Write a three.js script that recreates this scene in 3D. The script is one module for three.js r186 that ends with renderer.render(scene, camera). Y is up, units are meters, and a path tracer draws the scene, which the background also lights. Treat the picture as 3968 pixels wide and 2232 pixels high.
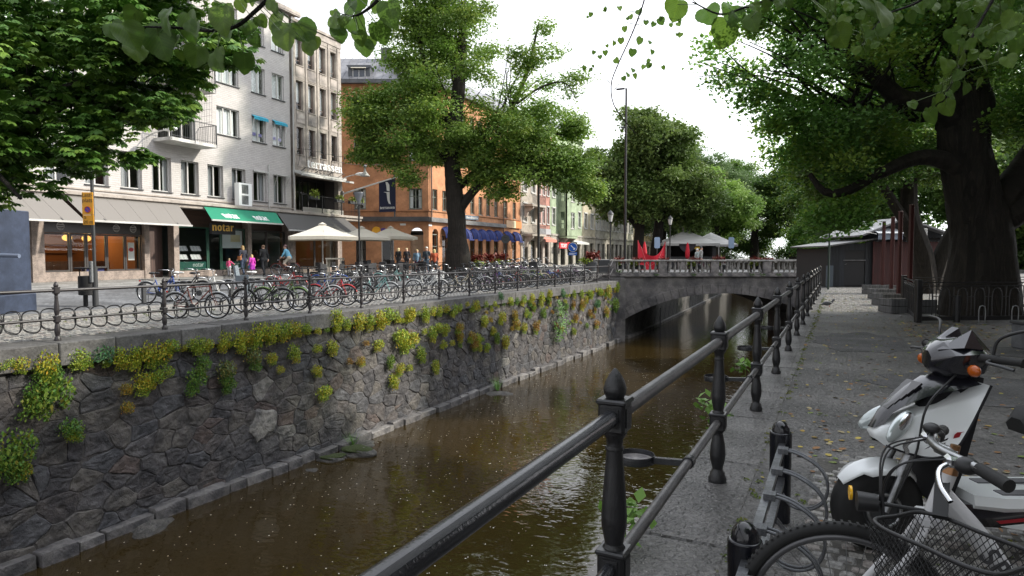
import * as THREE from 'three';
import { mergeGeometries, mergeVertices, toCreasedNormals } from 'three/addons/utils/BufferGeometryUtils.js';
import { ConvexGeometry } from 'three/addons/geometries/ConvexGeometry.js';
import { TextGeometry } from 'three/addons/geometries/TextGeometry.js';
import { FontLoader } from 'three/addons/loaders/FontLoader.js';
import { MarchingCubes } from 'three/addons/objects/MarchingCubes.js';

// ---------------------------------------------------------------- camera, sky, sun, exposure
const scene = new THREE.Scene();
const camera = new THREE.PerspectiveCamera(47.42, 16 / 9, 0.05, 900);
camera.position.set(0, 1.55, 0);
camera.rotation.order = 'YXZ';
camera.rotation.set(THREE.MathUtils.degToRad(-2.793), THREE.MathUtils.degToRad(26.538), 0);
const SUN = new THREE.Vector3(0.72, 0.545, -0.44).normalize();
{
  // hazy bright summer sky: thin white cloud, a little brighter towards the veiled sun
  const W = 512, H = 256, a = new Float32Array(W * H * 4), d = new THREE.Vector3();
  for (let j = 0; j < H; j++) for (let i = 0; i < W; i++) {
    const el = (j + 0.5) / H * Math.PI - Math.PI / 2, az = (i + 0.5) / W * Math.PI * 2 - Math.PI;
    d.set(Math.cos(el) * Math.cos(az), Math.sin(el), Math.cos(el) * Math.sin(az));
    const c = d.dot(SUN), glow = 1.7 * Math.pow((1 + c) / 2, 2.2) + 1.6 * Math.pow(Math.max(0, c), 24);
    const up = Math.max(0, d.y), L = 0.74 - 0.05 * up + glow;
    const o = (j * W + i) * 4;
    a[o] = L * (0.985 - 0.05 * up); a[o + 1] = L * (1.0 - 0.02 * up); a[o + 2] = L * (1.04 + 0.04 * up); a[o + 3] = 1;
  }
  const t = new THREE.DataTexture(a, W, H, THREE.RGBAFormat, THREE.FloatType);
  t.mapping = THREE.EquirectangularReflectionMapping; t.magFilter = THREE.LinearFilter; t.minFilter = THREE.LinearFilter; t.needsUpdate = true;
  scene.background = t; scene.environment = t;
}
const sun = new THREE.DirectionalLight(new THREE.Color(1.0, 0.94, 0.82), 4.8);
sun.position.copy(SUN).multiplyScalar(120); sun.target.position.set(-10, 0, -22);
sun.position.add(sun.target.position);
sun.castShadow = true; sun.shadow.radius = 3;
Object.assign(sun.shadow.camera, { left: -70, right: 70, top: 70, bottom: -70, near: 1, far: 300 });
sun.shadow.mapSize.set(4096, 4096);
scene.add(sun, sun.target);
const renderer = new THREE.WebGLRenderer({ antialias: true });
renderer.toneMapping = THREE.LinearToneMapping;
renderer.toneMappingExposure = 1.27;
renderer.shadowMap.enabled = true;

// ---------------------------------------------------------------- helpers
let _s = 12345;
const reseed = (n) => { _s = n | 0; };
const rnd = () => { _s = (_s + 0x6d2b79f5) | 0; let t = Math.imul(_s ^ (_s >>> 15), 1 | _s); t = (t + Math.imul(t ^ (t >>> 7), 61 | t)) ^ t; return ((t ^ (t >>> 14)) >>> 0) / 4294967296; };
const rr = (a, b) => a + (b - a) * rnd();
const pick = (a) => a[Math.floor(rnd() * a.length)];
const V = (x, y, z) => new THREE.Vector3(x, y, z);
const C = (r, g, b) => new THREE.Color().setRGB(r, g, b);
const clamp = (x, a, b) => Math.min(b, Math.max(a, x)), lerp = (a, b, t) => a + (b - a) * t;
const sstep = (a, b, x) => { const t = clamp((x - a) / (b - a), 0, 1); return t * t * (3 - 2 * t); };
const PI = Math.PI, deg = PI / 180;
const ORD1 = ['', 'first', 'second', 'third', 'fourth', 'fifth', 'sixth', 'seventh', 'eighth', 'ninth', 'tenth', 'eleventh', 'twelfth', 'thirteenth', 'fourteenth', 'fifteenth', 'sixteenth', 'seventeenth', 'eighteenth', 'nineteenth'], TEN = ['', '', 'twent', 'thirt', 'fort', 'fift', 'sixt', 'sevent', 'eight', 'ninet'];
const nth = (n) => (n >= 100 ? 'hundred-and-' + nth(n - 100) : n < 20 ? ORD1[n] || 'last' : TEN[Math.floor(n / 10)] + (n % 10 ? 'y-' + ORD1[n % 10] : 'ieth'));
const names = new Map();
function numbered(n) { const k = names.get(n) || 0; names.set(n, k + 1); return k ? n + '_' + String(k).padStart(3, '0') : n; }

function merge(list) {
  list = list.flat(3).filter(Boolean);
  if (list.length === 1) return list[0];
  if (list.some((g) => !g.index)) list = list.map((g) => (g.index ? g.toNonIndexed() : g));
  for (const g of list) for (const k of Object.keys(g.attributes)) if (!['position', 'normal', 'uv', 'color'].includes(k)) g.deleteAttribute(k);
  const useC = list.some((g) => g.attributes.color);
  if (useC) for (const g of list) if (!g.attributes.color) paint(g, 1, 1, 1);
  return mergeGeometries(list, false);
}
function paint(g, r, gg, b) { const n = g.attributes.position.count, a = new Float32Array(n * 3); for (let i = 0; i < n; i++) { a[3 * i] = r; a[3 * i + 1] = gg; a[3 * i + 2] = b; } g.setAttribute('color', new THREE.BufferAttribute(a, 3)); return g; }
// texture coordinates in metres, from the face's own direction
function uvm(g, k = 1) {
  const p = g.attributes.position, n = g.attributes.normal, uv = new Float32Array(p.count * 2);
  for (let i = 0; i < p.count; i++) {
    const ax = Math.abs(n.getX(i)), ay = Math.abs(n.getY(i)), az = Math.abs(n.getZ(i));
    let u, v;
    if (ay > ax && ay > az) { u = p.getX(i); v = p.getZ(i); } else if (ax > az) { u = p.getZ(i); v = p.getY(i); } else { u = p.getX(i); v = p.getY(i); }
    uv[2 * i] = u * k; uv[2 * i + 1] = v * k;
  }
  g.setAttribute('uv', new THREE.BufferAttribute(uv, 2)); return g;
}
function mesh(name, geo, mat, parent = scene) {
  if (Array.isArray(geo)) geo = merge(geo);
  const m = new THREE.Mesh(geo, mat); m.name = parent === scene ? numbered(name) : name;
  m.castShadow = m.receiveShadow = true; parent.add(m); return m;
}
function thing(name, label, category, pos = [0, 0, 0], ry = 0, group) {
  const o = new THREE.Group(); o.name = numbered(name); o.position.set(...pos); o.rotation.y = ry; scene.add(o);
  return tag(o, label, category, group);
}
function tag(o, label, category, group, kind) { o.userData = { label, category }; if (group) o.userData.group = group; if (kind) o.userData.kind = kind; return o; }
function copy(src, pos, ry = 0, label, group, sc) {
  const r = src.clone(); r.name = numbered(src.name.replace(/_\d{3}$/, '')); r.position.set(...pos); r.rotation.y = ry; if (sc) r.scale.set(...sc);
  r.userData = { ...src.userData }; if (label) r.userData.label = label; if (group) r.userData.group = group; scene.add(r); return r;
}
function struct(name, geo, mat) { const m = mesh(name, geo, mat); m.userData = { kind: 'structure' }; return m; }
const tr = (g, x = 0, y = 0, z = 0, ry = 0, rx = 0, rz = 0) => { if (rx) g.rotateX(rx); if (rz) g.rotateZ(rz); if (ry) g.rotateY(ry); g.translate(x, y, z); return g; };
const box = (w, h, d, x = 0, y = 0, z = 0, ry = 0, rx = 0, rz = 0) => tr(new THREE.BoxGeometry(w, h, d), x, y, z, ry, rx, rz);
// box given by its limits
const bx = (x0, x1, y0, y1, z0, z1) => box(x1 - x0, y1 - y0, z1 - z0, (x0 + x1) / 2, (y0 + y1) / 2, (z0 + z1) / 2);
function cbox(w, h, d, c = 0.01, x = 0, y = 0, z = 0, ry = 0) {
  const p = [], W = w / 2, H = h / 2, D = d / 2;
  for (const a of [-1, 1]) for (const b of [-1, 1]) for (const e of [-1, 1]) p.push(V(a * (W - c), b * (H - c), e * D), V(a * (W - c), b * H, e * (D - c)), V(a * W, b * (H - c), e * (D - c)));
  return tr(uvm(new ConvexGeometry(p)), x, y, z, ry);
}
const _q = new THREE.Quaternion(), UPV = V(0, 1, 0);
function rod(p, q, r, r2 = r, seg = 8, open = false) {
  p = Array.isArray(p) ? V(...p) : p; q = Array.isArray(q) ? V(...q) : q;
  const d = q.clone().sub(p), L = d.length(), g = new THREE.CylinderGeometry(r2, r, L, seg, 1, open);
  g.applyQuaternion(_q.setFromUnitVectors(UPV, d.normalize())); const m = p.clone().add(q).multiplyScalar(0.5); g.translate(m.x, m.y, m.z); return g;
}
function bar(p, q, w, h) { // square bar between two points
  p = Array.isArray(p) ? V(...p) : p; q = Array.isArray(q) ? V(...q) : q;
  const L = p.distanceTo(q), g = new THREE.BoxGeometry(w, h, L), m = new THREE.Matrix4().lookAt(q, p, Math.abs(q.y - p.y) > 0.98 * L ? V(1, 0, 0) : UPV);
  g.applyMatrix4(m); g.translate((p.x + q.x) / 2, (p.y + q.y) / 2, (p.z + q.z) / 2); return g;
}
const tube = (pts, r, n = 16, k = 6, closed = false) => new THREE.TubeGeometry(new THREE.CatmullRomCurve3(pts.map((p) => (Array.isArray(p) ? V(...p) : p)), closed), n, r, k, closed);
// tapered tube
function limb(pts, radii, n = 12, k = 8) {
  const cv = new THREE.CatmullRomCurve3(pts.map((p) => (Array.isArray(p) ? V(...p) : p))), g = new THREE.TubeGeometry(cv, n, 1, k), pa = g.attributes.position;
  for (let i = 0; i <= n; i++) {
    const c = cv.getPointAt(i / n), f = i / n * (radii.length - 1), a = Math.min(radii.length - 2, Math.floor(f)), r = lerp(radii[a], radii[a + 1], f - a);
    for (let j = 0; j <= k; j++) { const o = i * (k + 1) + j; pa.setXYZ(o, c.x + (pa.getX(o) - c.x) * r, c.y + (pa.getY(o) - c.y) * r, c.z + (pa.getZ(o) - c.z) * r); }
  }
  g.computeVertexNormals(); return g;
}
const lathe = (prof, seg = 12, x = 0, y = 0, z = 0) => new THREE.LatheGeometry(prof.map(([r, h]) => new THREE.Vector2(Math.max(r, 0.0001), h)), seg).translate(x, y, z);
const ball = (r, x, y, z, a = 10, b = 8, sx = 1, sy = 1, sz = 1) => new THREE.SphereGeometry(r, a, b).scale(sx, sy, sz).translate(x, y, z);
const torus = (R, r, a = 28, b = 6) => new THREE.TorusGeometry(R, r, b, a);
function shape(pts) { const s = new THREE.Shape(); pts.forEach(([x, y], i) => (i ? s.lineTo(x, y) : s.moveTo(x, y))); s.closePath(); return s; }
const ext = (pts, depth, bevel = 0, z = 0) => new THREE.ExtrudeGeometry(Array.isArray(pts) ? shape(pts) : pts, { depth, bevelEnabled: bevel > 0, bevelSize: bevel, bevelThickness: bevel, bevelSegments: 1, curveSegments: 10 }).translate(0, 0, z);
function panel(x0, x1, y0, y1, holes, thick, z = 0) { // wall with openings; front face at z
  const s = shape([[x0, y0], [x1, y0], [x1, y1], [x0, y1]]);
  for (const h of holes) { const p = new THREE.Path(); if (h.length === 4) { p.moveTo(h[0], h[2]); p.lineTo(h[0], h[3]); p.lineTo(h[1], h[3]); p.lineTo(h[1], h[2]); p.closePath(); } else { const [a, b, c, d] = h, r = (b - a) / 2; p.moveTo(a, c); p.lineTo(a, d - r); p.absarc((a + b) / 2, d - r, r, PI, 0, true); p.lineTo(b, c); p.closePath(); } s.holes.push(p); }
  return uvm(new THREE.ExtrudeGeometry(s, { depth: thick, bevelEnabled: false, curveSegments: 12 }).translate(0, 0, z - thick));
}
const font = await new FontLoader().loadAsync('fonts/droid/droid_sans_bold.typeface.json');
const fontR = await new FontLoader().loadAsync('fonts/droid/droid_sans_regular.typeface.json');
const fontS = await new FontLoader().loadAsync('fonts/droid/droid_serif_bold.typeface.json');
function text(str, size, depth, f = font, center = true) {
  const g = new TextGeometry(str, { font: f, size, depth, curveSegments: 4, bevelEnabled: false });
  g.computeBoundingBox(); if (center) g.translate(-(g.boundingBox.max.x + g.boundingBox.min.x) / 2, 0, 0); return g;
}

// ---------------------------------------------------------------- textures
function vnoise(P, seed) { // periodic value noise
  const t = new Float32Array(P * P); let s = seed; for (let i = 0; i < P * P; i++) { s = (Math.imul(s, 1664525) + 1013904223) | 0; t[i] = ((s >>> 8) & 0xffff) / 65535; }
  return (x, y) => { const xi = Math.floor(x), yi = Math.floor(y); let fx = x - xi, fy = y - yi; fx = fx * fx * (3 - 2 * fx); fy = fy * fy * (3 - 2 * fy); const a = ((xi % P) + P) % P, b = (a + 1) % P, c = ((yi % P) + P) % P, d = (c + 1) % P; return lerp(lerp(t[c * P + a], t[c * P + b], fx), lerp(t[d * P + a], t[d * P + b], fx), fy); };
}
function fbm(base, oct, seed, gain = 0.5) { const ns = []; for (let o = 0; o < oct; o++) ns.push(vnoise(base << o, seed + o * 77)); return (u, v) => { let s = 0, a = 1, t = 0; for (let o = 0; o < oct; o++) { s += a * ns[o](u * (base << o), v * (base << o)); t += a; a *= gain; } return s / t; }; }
function tex(N, fn, srgb = true, M = N) { // fn(u,v) -> [r,g,b] or grey, 0..1
  const a = new Uint8Array(N * M * 4);
  for (let j = 0; j < M; j++) for (let i = 0; i < N; i++) { const c = fn(i / N, j / M), o = (j * N + i) * 4; if (c.length) { a[o] = clamp(c[0], 0, 1) * 255; a[o + 1] = clamp(c[1], 0, 1) * 255; a[o + 2] = clamp(c[2], 0, 1) * 255; } else a[o] = a[o + 1] = a[o + 2] = clamp(c, 0, 1) * 255; a[o + 3] = 255; }
  const t = new THREE.DataTexture(a, N, M); t.wrapS = t.wrapT = THREE.RepeatWrapping; t.magFilter = THREE.LinearFilter; t.minFilter = THREE.LinearMipmapLinearFilter; t.generateMipmaps = true; if (srgb) t.colorSpace = THREE.SRGBColorSpace; t.needsUpdate = true; return t;
}
const rep = (t, x, y = x, ox = 0, oy = 0) => { const c = t.clone(); c.repeat.set(x, y); c.offset.set(ox, oy); c.needsUpdate = true; return c; };
const f1 = fbm(4, 6, 11, 0.6), f2 = fbm(8, 5, 23, 0.65), f3 = fbm(3, 4, 37, 0.5), f4 = fbm(32, 3, 51, 0.7);
const fw = fbm(9, 3, 71, 0.42), fw2 = fbm(22, 2, 83, 0.4);
const con = (x, k) => clamp(0.5 + (x - 0.5) * k, 0, 1);
const T = {
  mott: tex(512, (u, v) => 0.78 + 0.22 * con(f1(u, v), 2.2) - 0.1 * con(f4(u, v), 1.5)),
  grit: tex(512, (u, v) => { const a = con(f4(u, v), 2.4), b = con(f1(u, v), 2); return 0.62 + 0.3 * a * 0.6 + 0.25 * b; }),
  rock: tex(512, (u, v) => { const a = con(f1(u, v), 2.6), b = con(f2(v, u), 2.2); return [0.55 + 0.3 * a + 0.2 * b, 0.55 + 0.29 * a + 0.19 * b, 0.57 + 0.26 * a + 0.2 * b]; }),
  rockB: tex(512, (u, v) => 0.5 * con(f1(u, v), 2.2) + 0.5 * con(f2(v, u), 2.4), false),
  fineB: tex(512, (u, v) => con(f4(u, v), 1.8), false),
  bark: tex(512, (u, v) => { const a = f2(u * 2, v * 0.25), b = f1(u, v); const r = Math.abs(a - 0.5) * 2; return [0.45 + 0.5 * r + 0.2 * (b - 0.5), 0.44 + 0.48 * r + 0.2 * (b - 0.5), 0.42 + 0.45 * r + 0.18 * (b - 0.5)]; }),
  barkB: tex(512, (u, v) => clamp(Math.abs(f2(u * 2, v * 0.25) - 0.5) * 3, 0, 1), false),
  asph: tex(1024, (u, v) => { const a = con(f4(u * 2, v * 2), 2.6), b = con(f1(u, v), 2.2), c = con(f3(u, v), 3); const k = 0.5 + 0.24 * a + 0.2 * b + 0.16 * c; return [k, k, k * 1.01]; }),
  brick: null, brickB: null,
  water: tex(1024, (u, v) => 0.6 * fw(u, v) + 0.4 * fw2(v, u), false),
  weave: tex(128, (u, v) => 0.8 + 0.1 * Math.sin(u * 64 * PI * 2) * Math.sin(v * 64 * PI * 2) + 0.1 * (f4(u, v) - 0.5)),
  wood: tex(512, (u, v) => { const a = f2(u * 3, v * 0.2), b = f4(u * 2, v * 0.3); return 0.62 + 0.4 * con(a, 1.8) * 0.8 + 0.12 * (b - 0.5); }),
};
{
  const hb = (u, v) => { const r = v * 16, row = Math.floor(r), c = u * 6 + (row % 2) * 0.5, fx = c - Math.floor(c), fy = r - row; const e = Math.min(fx * 6.6, (1 - fx) * 6.6, fy * 1.6, (1 - fy) * 1.6); return clamp(e * 2.2, 0, 1); };
  const id = vnoise(64, 5);
  T.brickB = tex(512, (u, v) => { const r = Math.floor(v * 16), c = Math.floor(u * 6 + (r % 2) * 0.5); return 0.55 * hb(u, v) + 0.25 * id(c % 6 + 0.01, r + 0.01) + 0.2 * f4(u, v); }, false);
  T.brick = tex(512, (u, v) => { const r = Math.floor(v * 16), c = Math.floor(u * 6 + (r % 2) * 0.5); return 0.91 + 0.04 * hb(u, v) + 0.04 * (id(c % 6 + 0.01, r + 0.01) - 0.5) - 0.05 * con(f1(u, v), 1.6); });
}
// ---------------------------------------------------------------- materials
function std(col, rough = 0.8, o = {}) { const { map, bump, bs, k = 1, kb = k, metal = 0, ...x } = o; const m = new THREE.MeshStandardMaterial({ color: Array.isArray(col) ? C(...col) : new THREE.Color(col), roughness: rough, metalness: metal, ...x }); if (map) m.map = rep(map, k); if (bump) { m.bumpMap = rep(bump, kb); m.bumpScale = bs ?? 0.01; } return m; }
const M = {
  iron: std([0.018, 0.018, 0.02], 0.42, { map: T.mott, k: 2, bump: T.fineB, kb: 4, bs: 0.0006 }),
  ironRail: std([0.026, 0.027, 0.031], 0.24, { map: T.mott, k: 3, bump: T.fineB, kb: 3, bs: 0.0004 }),
  ironWorn: std([0.075, 0.072, 0.07], 0.45, { map: T.rock, k: 3, bump: T.rockB, kb: 4, bs: 0.001 }),
  black: std([0.012, 0.012, 0.013], 0.5), blackGloss: std([0.01, 0.01, 0.012], 0.12), rubber: std([0.014, 0.014, 0.014], 0.75, { map: T.mott, k: 3 }),
  chrome: std([0.62, 0.63, 0.65], 0.22, { metal: 1 }), steel: std([0.42, 0.43, 0.44], 0.38, { metal: 1, map: T.mott, k: 2 }), galv: std([0.36, 0.37, 0.38], 0.45, { metal: 0.9, map: T.grit, k: 3 }),
  white: std([0.74, 0.74, 0.73], 0.5), cream: std([0.78, 0.72, 0.58], 0.8, { map: T.weave, k: 6 }), offwhite: std([0.6, 0.59, 0.56], 0.7, { map: T.mott, k: 0.7 }),
  brick: std([0.5, 0.472, 0.452], 0.85, { map: T.brick, k: 0.62, bump: T.brickB, bs: 0.011 }),
  plaster: std([0.42, 0.37, 0.325], 0.85, { map: T.mott, k: 0.4, bump: T.fineB, kb: 1.2, bs: 0.003 }),
  plasterDirty: std([0.4, 0.365, 0.325], 0.88, { map: T.rock, k: 0.3 }),
  orange: std([0.54, 0.255, 0.125], 0.88, { map: T.mott, k: 0.25, bump: T.fineB, kb: 1, bs: 0.003 }),
  glass: new THREE.MeshPhysicalMaterial({ color: C(0.92, 0.95, 0.94), roughness: 0.015, transmission: 1, thickness: 0, ior: 1.5, specularIntensity: 1 }),
  dark: std([0.02, 0.02, 0.022], 0.7), room: std([0.16, 0.15, 0.145], 0.9), curtain: std([0.72, 0.72, 0.72], 0.9), winFrame: std([0.46, 0.45, 0.43], 0.6), winGreen: std([0.16, 0.17, 0.14], 0.6),
  granite: std([0.27, 0.262, 0.25], 0.85, { map: T.grit, k: 1.2, bump: T.fineB, kb: 1.5, bs: 0.004 }),
  limestone: std([0.3, 0.28, 0.25], 0.9, { map: T.rock, k: 0.8, bump: T.rockB, kb: 1, bs: 0.008 }),
  metalDark: std([0.05, 0.052, 0.055], 0.5, { metal: 0.3 }), slate: std([0.11, 0.115, 0.125], 0.55, { map: T.mott, k: 1 }),
};
// ---------------------------------------------------------------- ground, streets, water
const edgeL = (z) => -13.05 - Math.max(0, -z - 50) * 0.05, edgeR = (z) => -0.95 - Math.max(0, -z - 50) * 0.05;
const GL = (x, z) => { let y = -0.08 + clamp((-13.7 - x) / 16.8, 0, 1) * 0.55 + 0.0025 * clamp(-z - 20, 0, 20) * clamp((-18 - x) / 8, 0, 1); return lerp(y, 0.45, sstep(-37, -43.5, z) * 0.999); };
const GR = (x, z) => lerp(0, 0.45, sstep(-40, -49, z));
function sheet(x0f, x1f, zs, nx, hf, dy = 0) { // grid between two edges
  const P = [], I = [], UV = [], nz = zs.length;
  for (let j = 0; j < nz; j++) { const z = zs[j], a = typeof x0f === 'function' ? x0f(z) : x0f, b = typeof x1f === 'function' ? x1f(z) : x1f; for (let i = 0; i <= nx; i++) { const x = lerp(a, b, i / nx); P.push(x, hf(x, z) + dy, z); UV.push(x, z); } }
  for (let j = 0; j < nz - 1; j++) for (let i = 0; i < nx; i++) { const a = j * (nx + 1) + i, b = a + 1, c = a + nx + 1, d = c + 1; I.push(a, b, c, b, d, c); }
  const g = new THREE.BufferGeometry(); g.setAttribute('position', new THREE.Float32BufferAttribute(P, 3)); g.setAttribute('uv', new THREE.Float32BufferAttribute(UV, 2)); g.setIndex(I); g.computeVertexNormals();
  if (g.attributes.normal.getY(0) < 0) { for (let i = 0; i < I.length; i += 3) { const t = I[i]; I[i] = I[i + 1]; I[i + 1] = t; } g.setIndex(I); g.computeVertexNormals(); }
  return g;
}
const ZS = []; for (let z = 60; z > -70; z -= z < 6 && z > -56 ? 1 : 6) ZS.push(z); for (const z of [-80, -100, -140, -200, -300, -430]) ZS.push(z);
Object.assign(M, {
  paving: std([0.29, 0.285, 0.27], 0.8, { map: T.grit, k: 0.6, bump: T.fineB, kb: 0.7, bs: 0.006 }),
  street: std([0.165, 0.17, 0.175], 0.8, { map: T.asph, k: 0.25, bump: T.fineB, kb: 1, bs: 0.004 }),
  asphalt: std([0.118, 0.112, 0.104], 0.52, { map: T.asph, k: 0.42, bump: T.fineB, kb: 1.1, bs: 0.012 }),
  asphalt2: std([0.085, 0.083, 0.082], 0.66, { map: T.asph, k: 0.7, bump: T.fineB, kb: 1.6, bs: 0.014 }),
  joint: std([0.085, 0.08, 0.07], 0.95, { map: T.grit, k: 2 }),
  bed: std([0.05, 0.04, 0.025], 1), earth: std([0.07, 0.062, 0.05], 1, { map: T.rock, k: 0.5 }),
});
const lowL = (x, z) => GL(x, z), R0 = (x, z) => GR(x, z);
struct('canal_bed', sheet((z) => edgeL(z) - 0.5, (z) => edgeR(z) + 0.5, ZS, 2, () => -4.9), M.bed);
struct('quay_paving', sheet(-18.2, (z) => Math.max(-18.2 - 0 * z, edgeL(z) - 0.86), ZS.filter((z) => z > -90), 8, lowL, -0.012), M.joint);
struct('street', sheet(-25.5, -18.2, ZS, 5, lowL, -0.03), M.street);
struct('pavement', sheet(-60, -25.5, ZS, 10, lowL, 0), M.paving);
struct('ground', sheet(-500, -60, ZS, 2, lowL, 0), M.paving);
// kerb of the street
struct('kerb', merge([[-18.2, 0.13], [-25.5, 0.13]].map(([x, w]) => uvm(merge(ZS.slice(1, 120).map((z, i) => { const z0 = ZS[i]; return z0 > -72 ? tr(box(w, 0.16, z0 - z - 0.01), x, GL(x, (z + z0) / 2) - 0.06, (z + z0) / 2) : null; }))))), M.granite);
struct('path', sheet((z) => edgeR(z) + 0.45, 7.5, ZS, 8, R0, 0), M.asphalt);
struct('park_ground', sheet(7.5, 500, ZS, 6, R0, -0.004), M.paving);
struct('far_bank', uvm(bx(-60, 40, -4.9, 0.44, -260, -117)), M.earth);
{
  // murky brown water
  const wm = new THREE.MeshPhysicalMaterial({ color: C(0.028, 0.0185, 0.006), roughness: 0.03, ior: 1.5, metalness: 0 });
  wm.bumpMap = rep(T.water, 0.34, 0.5); wm.bumpScale = 0.009;
  struct('water', sheet((z) => edgeL(z) - 0.3, (z) => edgeR(z) + 0.3, ZS, 2, () => -4.1), wm);
}
// ---- setts as real stones
function settGeo() { return uvm(mergeVertices(cbox(0.097, 0.05, 0.083, 0.014))); }
function setts(name, x0, x1, z0, z1, px, pz, gf, mat, label, cols, skip, dy = -0.016, ang = 0) {
  const L = []; let row = 0;
  for (let z = z0; z > z1; z -= pz, row++) for (let x = x0 + (row % 2) * px * 0.5; x < x1; x += px) { const X = x + rr(-0.006, 0.006), Z = z + rr(-0.006, 0.006); if (skip && skip(X, Z)) continue; L.push([X, Z]); }
  const im = new THREE.InstancedMesh(settGeo(), mat, L.length), o = new THREE.Object3D();
  L.forEach(([x, z], i) => { o.position.set(x, gf(x, z) + dy + rr(-0.007, 0.004), z); o.rotation.set(rr(-0.05, 0.05), rr(-0.07, 0.07) + ang, rr(-0.05, 0.05)); o.scale.set(rr(0.86, 1.02) * px / 0.1, 1, rr(0.86, 1.02) * pz / 0.086); o.updateMatrix(); im.setMatrixAt(i, o.matrix); const c = pick(cols), k = rr(0.85, 1.12); im.setColorAt(i, C(c[0] * k, c[1] * k, c[2] * k)); });
  im.name = numbered(name); im.castShadow = im.receiveShadow = true; scene.add(im); im.userData = { label, category: 'setts', kind: 'stuff' }; return im;
}
reseed(71);
M.sett = std([1, 1, 1], 0.72, { map: T.grit, k: 2, bump: T.fineB, kb: 4, bs: 0.003 });
M.settWet = std([1, 1, 1], 0.5, { map: T.grit, k: 2, bump: T.fineB, kb: 4, bs: 0.003 });
const greyS = [[0.281, 0.275, 0.259], [0.323, 0.314, 0.293], [0.238, 0.232, 0.220], [0.348, 0.332, 0.305], [0.287, 0.256, 0.234]], darkS = greyS;
setts('quay_setts', -18.1, -13.93, 1.0, -42, 0.16, 0.125, GL, M.sett, 'pale grey stone setts between the left canal railing and the street', greyS, (x, z) => z < 1 && x < -15.6 - 0 && z > -3);
setts('path_setts', -0.45, 7.2, -20.4, -38.5, 0.15, 0.115, GR, M.sett, 'pale stone setts on the sunlit far part of the right quay', greyS, (x, z) => x > 5.5 && z < -30);
// near setts under the scooter: largest in view are single pieces, the others one mass
{
  const L = []; let row = 0; const inside = (x, z) => { const e = -5.75 + 0.14 * Math.sin(x * 4.1) + 0.08 * Math.sin(x * 11 + 1) + 0.75 * Math.exp(-(((x - 1.0) / 0.35) ** 2)); return z > e && x > -0.12 && !(x < 0.02 && z < -5.2); };
  for (let z = -0.6; z > -6.2; z -= 0.088, row++) for (let x = -0.1 + (row % 2) * 0.055; x < 3.4; x += 0.112) { const X = x + rr(-0.009, 0.009), Z = z + rr(-0.008, 0.008); if (inside(X, Z)) L.push([X, Z]); }
  const sc = ([x, z]) => { const dx = x, dz = -z; const fwd = dx * -0.447 + dz * 0.895, rt = dx * 0.895 + dz * 0.447; return fwd > 1.3 && Math.abs(rt / fwd) < 0.8 && 1.55 / fwd < 0.52 ? 1 / fwd : -fwd; };
  L.sort((a, b) => sc(b) - sc(a));
  const g = thing('sett_paving', 'worn grey stone setts under the scooter and bicycle stand', 'paving', [1.2, 0, -3]);
  const gs = [settGeo(), uvm(mergeVertices(cbox(0.09, 0.05, 0.084, 0.02))), uvm(mergeVertices(cbox(0.1, 0.05, 0.078, 0.012)))], ms = darkS.map((c) => std(c, 0.6, { map: T.grit, k: 3, bump: T.fineB, kb: 4, bs: 0.004 }));
  mesh('mortar_bed', uvm(bx(-1.32, 2.2, -0.05, 0.003, -2.5, 2.4)), M.joint, g);
  L.slice(0, 300).forEach(([x, z]) => { const m = mesh('sett', pick(gs), pick(ms), g); m.position.set(x - 1.2, -0.012 + rr(-0.006, 0.006), z + 3); m.rotation.set(rr(-0.06, 0.06), rr(-0.1, 0.1), rr(-0.06, 0.06)); m.scale.set(rr(0.9, 1.04), 1, rr(0.86, 0.98)); });
  const rest = L.slice(300), im = new THREE.InstancedMesh(gs[0], M.settWet, rest.length), o = new THREE.Object3D();
  rest.forEach(([x, z], i) => { o.position.set(x - 1.2, -0.012 + rr(-0.006, 0.006), z + 3); o.rotation.set(rr(-0.06, 0.06), rr(-0.1, 0.1), rr(-0.06, 0.06)); o.scale.set(rr(0.9, 1.04), 1, rr(0.86, 0.98)); o.updateMatrix(); im.setMatrixAt(i, o.matrix); im.setColorAt(i, C(...pick(darkS))); });
  im.name = 'sett_field'; im.castShadow = im.receiveShadow = true; im.userData = { kind: 'stuff' }; g.add(im);
}
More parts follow.
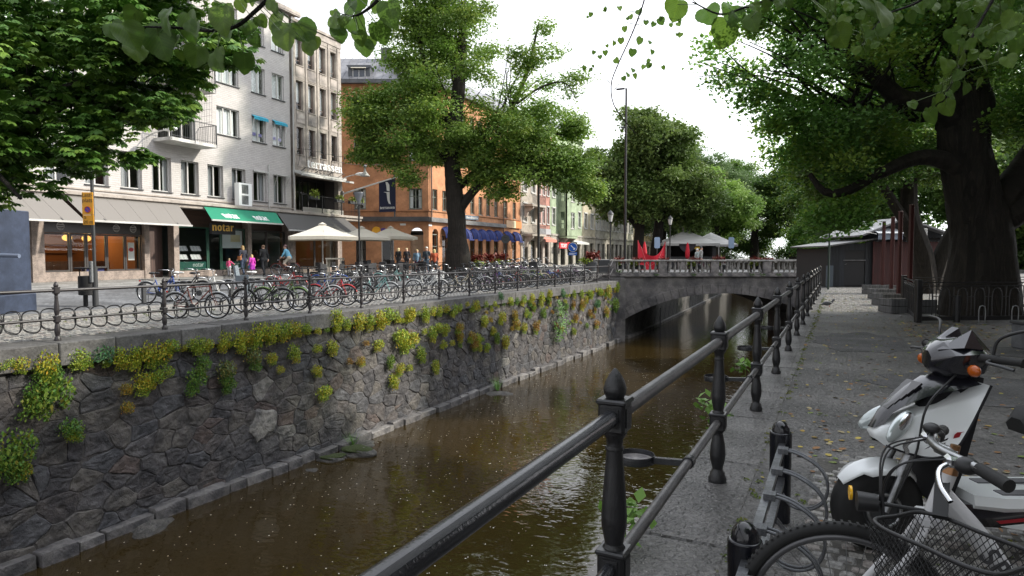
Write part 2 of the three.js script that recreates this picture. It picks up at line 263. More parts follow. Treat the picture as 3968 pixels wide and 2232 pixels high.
// ---------------------------------------------------------------- canal walls
function clipPoly(poly, nx, ny, d) { const out = []; for (let i = 0; i < poly.length; i++) { const a = poly[i], b = poly[(i + 1) % poly.length], da = nx * a[0] + ny * a[1] - d, db = nx * b[0] + ny * b[1] - d; if (da <= 0) out.push(a); if ((da < 0) !== (db < 0) && da !== db) { const t = da / (da - db); out.push([lerp(a[0], b[0], t), lerp(a[1], b[1], t)]); } } return out; }
function rubble(u0, u1, v0, v1, su, sv) { // irregular stones by cells round jittered points
  const pts = []; let row = 0;
  for (let v = v0 + sv / 2; v < v1; v += sv, row++) for (let u = u0 + (row % 2) * su * 0.5; u < u1 + su; u += su * rr(0.7, 1.35)) { pts.push([u + rr(-0.3, 0.3) * su, v + rr(-0.42, 0.42) * sv]); if (rnd() < 0.16) pts.push([u + rr(0.1, 0.45) * su, v + rr(-0.4, 0.4) * sv]); }
  return pts.map(([x, y], i) => {
    let p = [[Math.max(u0, x - su * 1.4), Math.max(v0, y - sv * 1.5)], [Math.min(u1, x + su * 1.4), Math.max(v0, y - sv * 1.5)], [Math.min(u1, x + su * 1.4), Math.min(v1, y + sv * 1.5)], [Math.max(u0, x - su * 1.4), Math.min(v1, y + sv * 1.5)]];
    for (let j = 0; j < pts.length && p.length > 2; j++) { if (j === i) continue; const a = pts[j][0] - x, b = pts[j][1] - y; if (Math.abs(a) > su * 3 || Math.abs(b) > sv * 3.2) continue; const k = 1.9; p = clipPoly(p, a, b * k, a * (x + a / 2) + b * k * (y + b / 2)); }
    return p;
  }).filter((p) => p.length > 2);
}
const sn = vnoise(64, 900), sn2 = vnoise(64, 901);
function stoneGeo(poly, proud, joint, fine = true) { // rough broken face towards +x; u is -z
  let cx = 0, cy = 0; poly.forEach(([a, b]) => { cx += a; cy += b; }); cx /= poly.length; cy /= poly.length;
  const E = fine ? 3 : 1, pts = []; poly.forEach((a, i) => { const b = poly[(i + 1) % poly.length], L = Math.hypot(b[0] - a[0], b[1] - a[1]); for (let k = 0; k < E; k++) { const t = k / E, j = k ? Math.min(0.03, L * 0.07) : Math.min(0.02, L * 0.05); pts.push([lerp(a[0], b[0], t) + rr(-j, j), lerp(a[1], b[1], t) + rr(-j, j)]); } });
  const n = pts.length, t1 = rr(-0.05, 0.05), t2 = rr(-0.06, 0.06), ks = fine ? [1, 0.95, 0.8, 0.58, 0.32] : [1, 0.94, 0.55], rings = [], P = [], UV = [];
  ks.forEach((k, q) => rings.push(pts.map(([a, b]) => { const dx = a - cx, dy = b - cy, L = Math.hypot(dx, dy) || 1, kk = Math.max(0.12, k - joint / L), x = cx + dx * kk, y = cy + dy * kk, nz = (sn(x * 7 + 9, y * 7 + 30) - 0.5) * 0.026 + (sn2(x * 19, y * 19 + 30) - 0.5) * 0.016; return [q ? (q === 1 ? proud * 0.75 : proud) + t1 * dx * kk + t2 * dy * kk + nz * (q === 1 ? 0.6 : 1) : 0, y, -x, x]; })));
  const put = (v) => { P.push(v[0], v[1], v[2]); UV.push(v[3], v[1]); }, c = [proud + (sn(cx * 7 + 9, cy * 7 + 30) - 0.5) * 0.06, cy, -cx, cx];
  for (let q = 0; q < rings.length - 1; q++) for (let i = 0; i < n; i++) { const k = (i + 1) % n, A = rings[q], B = rings[q + 1]; put(A[i]); put(A[k]); put(B[k]); put(A[i]); put(B[k]); put(B[i]); } const Z = rings[rings.length - 1]; for (let i = 0; i < n; i++) { put(Z[i]); put(Z[(i + 1) % n]); put(c); }
  const g = new THREE.BufferGeometry(); g.setAttribute('position', new THREE.Float32BufferAttribute(P, 3)); g.setAttribute('uv', new THREE.Float32BufferAttribute(UV, 2)); g.computeVertexNormals(); return g;
}
const PALE = [[-8.2, 2.11], [-7.89, 1.99], [-7.62, 1.97], [-7.52, 1.87], [-7.54, 1.64], [-7.63, 1.43], [-7.9, 1.36], [-8.1, 1.28], [-8.22, 1.22], [-8.35, 1.42], [-8.47, 1.56], [-8.44, 1.69], [-8.27, 1.9]];
reseed(404);
{
  const base = [-13.14, -4.4, -20], wall = thing('canal_wall', 'dark rubble stone wall lining the far side of the canal', 'canal wall', base);
  const W = 4.4; mesh('mortar', uvm(bx(-0.6, 0, -0.4, 3.9, -22.8, 26)), std([0.085, 0.08, 0.076], 0.95, { map: T.rock, k: 1.3, bump: T.rockB, kb: 2, bs: 0.02 }), wall);
  const cells = rubble(-26, 22.7, 0.28, 3.88, 0.62, 0.36);
  const cols = [[0.080, 0.077, 0.077], [0.096, 0.093, 0.093], [0.068, 0.066, 0.068], [0.108, 0.101, 0.091], [0.086, 0.078, 0.074], [0.078, 0.080, 0.085], [0.176, 0.172, 0.156], [0.092, 0.072, 0.064]];
  const wet = cols.map((c) => std(c, 0.7, { map: T.rock, k: 1.1, bump: T.rockB, kb: 1.6, bs: 0.02 }));
  const info = cells.map((p) => { let cx = 0, cy = 0, A = 0; p.forEach((q, i) => { const k = p[(i + 1) % p.length]; cx += q[0]; cy += q[1]; A += q[0] * k[1] - k[0] * q[1]; }); cx /= p.length; cy /= p.length; A = Math.abs(A) / 2; const z = -cx - 20, dd = Math.hypot(13, z); const vis = z < -4.3; return { p, cx, cy, key: vis ? A / dd / dd * (13 / dd) : -1, A }; }).filter((s) => s.A > 0.012).sort((a, b) => b.key - a.key);
  const far = [];
  info.forEach((s, i) => {
    const big = s.A > 0.25, g = stoneGeo(s.p, rr(0.012, 0.036), rr(0.003, 0.009), i < 420), r = rnd();
    const ci = r < 0.035 ? 6 : r < 0.1 ? 7 : Math.floor(rnd() * 6);
    if (i < 300) mesh('stone', g, wet[ci], wall); else far.push(paint(g, cols[ci][0], cols[ci][1], cols[ci][2]));
  });
  const fm = mesh('stonework', far, std([1, 1, 1], 0.62, { vertexColors: true, map: T.rock, k: 1.1, bump: T.rockB, kb: 1.6, bs: 0.02 }), wall); fm.userData = { kind: 'stuff' };
  mesh('stone', stoneGeo(PALE, 0.055, 0.004, true), std([0.24, 0.235, 0.21], 0.75, { map: T.rock, k: 1.1, bump: T.rockB, kb: 2, bs: 0.015 }), wall).userData = { label: 'large flat pale stone' };
  // footing blocks along the waterline
  const fmat = [[0.16, 0.156, 0.15], [0.135, 0.131, 0.127], [0.2, 0.195, 0.185], [0.115, 0.112, 0.108]].map((c) => std(c, 0.75, { map: T.rock, k: 1.2, bump: T.rockB, kb: 1.5, bs: 0.02 }));
  for (let z = 24; z > -22.5;) { const L = rr(0.5, 1.15), h = rr(0.14, 0.24), d = rr(0.2, 0.36); const g = uvm(new ConvexGeometry([...Array(8).keys()].flatMap((i) => { const sx = i & 1 ? 1 : 0, sy = i & 2 ? 1 : 0, sz = i & 4 ? 1 : 0; return [0, 1, 2].map(() => V(sx ? d + rr(-0.05, 0.03) : -0.05, sy ? 0.32 + h + rr(-0.05, 0.02) : 0, (sz ? 0.5 : -0.5) * (L - 0.03) + rr(-0.03, 0.0) * (sz ? 1 : -1))); }))); const m = mesh('footing_stone', g, pick(fmat), wall); m.position.z = z - L / 2; z -= L; }
  // coping
  const cm = [[0.115, 0.11, 0.106], [0.135, 0.13, 0.125], [0.1, 0.096, 0.092]].map((c) => std(c, 0.8, { map: T.grit, k: 0.9, bump: T.rockB, kb: 1.3, bs: 0.01 }));
  for (let z = 26; z > -22.6;) { const L = Math.min(rr(1.05, 1.6), z + 22.8); const m = mesh('coping_stone', cbox(0.98, 0.44, L - 0.014, 0.018), pick(cm), wall); m.position.set(-0.36 + rr(-0.012, 0.012), 4.1 + rr(-0.006, 0.006), z - L / 2); z -= L; }
}
{
  // near side wall and its edge slabs
  const wall = thing('canal_wall', 'stone wall under the near quay edge, topped with worn slabs', 'canal wall', [-0.95, -4.4, -20]);
  const ms = [[0.13, 0.125, 0.12], [0.155, 0.15, 0.142]].map((c) => std(c, 0.7, { map: T.rock, k: 1, bump: T.rockB, kb: 1.2, bs: 0.02 }));
  mesh('wall_body', uvm(bx(0.06, 0.5, -0.4, 4.18, -30, 60)), ms[0], wall);
  const far = []; for (let r = 0; r < 9; r++) for (let z = 32; z > -30;) { const L = rr(0.5, 1.1); far.push(box(0.12, 0.44, L - 0.03, 0.02, 0.02 + r * 0.46 + 0.2, z - L / 2)); z -= L; }
  const b = mesh('stonework', far.map((g) => uvm(g)), ms[1], wall); b.userData = { kind: 'stuff' };
  const cm = [[0.118, 0.112, 0.105], [0.135, 0.129, 0.12], [0.108, 0.103, 0.097]].map((c) => std(c, 0.5, { map: T.asph, k: 0.8, bump: T.fineB, kb: 1.0, bs: 0.016 }));
  for (let z = 22; z > -29;) { const L = rr(1.3, 2.1); const m = mesh('edge_slab', cbox(0.46, 0.22, L - 0.012, 0.014), pick(cm), wall); m.position.set(0.225, 4.292 + rr(-0.004, 0.004), z - L / 2); z -= L; }
}
{
  // canal walls beyond the bridge
  for (const [nm, ef, s, lab] of [['canal_wall', edgeL, -1, 'dark stone canal wall beyond the bridge on the far side'], ['canal_wall', edgeR, 1, 'dark stone canal wall beyond the bridge on the near side']]) {
    const P = []; for (const [a, b] of [[-42.5, -52], [-52, -75], [-75, -100], [-100, -117]]) { const p = V(ef(a) + s * 0.3, 0, a), q = V(ef(b) + s * 0.3, 0, b), L = p.distanceTo(q), an = Math.atan2(q.x - p.x, q.z - p.z); P.push(uvm(tr(box(0.6, 4.9, L), (p.x + q.x) / 2, -2.1, (p.z + q.z) / 2, an))); }
    const g = thing(nm, lab, 'canal wall'); mesh('wall_body', P, std([0.09, 0.088, 0.082], 0.85, { map: T.rock, k: 0.5, bump: T.rockB, kb: 0.7, bs: 0.04 }), g);
    const F = []; for (let z = -44; z > -120; z -= 1.3) F.push(box(0.3, 0.3, 1.26, ef(z) - s * 0.12, -4.02, z, -0.05 * (z < -50))); mesh('footing', F.map((q) => uvm(q)), M.footing || (M.footing = std([0.15, 0.146, 0.138], 0.8, { map: T.rock, k: 1 })), g);
  }
}
// ---------------------------------------------------------------- railings
const eight = (prof, y0) => lathe(prof, 10, 0, y0, 0);
function postGeos() { // cast iron post, 1.145 m
  const k = 1.145;
  return {
    finial: lathe([[0.026, 0.9], [0.034, 0.912], [0.036, 0.918], [0.026, 0.925], [0.03, 0.932], [0.041, 0.952], [0.043, 0.968], [0.036, 0.99], [0.022, 1.012], [0.008, 1.03], [0, 1.034]].map(([r, y]) => [r, y * k / 1.034]), 12),
    shaft: merge([
      lathe([[0.06, 0], [0.062, 0.03], [0.052, 0.05], [0.05, 0.07], [0.036, 0.085], [0.036, 0.1], [0.05, 0.16], [0.053, 0.2], [0.048, 0.26], [0.036, 0.32], [0.032, 0.34], [0.04, 0.352], [0.04, 0.36]], 10),
      lathe([[0.04, 0.475], [0.042, 0.485], [0.034, 0.495], [0.034, 0.5], [0.046, 0.56], [0.047, 0.6], [0.042, 0.68], [0.034, 0.78], [0.03, 0.84], [0.034, 0.845], [0.034, 0.855], [0.029, 0.86], [0.031, 0.885], [0.044, 0.905], [0.045, 0.915]], 10)].map((g) => g)),
    block: merge([cbox(0.1, 0.118, 0.1, 0.01, 0, 0.418, 0), cbox(0.112, 0.02, 0.112, 0.006, 0, 0.472, 0), cbox(0.1, 0.118, 0.1, 0.01, 0, 0.97, 0), cbox(0.112, 0.02, 0.112, 0.006, 0, 1.026, 0), box(0.058, 0.07, 0.006, 0, 0.418, 0.051), box(0.058, 0.07, 0.006, 0, 0.97, 0.051), box(0.006, 0.07, 0.058, 0.051, 0.418, 0), box(0.006, 0.07, 0.058, 0.051, 0.97, 0), box(0.006, 0.07, 0.058, -0.051, 0.418, 0), box(0.006, 0.07, 0.058, -0.051, 0.97, 0)]),
  };
}
const PG = postGeos();
function addPost(parent, x, y, z, mat) {
  const p = mesh('post', PG.shaft, mat, parent); p.position.set(x, y, z); p.rotation.y = rr(-0.02, 0.02);
  mesh('finial', PG.finial, mat, p); mesh('rail_block', PG.block, mat, p); return p;
}
function rail(parent, pts, r, mat, name = 'rail') { const gs = []; for (let i = 0; i < pts.length - 1; i++) gs.push(rod(pts[i], pts[i + 1], r, r, 14)); return mesh(name, uvm(merge(gs)), mat, parent); }
reseed(8);
{
  const f = thing('railing', 'black cast iron railing along the near quay, posts with pointed finials', 'railing', [-0.72, 0, -16]);
  const z0 = 2.36, sp = 2.32, n = 15; M.ironWet = std([0.02, 0.02, 0.022], 0.34, { map: T.mott, k: 3, bump: T.rockB, kb: 5, bs: 0.0012 });
  for (let i = 0; i < n; i++) addPost(f, 0, 0, z0 - i * sp + 16, M.ironWet);
  for (let i = 0; i < n - 1; i++) for (const y of [0.418, 0.97]) { const a = z0 - i * sp + 16, m = rail(f, [[0, y, a], [0, y, a - sp]], y > 0.5 ? 0.031 : 0.025, i > 1 && y > 0.5 || i > 2 ? M.ironWorn : i > 1 ? M.ironWorn : M.ironRail); }
}
{
  const f = thing('railing', 'dark iron railing on the far canal edge with bicycles parked behind it', 'railing', [-13.42, -0.08, -20]);
  M.ironFar = std([0.035, 0.03, 0.032], 0.45, { map: T.mott, k: 3 });
  const z0 = -0.6, sp = 2.24, n = 19, zs = []; for (let i = 0; i < n; i++) zs.push(z0 - i * sp + 20);
  zs.forEach((z) => addPost(f, 0, 0, z, M.ironFar));
  for (let i = 0; i < n - 1; i++) for (const y of [0.418, 0.97]) rail(f, [[0, y, zs[i]], [0, y, zs[i + 1]]], y > 0.5 ? 0.03 : 0.025, M.ironFar);
  const e = zs[n - 1]; for (const y of [0.418, 0.97]) rail(f, [[0, y, e], [0.0, y, e - 0.35], [-0.05, y + 0.36, e - 1.05]], 0.028, M.ironFar);
  // bicycle hoops clamped to the lower rail
  const r = thing('bicycle_rack', 'row of thin looped wheel holders clamped along the far railing', 'bicycle rack', [-13.42, -0.08, -20]);
  const D = (w, h) => tube([[-0.16 * w, 0, 0.0], [-0.15 * w, 0.14 * h, 0], [-0.04 * w, 0.2 * h, 0], [0.1 * w, 0.19 * h, 0], [0.15 * w, 0.13 * h, 0], [0.155 * w, -0.13 * h, 0], [0.1 * w, -0.2 * h, 0], [-0.04 * w, -0.2 * h, 0], [-0.15 * w, -0.13 * h, 0]], 0.0085, 36, 5, true);
  const hg = merge([D(1, 1), tr(D(0.94, 1.02), 0.02, -0.01, 0.05), box(0.03, 0.09, 0.03, -0.17, 0.0, 0.02)]);
  for (let z = -3.2 + 20, i = 0; z > -41 + 20; z -= 0.315) { const m = mesh('hoop', hg, M.iron, r); m.position.set(-0.2, 0.41 + rr(-0.015, 0.015), z); m.rotation.y = 0.55 + rr(-0.1, 0.1); }
}
// flower pot rings held out over the water
{
  const ringG = merge([lathe([[0.104, -0.022], [0.11, -0.022], [0.11, 0.022], [0.104, 0.022], [0.104, -0.022]], 28)]), dish = lathe([[0.0, -0.016], [0.1, -0.016], [0.103, -0.006]], 24);
  const spots = [[-3.62, 'first one beyond the nearest post'], [-6.35, 'second along the railing'], [-8.6, 'third along the railing'], [-11.2, 'fourth along the railing']];
  for (const [z, w] of spots) {
    const t = thing('pot_holder', 'flat iron flower pot ring held over the water, ' + w, 'pot holder', [-1.02, 0.4, z], 0, 'pot rings on the near railing');
    mesh('ring', ringG, M.ironRail, t); mesh('dish', dish, std([0.3, 0.29, 0.28], 0.35, { map: T.rock, k: 6 }), t); mesh('arm', bar([0.108, 0, 0], [0.29, 0.01, 0], 0.03, 0.034), M.ironRail, t); mesh('clamp', rod([0.3, 0.018, -0.03], [0.3, 0.018, 0.03], 0.034, 0.034, 12), M.ironRail, t);
  }
}
// ---------------------------------------------------------------- buildings on the far side
const TH = 92.93 * deg; // facade direction
function windowUnit(parent, x0, x1, y0, y1, o = {}) {
  // frame part with panes, mullion, sill, curtain as sub-parts; front of wall at z = 0
  const { dep = 0.2, cols = 2, trans = 0, fm = M.winFrame, sill = M.metalDark, curtain = null, frame = 0.06, glass = M.glass, arch = false, z = 0 } = o, w = x1 - x0, h = y1 - y0, zz = z - dep, f = frame, gs = [];
  const W = new THREE.Group();
  const mul = []; for (let i = 1; i < cols; i++) mul.push(x0 + w * i / cols);
  gs.push(bx(x0, x1, y0, y0 + f, zz - 0.03, zz + 0.03), bx(x0, x1, y1 - f, y1, zz - 0.03, zz + 0.03), bx(x0, x0 + f, y0 + f, y1 - f, zz - 0.03, zz + 0.03), bx(x1 - f, x1, y0 + f, y1 - f, zz - 0.03, zz + 0.03));
  for (const m of mul) gs.push(bx(m - f * 0.55, m + f * 0.55, y0 + f, y1 - f, zz - 0.03, zz + 0.035));
  for (const t of [].concat(trans || [])) gs.push(bx(x0 + f, x1 - f, y0 + h * t - f * 0.35, y0 + h * t + f * 0.35, zz - 0.03, zz + 0.03));
  const win = mesh('window', gs, fm, parent);
  const xs = [x0 + f, ...mul, x1 - f], ys = [y0 + f, ...[].concat(trans || []).map((t) => y0 + h * t), y1 - f];
  for (let i = 0; i < xs.length - 1; i++) for (let j = 0; j < ys.length - 1; j++) { const g = new THREE.PlaneGeometry(xs[i + 1] - xs[i], ys[j + 1] - ys[j]).translate((xs[i] + xs[i + 1]) / 2, (ys[j] + ys[j + 1]) / 2, zz + 0.004); const m = mesh('pane', g, glass, win); m.rotation.set(0, 0, 0); }
  if (sill) mesh('sill', bx(x0 - 0.04, x1 + 0.04, y0 - 0.05, y0 - 0.003, zz, z + 0.07), sill, win);
  if (curtain) { const c = o.curtainMat || M.curtain; for (const [a, b, t] of curtain) { const P = []; const n = Math.max(4, Math.round((b - a) * w / 0.05)); const xa = x0 + a * w, xb = x0 + b * w; for (let i = 0; i < n; i++) { const u0 = lerp(xa, xb, i / n), u1 = lerp(xa, xb, (i + 1) / n), q0 = (i % 2) * 0.03, q1 = ((i + 1) % 2) * 0.03; const g = new THREE.PlaneGeometry(1, 1); const p = g.attributes.position; p.setXYZ(0, u0, y1 - f, zz - 0.12 - q0); p.setXYZ(1, u1, y1 - f, zz - 0.12 - q1); p.setXYZ(2, u0, lerp(y1, y0, t), zz - 0.12 - q0); p.setXYZ(3, u1, lerp(y1, y0, t), zz - 0.12 - q1); g.computeVertexNormals(); P.push(g); } mesh('curtain', P, c, win); } }
  return win;
}
function interior(parent, x0, x1, y0, y1, z0, z1, mat = M.room) { // closed room shell behind the windows: floor, ceiling, back and sides
  const t = 0.1; return mesh('interior', [bx(x0, x1, y0, y0 + t, z0, z1), bx(x0, x1, y1 - t, y1, z0, z1), bx(x0, x1, y0 + t, y1 - t, z0, z0 + t), bx(x0, x0 + t, y0 + t, y1 - t, z0 + t, z1), bx(x1 - t, x1, y0 + t, y1 - t, z0 + t, z1)], mat, parent);
}
reseed(99);
const FO = [-30.81, 0, -30.11];
const white = thing('apartment_building', 'white painted brick apartment block with balconies above grey and green shop awnings', 'building', FO, TH);
{
  const X0 = -27, X1 = 0.7, holes = [], W = [];
  const row1 = [[-24.2, -23.1], [-22.5, -21.4], [-20.7, -19.6], [-19.0, -17.9], [-17.4, -16.3], [-15.8, -14.7], [-14.01, -12.91], [-12.3, -11.2], [-10.6, -9.51], [-8.97, -7.88], [-7.31, -6.22], [-5.65, -4.6], [-4.0, -3.0], [-2.41, -1.38], [-0.8, 0.21]];
  row1.forEach((r) => W.push([...r, 4.77, 6.5, 1]));
  for (const [y0, y1, k] of [[8.23, 9.76, 2], [11.06, 12.57, 3], [13.9, 15.4, 4]]) { for (const r of [[-4.97, -3.38], [-2.43, -1.37], [-0.81, 0.21]]) W.push([...r, y0, y1, k]); for (const r of [[-8.6, -6.4]]) W.push([r[0], r[1], y0 - 0.85, y1, 9]); for (const r of [[-11.2, -9.6], [-13.6, -12.5], [-15.4, -14.3], [-18.6, -17.0], [-22, -20.4]]) W.push([...r, y0, y1, k]); }
  W.forEach((w) => holes.push(w.slice(0, 4)));
  mesh('wall', panel(X0, X1, 4.35, 16.55, holes, 0.36), M.brick, white);
  mesh('side_wall', uvm(merge([bx(X0, X0 + 0.3, 0, 16.55, -12, -0.37), bx(X0, X1, 0.2, 16.55, -12.3, -12), bx(X1 - 0.05, X1 + 0.25, 4.4, 16.55, -12, -0.37)])), M.brick, white);
  mesh('roof', uvm(merge([bx(X0 - 0.1, X1 + 0.75, 16.56, 16.76, -12.4, 0.32), bx(X0 - 0.1, X1 + 0.75, 16.48, 16.557, 0.1, 0.3)])), M.plasterDirty, white);
  for (const y of [4.4, 7.4, 10.25, 13.1]) interior(white, X0 + 0.31, X1 - 0.06, y, y + 2.85, -4.5, -0.38);
  for (const [a, b, y0, y1, k] of W) {
    const wide = b - a > 1.4;
    if (k === 1) windowUnit(white, a, b, y0, y1, { cols: 2, curtain: rnd() < 0.5 ? [[0, 0.5, 1]] : [[0.0, 0.28, 1], [0.75, 1, 1]], curtainMat: M.curtainGrey || (M.curtainGrey = std([0.32, 0.32, 0.33], 0.9)) });
    else windowUnit(white, a, b, y0, y1, { cols: k === 9 ? 3 : wide ? 3 : 2, curtain: k === 9 ? null : [[0.03, wide ? 0.86 : 0.8, rr(0.97, 1)]], dep: 0.13 });
  }
  // balconies
  for (const y of [7.35, 10.18, 13.05]) {
    const b = mesh('balcony', uvm(bx(-8.85, -6.05, y - 0.16, y, 0.001, 1.22)), M.offwhite, white), g = [];
    for (let x = -8.8; x <= -6.09; x += 0.118) g.push(rod([x, y, 1.17], [x, y + 0.98, 1.17], 0.009, 0.009, 5));
    for (const x of [-8.8, -6.1]) for (let z = 0.08; z < 1.17; z += 0.118) g.push(rod([x, y, z], [x, y + 0.98, z], 0.009, 0.009, 5));
    g.push(bar([-8.82, y + 1.0, 1.17], [-6.08, y + 1.0, 1.17], 0.05, 0.03), bar([-8.8, y + 1.0, 0], [-8.8, y + 1.0, 1.16], 0.04, 0.03), bar([-6.1, y + 1.0, 0], [-6.1, y + 1.0, 1.16], 0.04, 0.03), bar([-8.82, y + 0.1, 1.17], [-6.08, y + 0.1, 1.17], 0.03, 0.02));
    for (const x of [-8.8, -7.45, -6.1]) g.push(bar([x, y - 0.14, 1.2], [x, y + 1.0, 1.2], 0.045, 0.045));
    mesh('balustrade', g, M.metalDark, b);
    const tg = []; for (let i = 0; i < 6; i++) tg.push(rod([-6.2, y + 1.0, 0.1 + i * 0.18], [-6.15, y + 2.66, 0.1 + i * 0.18], 0.007, 0.007, 4)); for (let i = 0; i < 5; i++) tg.push(rod([-6.18, y + 1.2 + i * 0.33, 0.1], [-6.17, y + 1.2 + i * 0.33, 1.0], 0.006, 0.006, 4)); mesh('trellis', tg, M.metalDark, b);
  }
  // turquoise blinds over two windows, rolled out a little
  for (const [a, b] of [[-2.46, -1.34], [-0.84, 0.25]]) { const n = 12, P = []; for (let i = 0; i < n; i++) { const u0 = lerp(a, b, i / n), u1 = lerp(a, b, (i + 1) / n); P.push(bx(u0, u1 - 0.004, 9.5 - (i % 2) * 0.03, 9.62, 0.2, 0.215)); } P.push(tr(box(b - a, 0.012, 0.28), (a + b) / 2, 9.69, 0.1, 0, 0.5)); mesh('window_awning', P, std([0.03, 0.3, 0.42], 0.8), white); mesh('awning_arm', [rod([b - 0.02, 9.55, 0.2], [b - 0.02, 8.9, 0.02], 0.012), rod([a + 0.02, 9.55, 0.2], [a + 0.02, 8.9, 0.02], 0.012)], M.white, white); mesh('poster', [bx(a + 0.1, lerp(a, b, 0.45), 8.62, 8.8, -0.21, -0.205), bx(lerp(a, b, 0.52), b - 0.15, 8.6, 8.78, -0.21, -0.205)], std([0.22, 0.2, 0.42], 0.7), white); }
  // small window cowl on the last first-floor window
  mesh('window_awning', [bx(-0.85, 0.24, 6.42, 6.47, 0.01, 0.36), rod([-0.8, 6.42, 0.34], [-0.8, 5.75, 0.02], 0.014), rod([0.2, 6.42, 0.34], [0.2, 5.75, 0.02], 0.014)], M.offwhite, white);
  mesh('window_awning', bx(-2.46, -1.33, 6.47, 6.56, 0.005, 0.12), M.offwhite, white);
  // ledge above the shops
  mesh('canopy', uvm(merge([bx(X0, 7.2, 4.2, 4.345, -0.34, 0.62), bx(X0, 7.2, 4.02, 4.195, -0.34, 0.5)])), M.plaster, white);
  mesh('ledge_moulding', uvm(bx(X0, 0.98, 4.5, 4.56, 0.002, 0.06)), M.plaster, white);
  mesh('drainpipe', rod([-1.28, 4.36, 0.08], [-1.28, 7.0, 0.08], 0.035), M.offwhite, white); mesh('drainpipe', rod([0.86, 4.36, 0.1], [0.86, 16.4, 0.1], 0.045), M.offwhite, white);
  // air conditioner on the ledge
  const ac = mesh('air_conditioner', cbox(0.95, 1.28, 0.36, 0.02, -3.58, 5.0, 0.4), M.white, white);
  for (const y of [5.3, 4.7]) mesh('fan_grille', [tr(torus(0.2, 0.012, 20, 5), -3.62, y, 0.59), ...[...Array(7).keys()].map((i) => bx(-3.84, -3.4, y - 0.2 + i * 0.066, y - 0.19 + i * 0.066, 0.581, 0.59)), bx(-3.86, -3.38, y - 0.25, y + 0.25, 0.581, 0.584)], M.steel, ac);
  // shop front
  const stone = std([0.33, 0.265, 0.225], 0.6, { map: T.grit, k: 1.4 }), dk = std([0.045, 0.04, 0.038], 0.4), brown = std([0.1, 0.055, 0.04], 0.6, { map: T.mott, k: 1 }), green = std([0.02, 0.07, 0.045], 0.4);
  for (const [a, b] of [[-27, -26.2], [-22.4, -21.8], [-18.6, -18], [-14.57, -14.07], [-9.43, -9.15], [-7.78, -7.47], [-2.85, -2.57], [0.37, 1.07], [5.24, 5.69]]) mesh('pillar', uvm(bx(a, b, 0.2, 4.015, -0.5, -0.06)), stone, white);
  for (const [a, b] of [[-14.05, -9.45], [-7.45, -2.87], [-2.55, 0.35], [1.09, 5.22]]) mesh('plinth', uvm(bx(a, b, 0.2, a < -8 ? 0.85 : 0.78, -0.46, -0.1)), stone, white);
  mesh('fascia', [bx(-14.05, -9.45, 2.56, 3.1, -0.4, -0.22), bx(-27, -14.6, 2.56, 3.1, -0.4, -0.22)], std([0.02, 0.016, 0.014], 0.25), white);
  mesh('fascia', [bx(-9.43, 5.23, 3.1, 4.0, -0.62, -0.5), bx(-27, -9.43, 3.1, 4.0, -0.62, -0.5)], brown, white);
  // door recess
  mesh('door', [bx(-9.13, -8.82, 0.3, 3.1, -1.0, -0.94), bx(-8.8, -7.8, 0.3, 3.1, -0.98, -0.9)], std([0.12, 0.07, 0.055], 0.5, { map: T.wood, k: 0.8 }), white);
  // shop windows
  const shopW = (a, b, y0, y1, o) => windowUnit(white, a, b, y0, y1, { dep: 0.3, fm: dk, sill: null, frame: 0.07, cols: 1, ...o });
  shopW(-14.05, -12.9, 0.86, 2.55); shopW(-11.2, -10.3, 0.86, 2.55); shopW(-10.28, -9.46, 0.86, 2.55); shopW(-12.15, -11.22, 1.0, 2.55);
  for (let x = -26; x < -15; x += 2.3) shopW(x, x + 2.2, 0.86, 2.55);
  windowUnit(white, -12.88, -12.17, 0.3, 2.55, { dep: 0.3, fm: dk, sill: null, frame: 0.08, cols: 1 });
  shopW(-7.45, -5.5, 0.8, 3.1, { fm: green }); shopW(-5.48, -4.6, 0.3, 3.1, { fm: green }); shopW(-4.58, -2.87, 0.8, 3.1, { fm: green }); shopW(-2.55, -1.2, 0.8, 3.05); shopW(-1.18, 0.35, 0.8, 3.05); shopW(1.09, 3.1, 0.8, 3.05); shopW(3.12, 3.9, 0.3, 3.05); shopW(3.92, 5.22, 0.8, 3.05);
  mesh('window_band', [bx(-7.4, -5.53, 0.86, 1.25, -0.345, -0.325), bx(-4.55, -2.9, 0.86, 1.25, -0.345, -0.325)], std([0.012, 0.06, 0.045], 0.3), white);
  for (const x of [-6.1, -3.6]) mesh('window_lettering', tr(text('notar', 0.21, 0.006, fontR), x, 0.98, -0.322), std([0.35, 0.4, 0.38], 0.5), white);
  for (const [x, y] of [[-6.95, 1.95], [-6.1, 1.95], [-6.95, 1.5], [-6.1, 1.5]]) mesh('listing_card', [box(0.62, 0.3, 0.02, x, y, -0.5, 0, -0.5)], std([0.5, 0.52, 0.52], 0.5, { map: T.rock, k: 3 }), white);
  mesh('poster', [bx(-4.5, -2.95, 2.0, 3.0, -0.42, -0.41)], std([0.42, 0.45, 0.45], 0.5), white); mesh('poster', [bx(-3.8, -3.1, 2.35, 2.75, -0.408, -0.404)], std([0.42, 0.36, 0.2], 0.5), white);
  mesh('poster', [bx(-10.05, -9.72, 1.35, 2.2, -0.42, -0.41)], std([0.62, 0.62, 0.6], 0.5), white); mesh('poster', [new THREE.CircleGeometry(0.13, 20).scale(1, 0.75, 1).translate(-9.885, 1.86, -0.405)], std([0.4, 0.03, 0.04], 0.5), white);
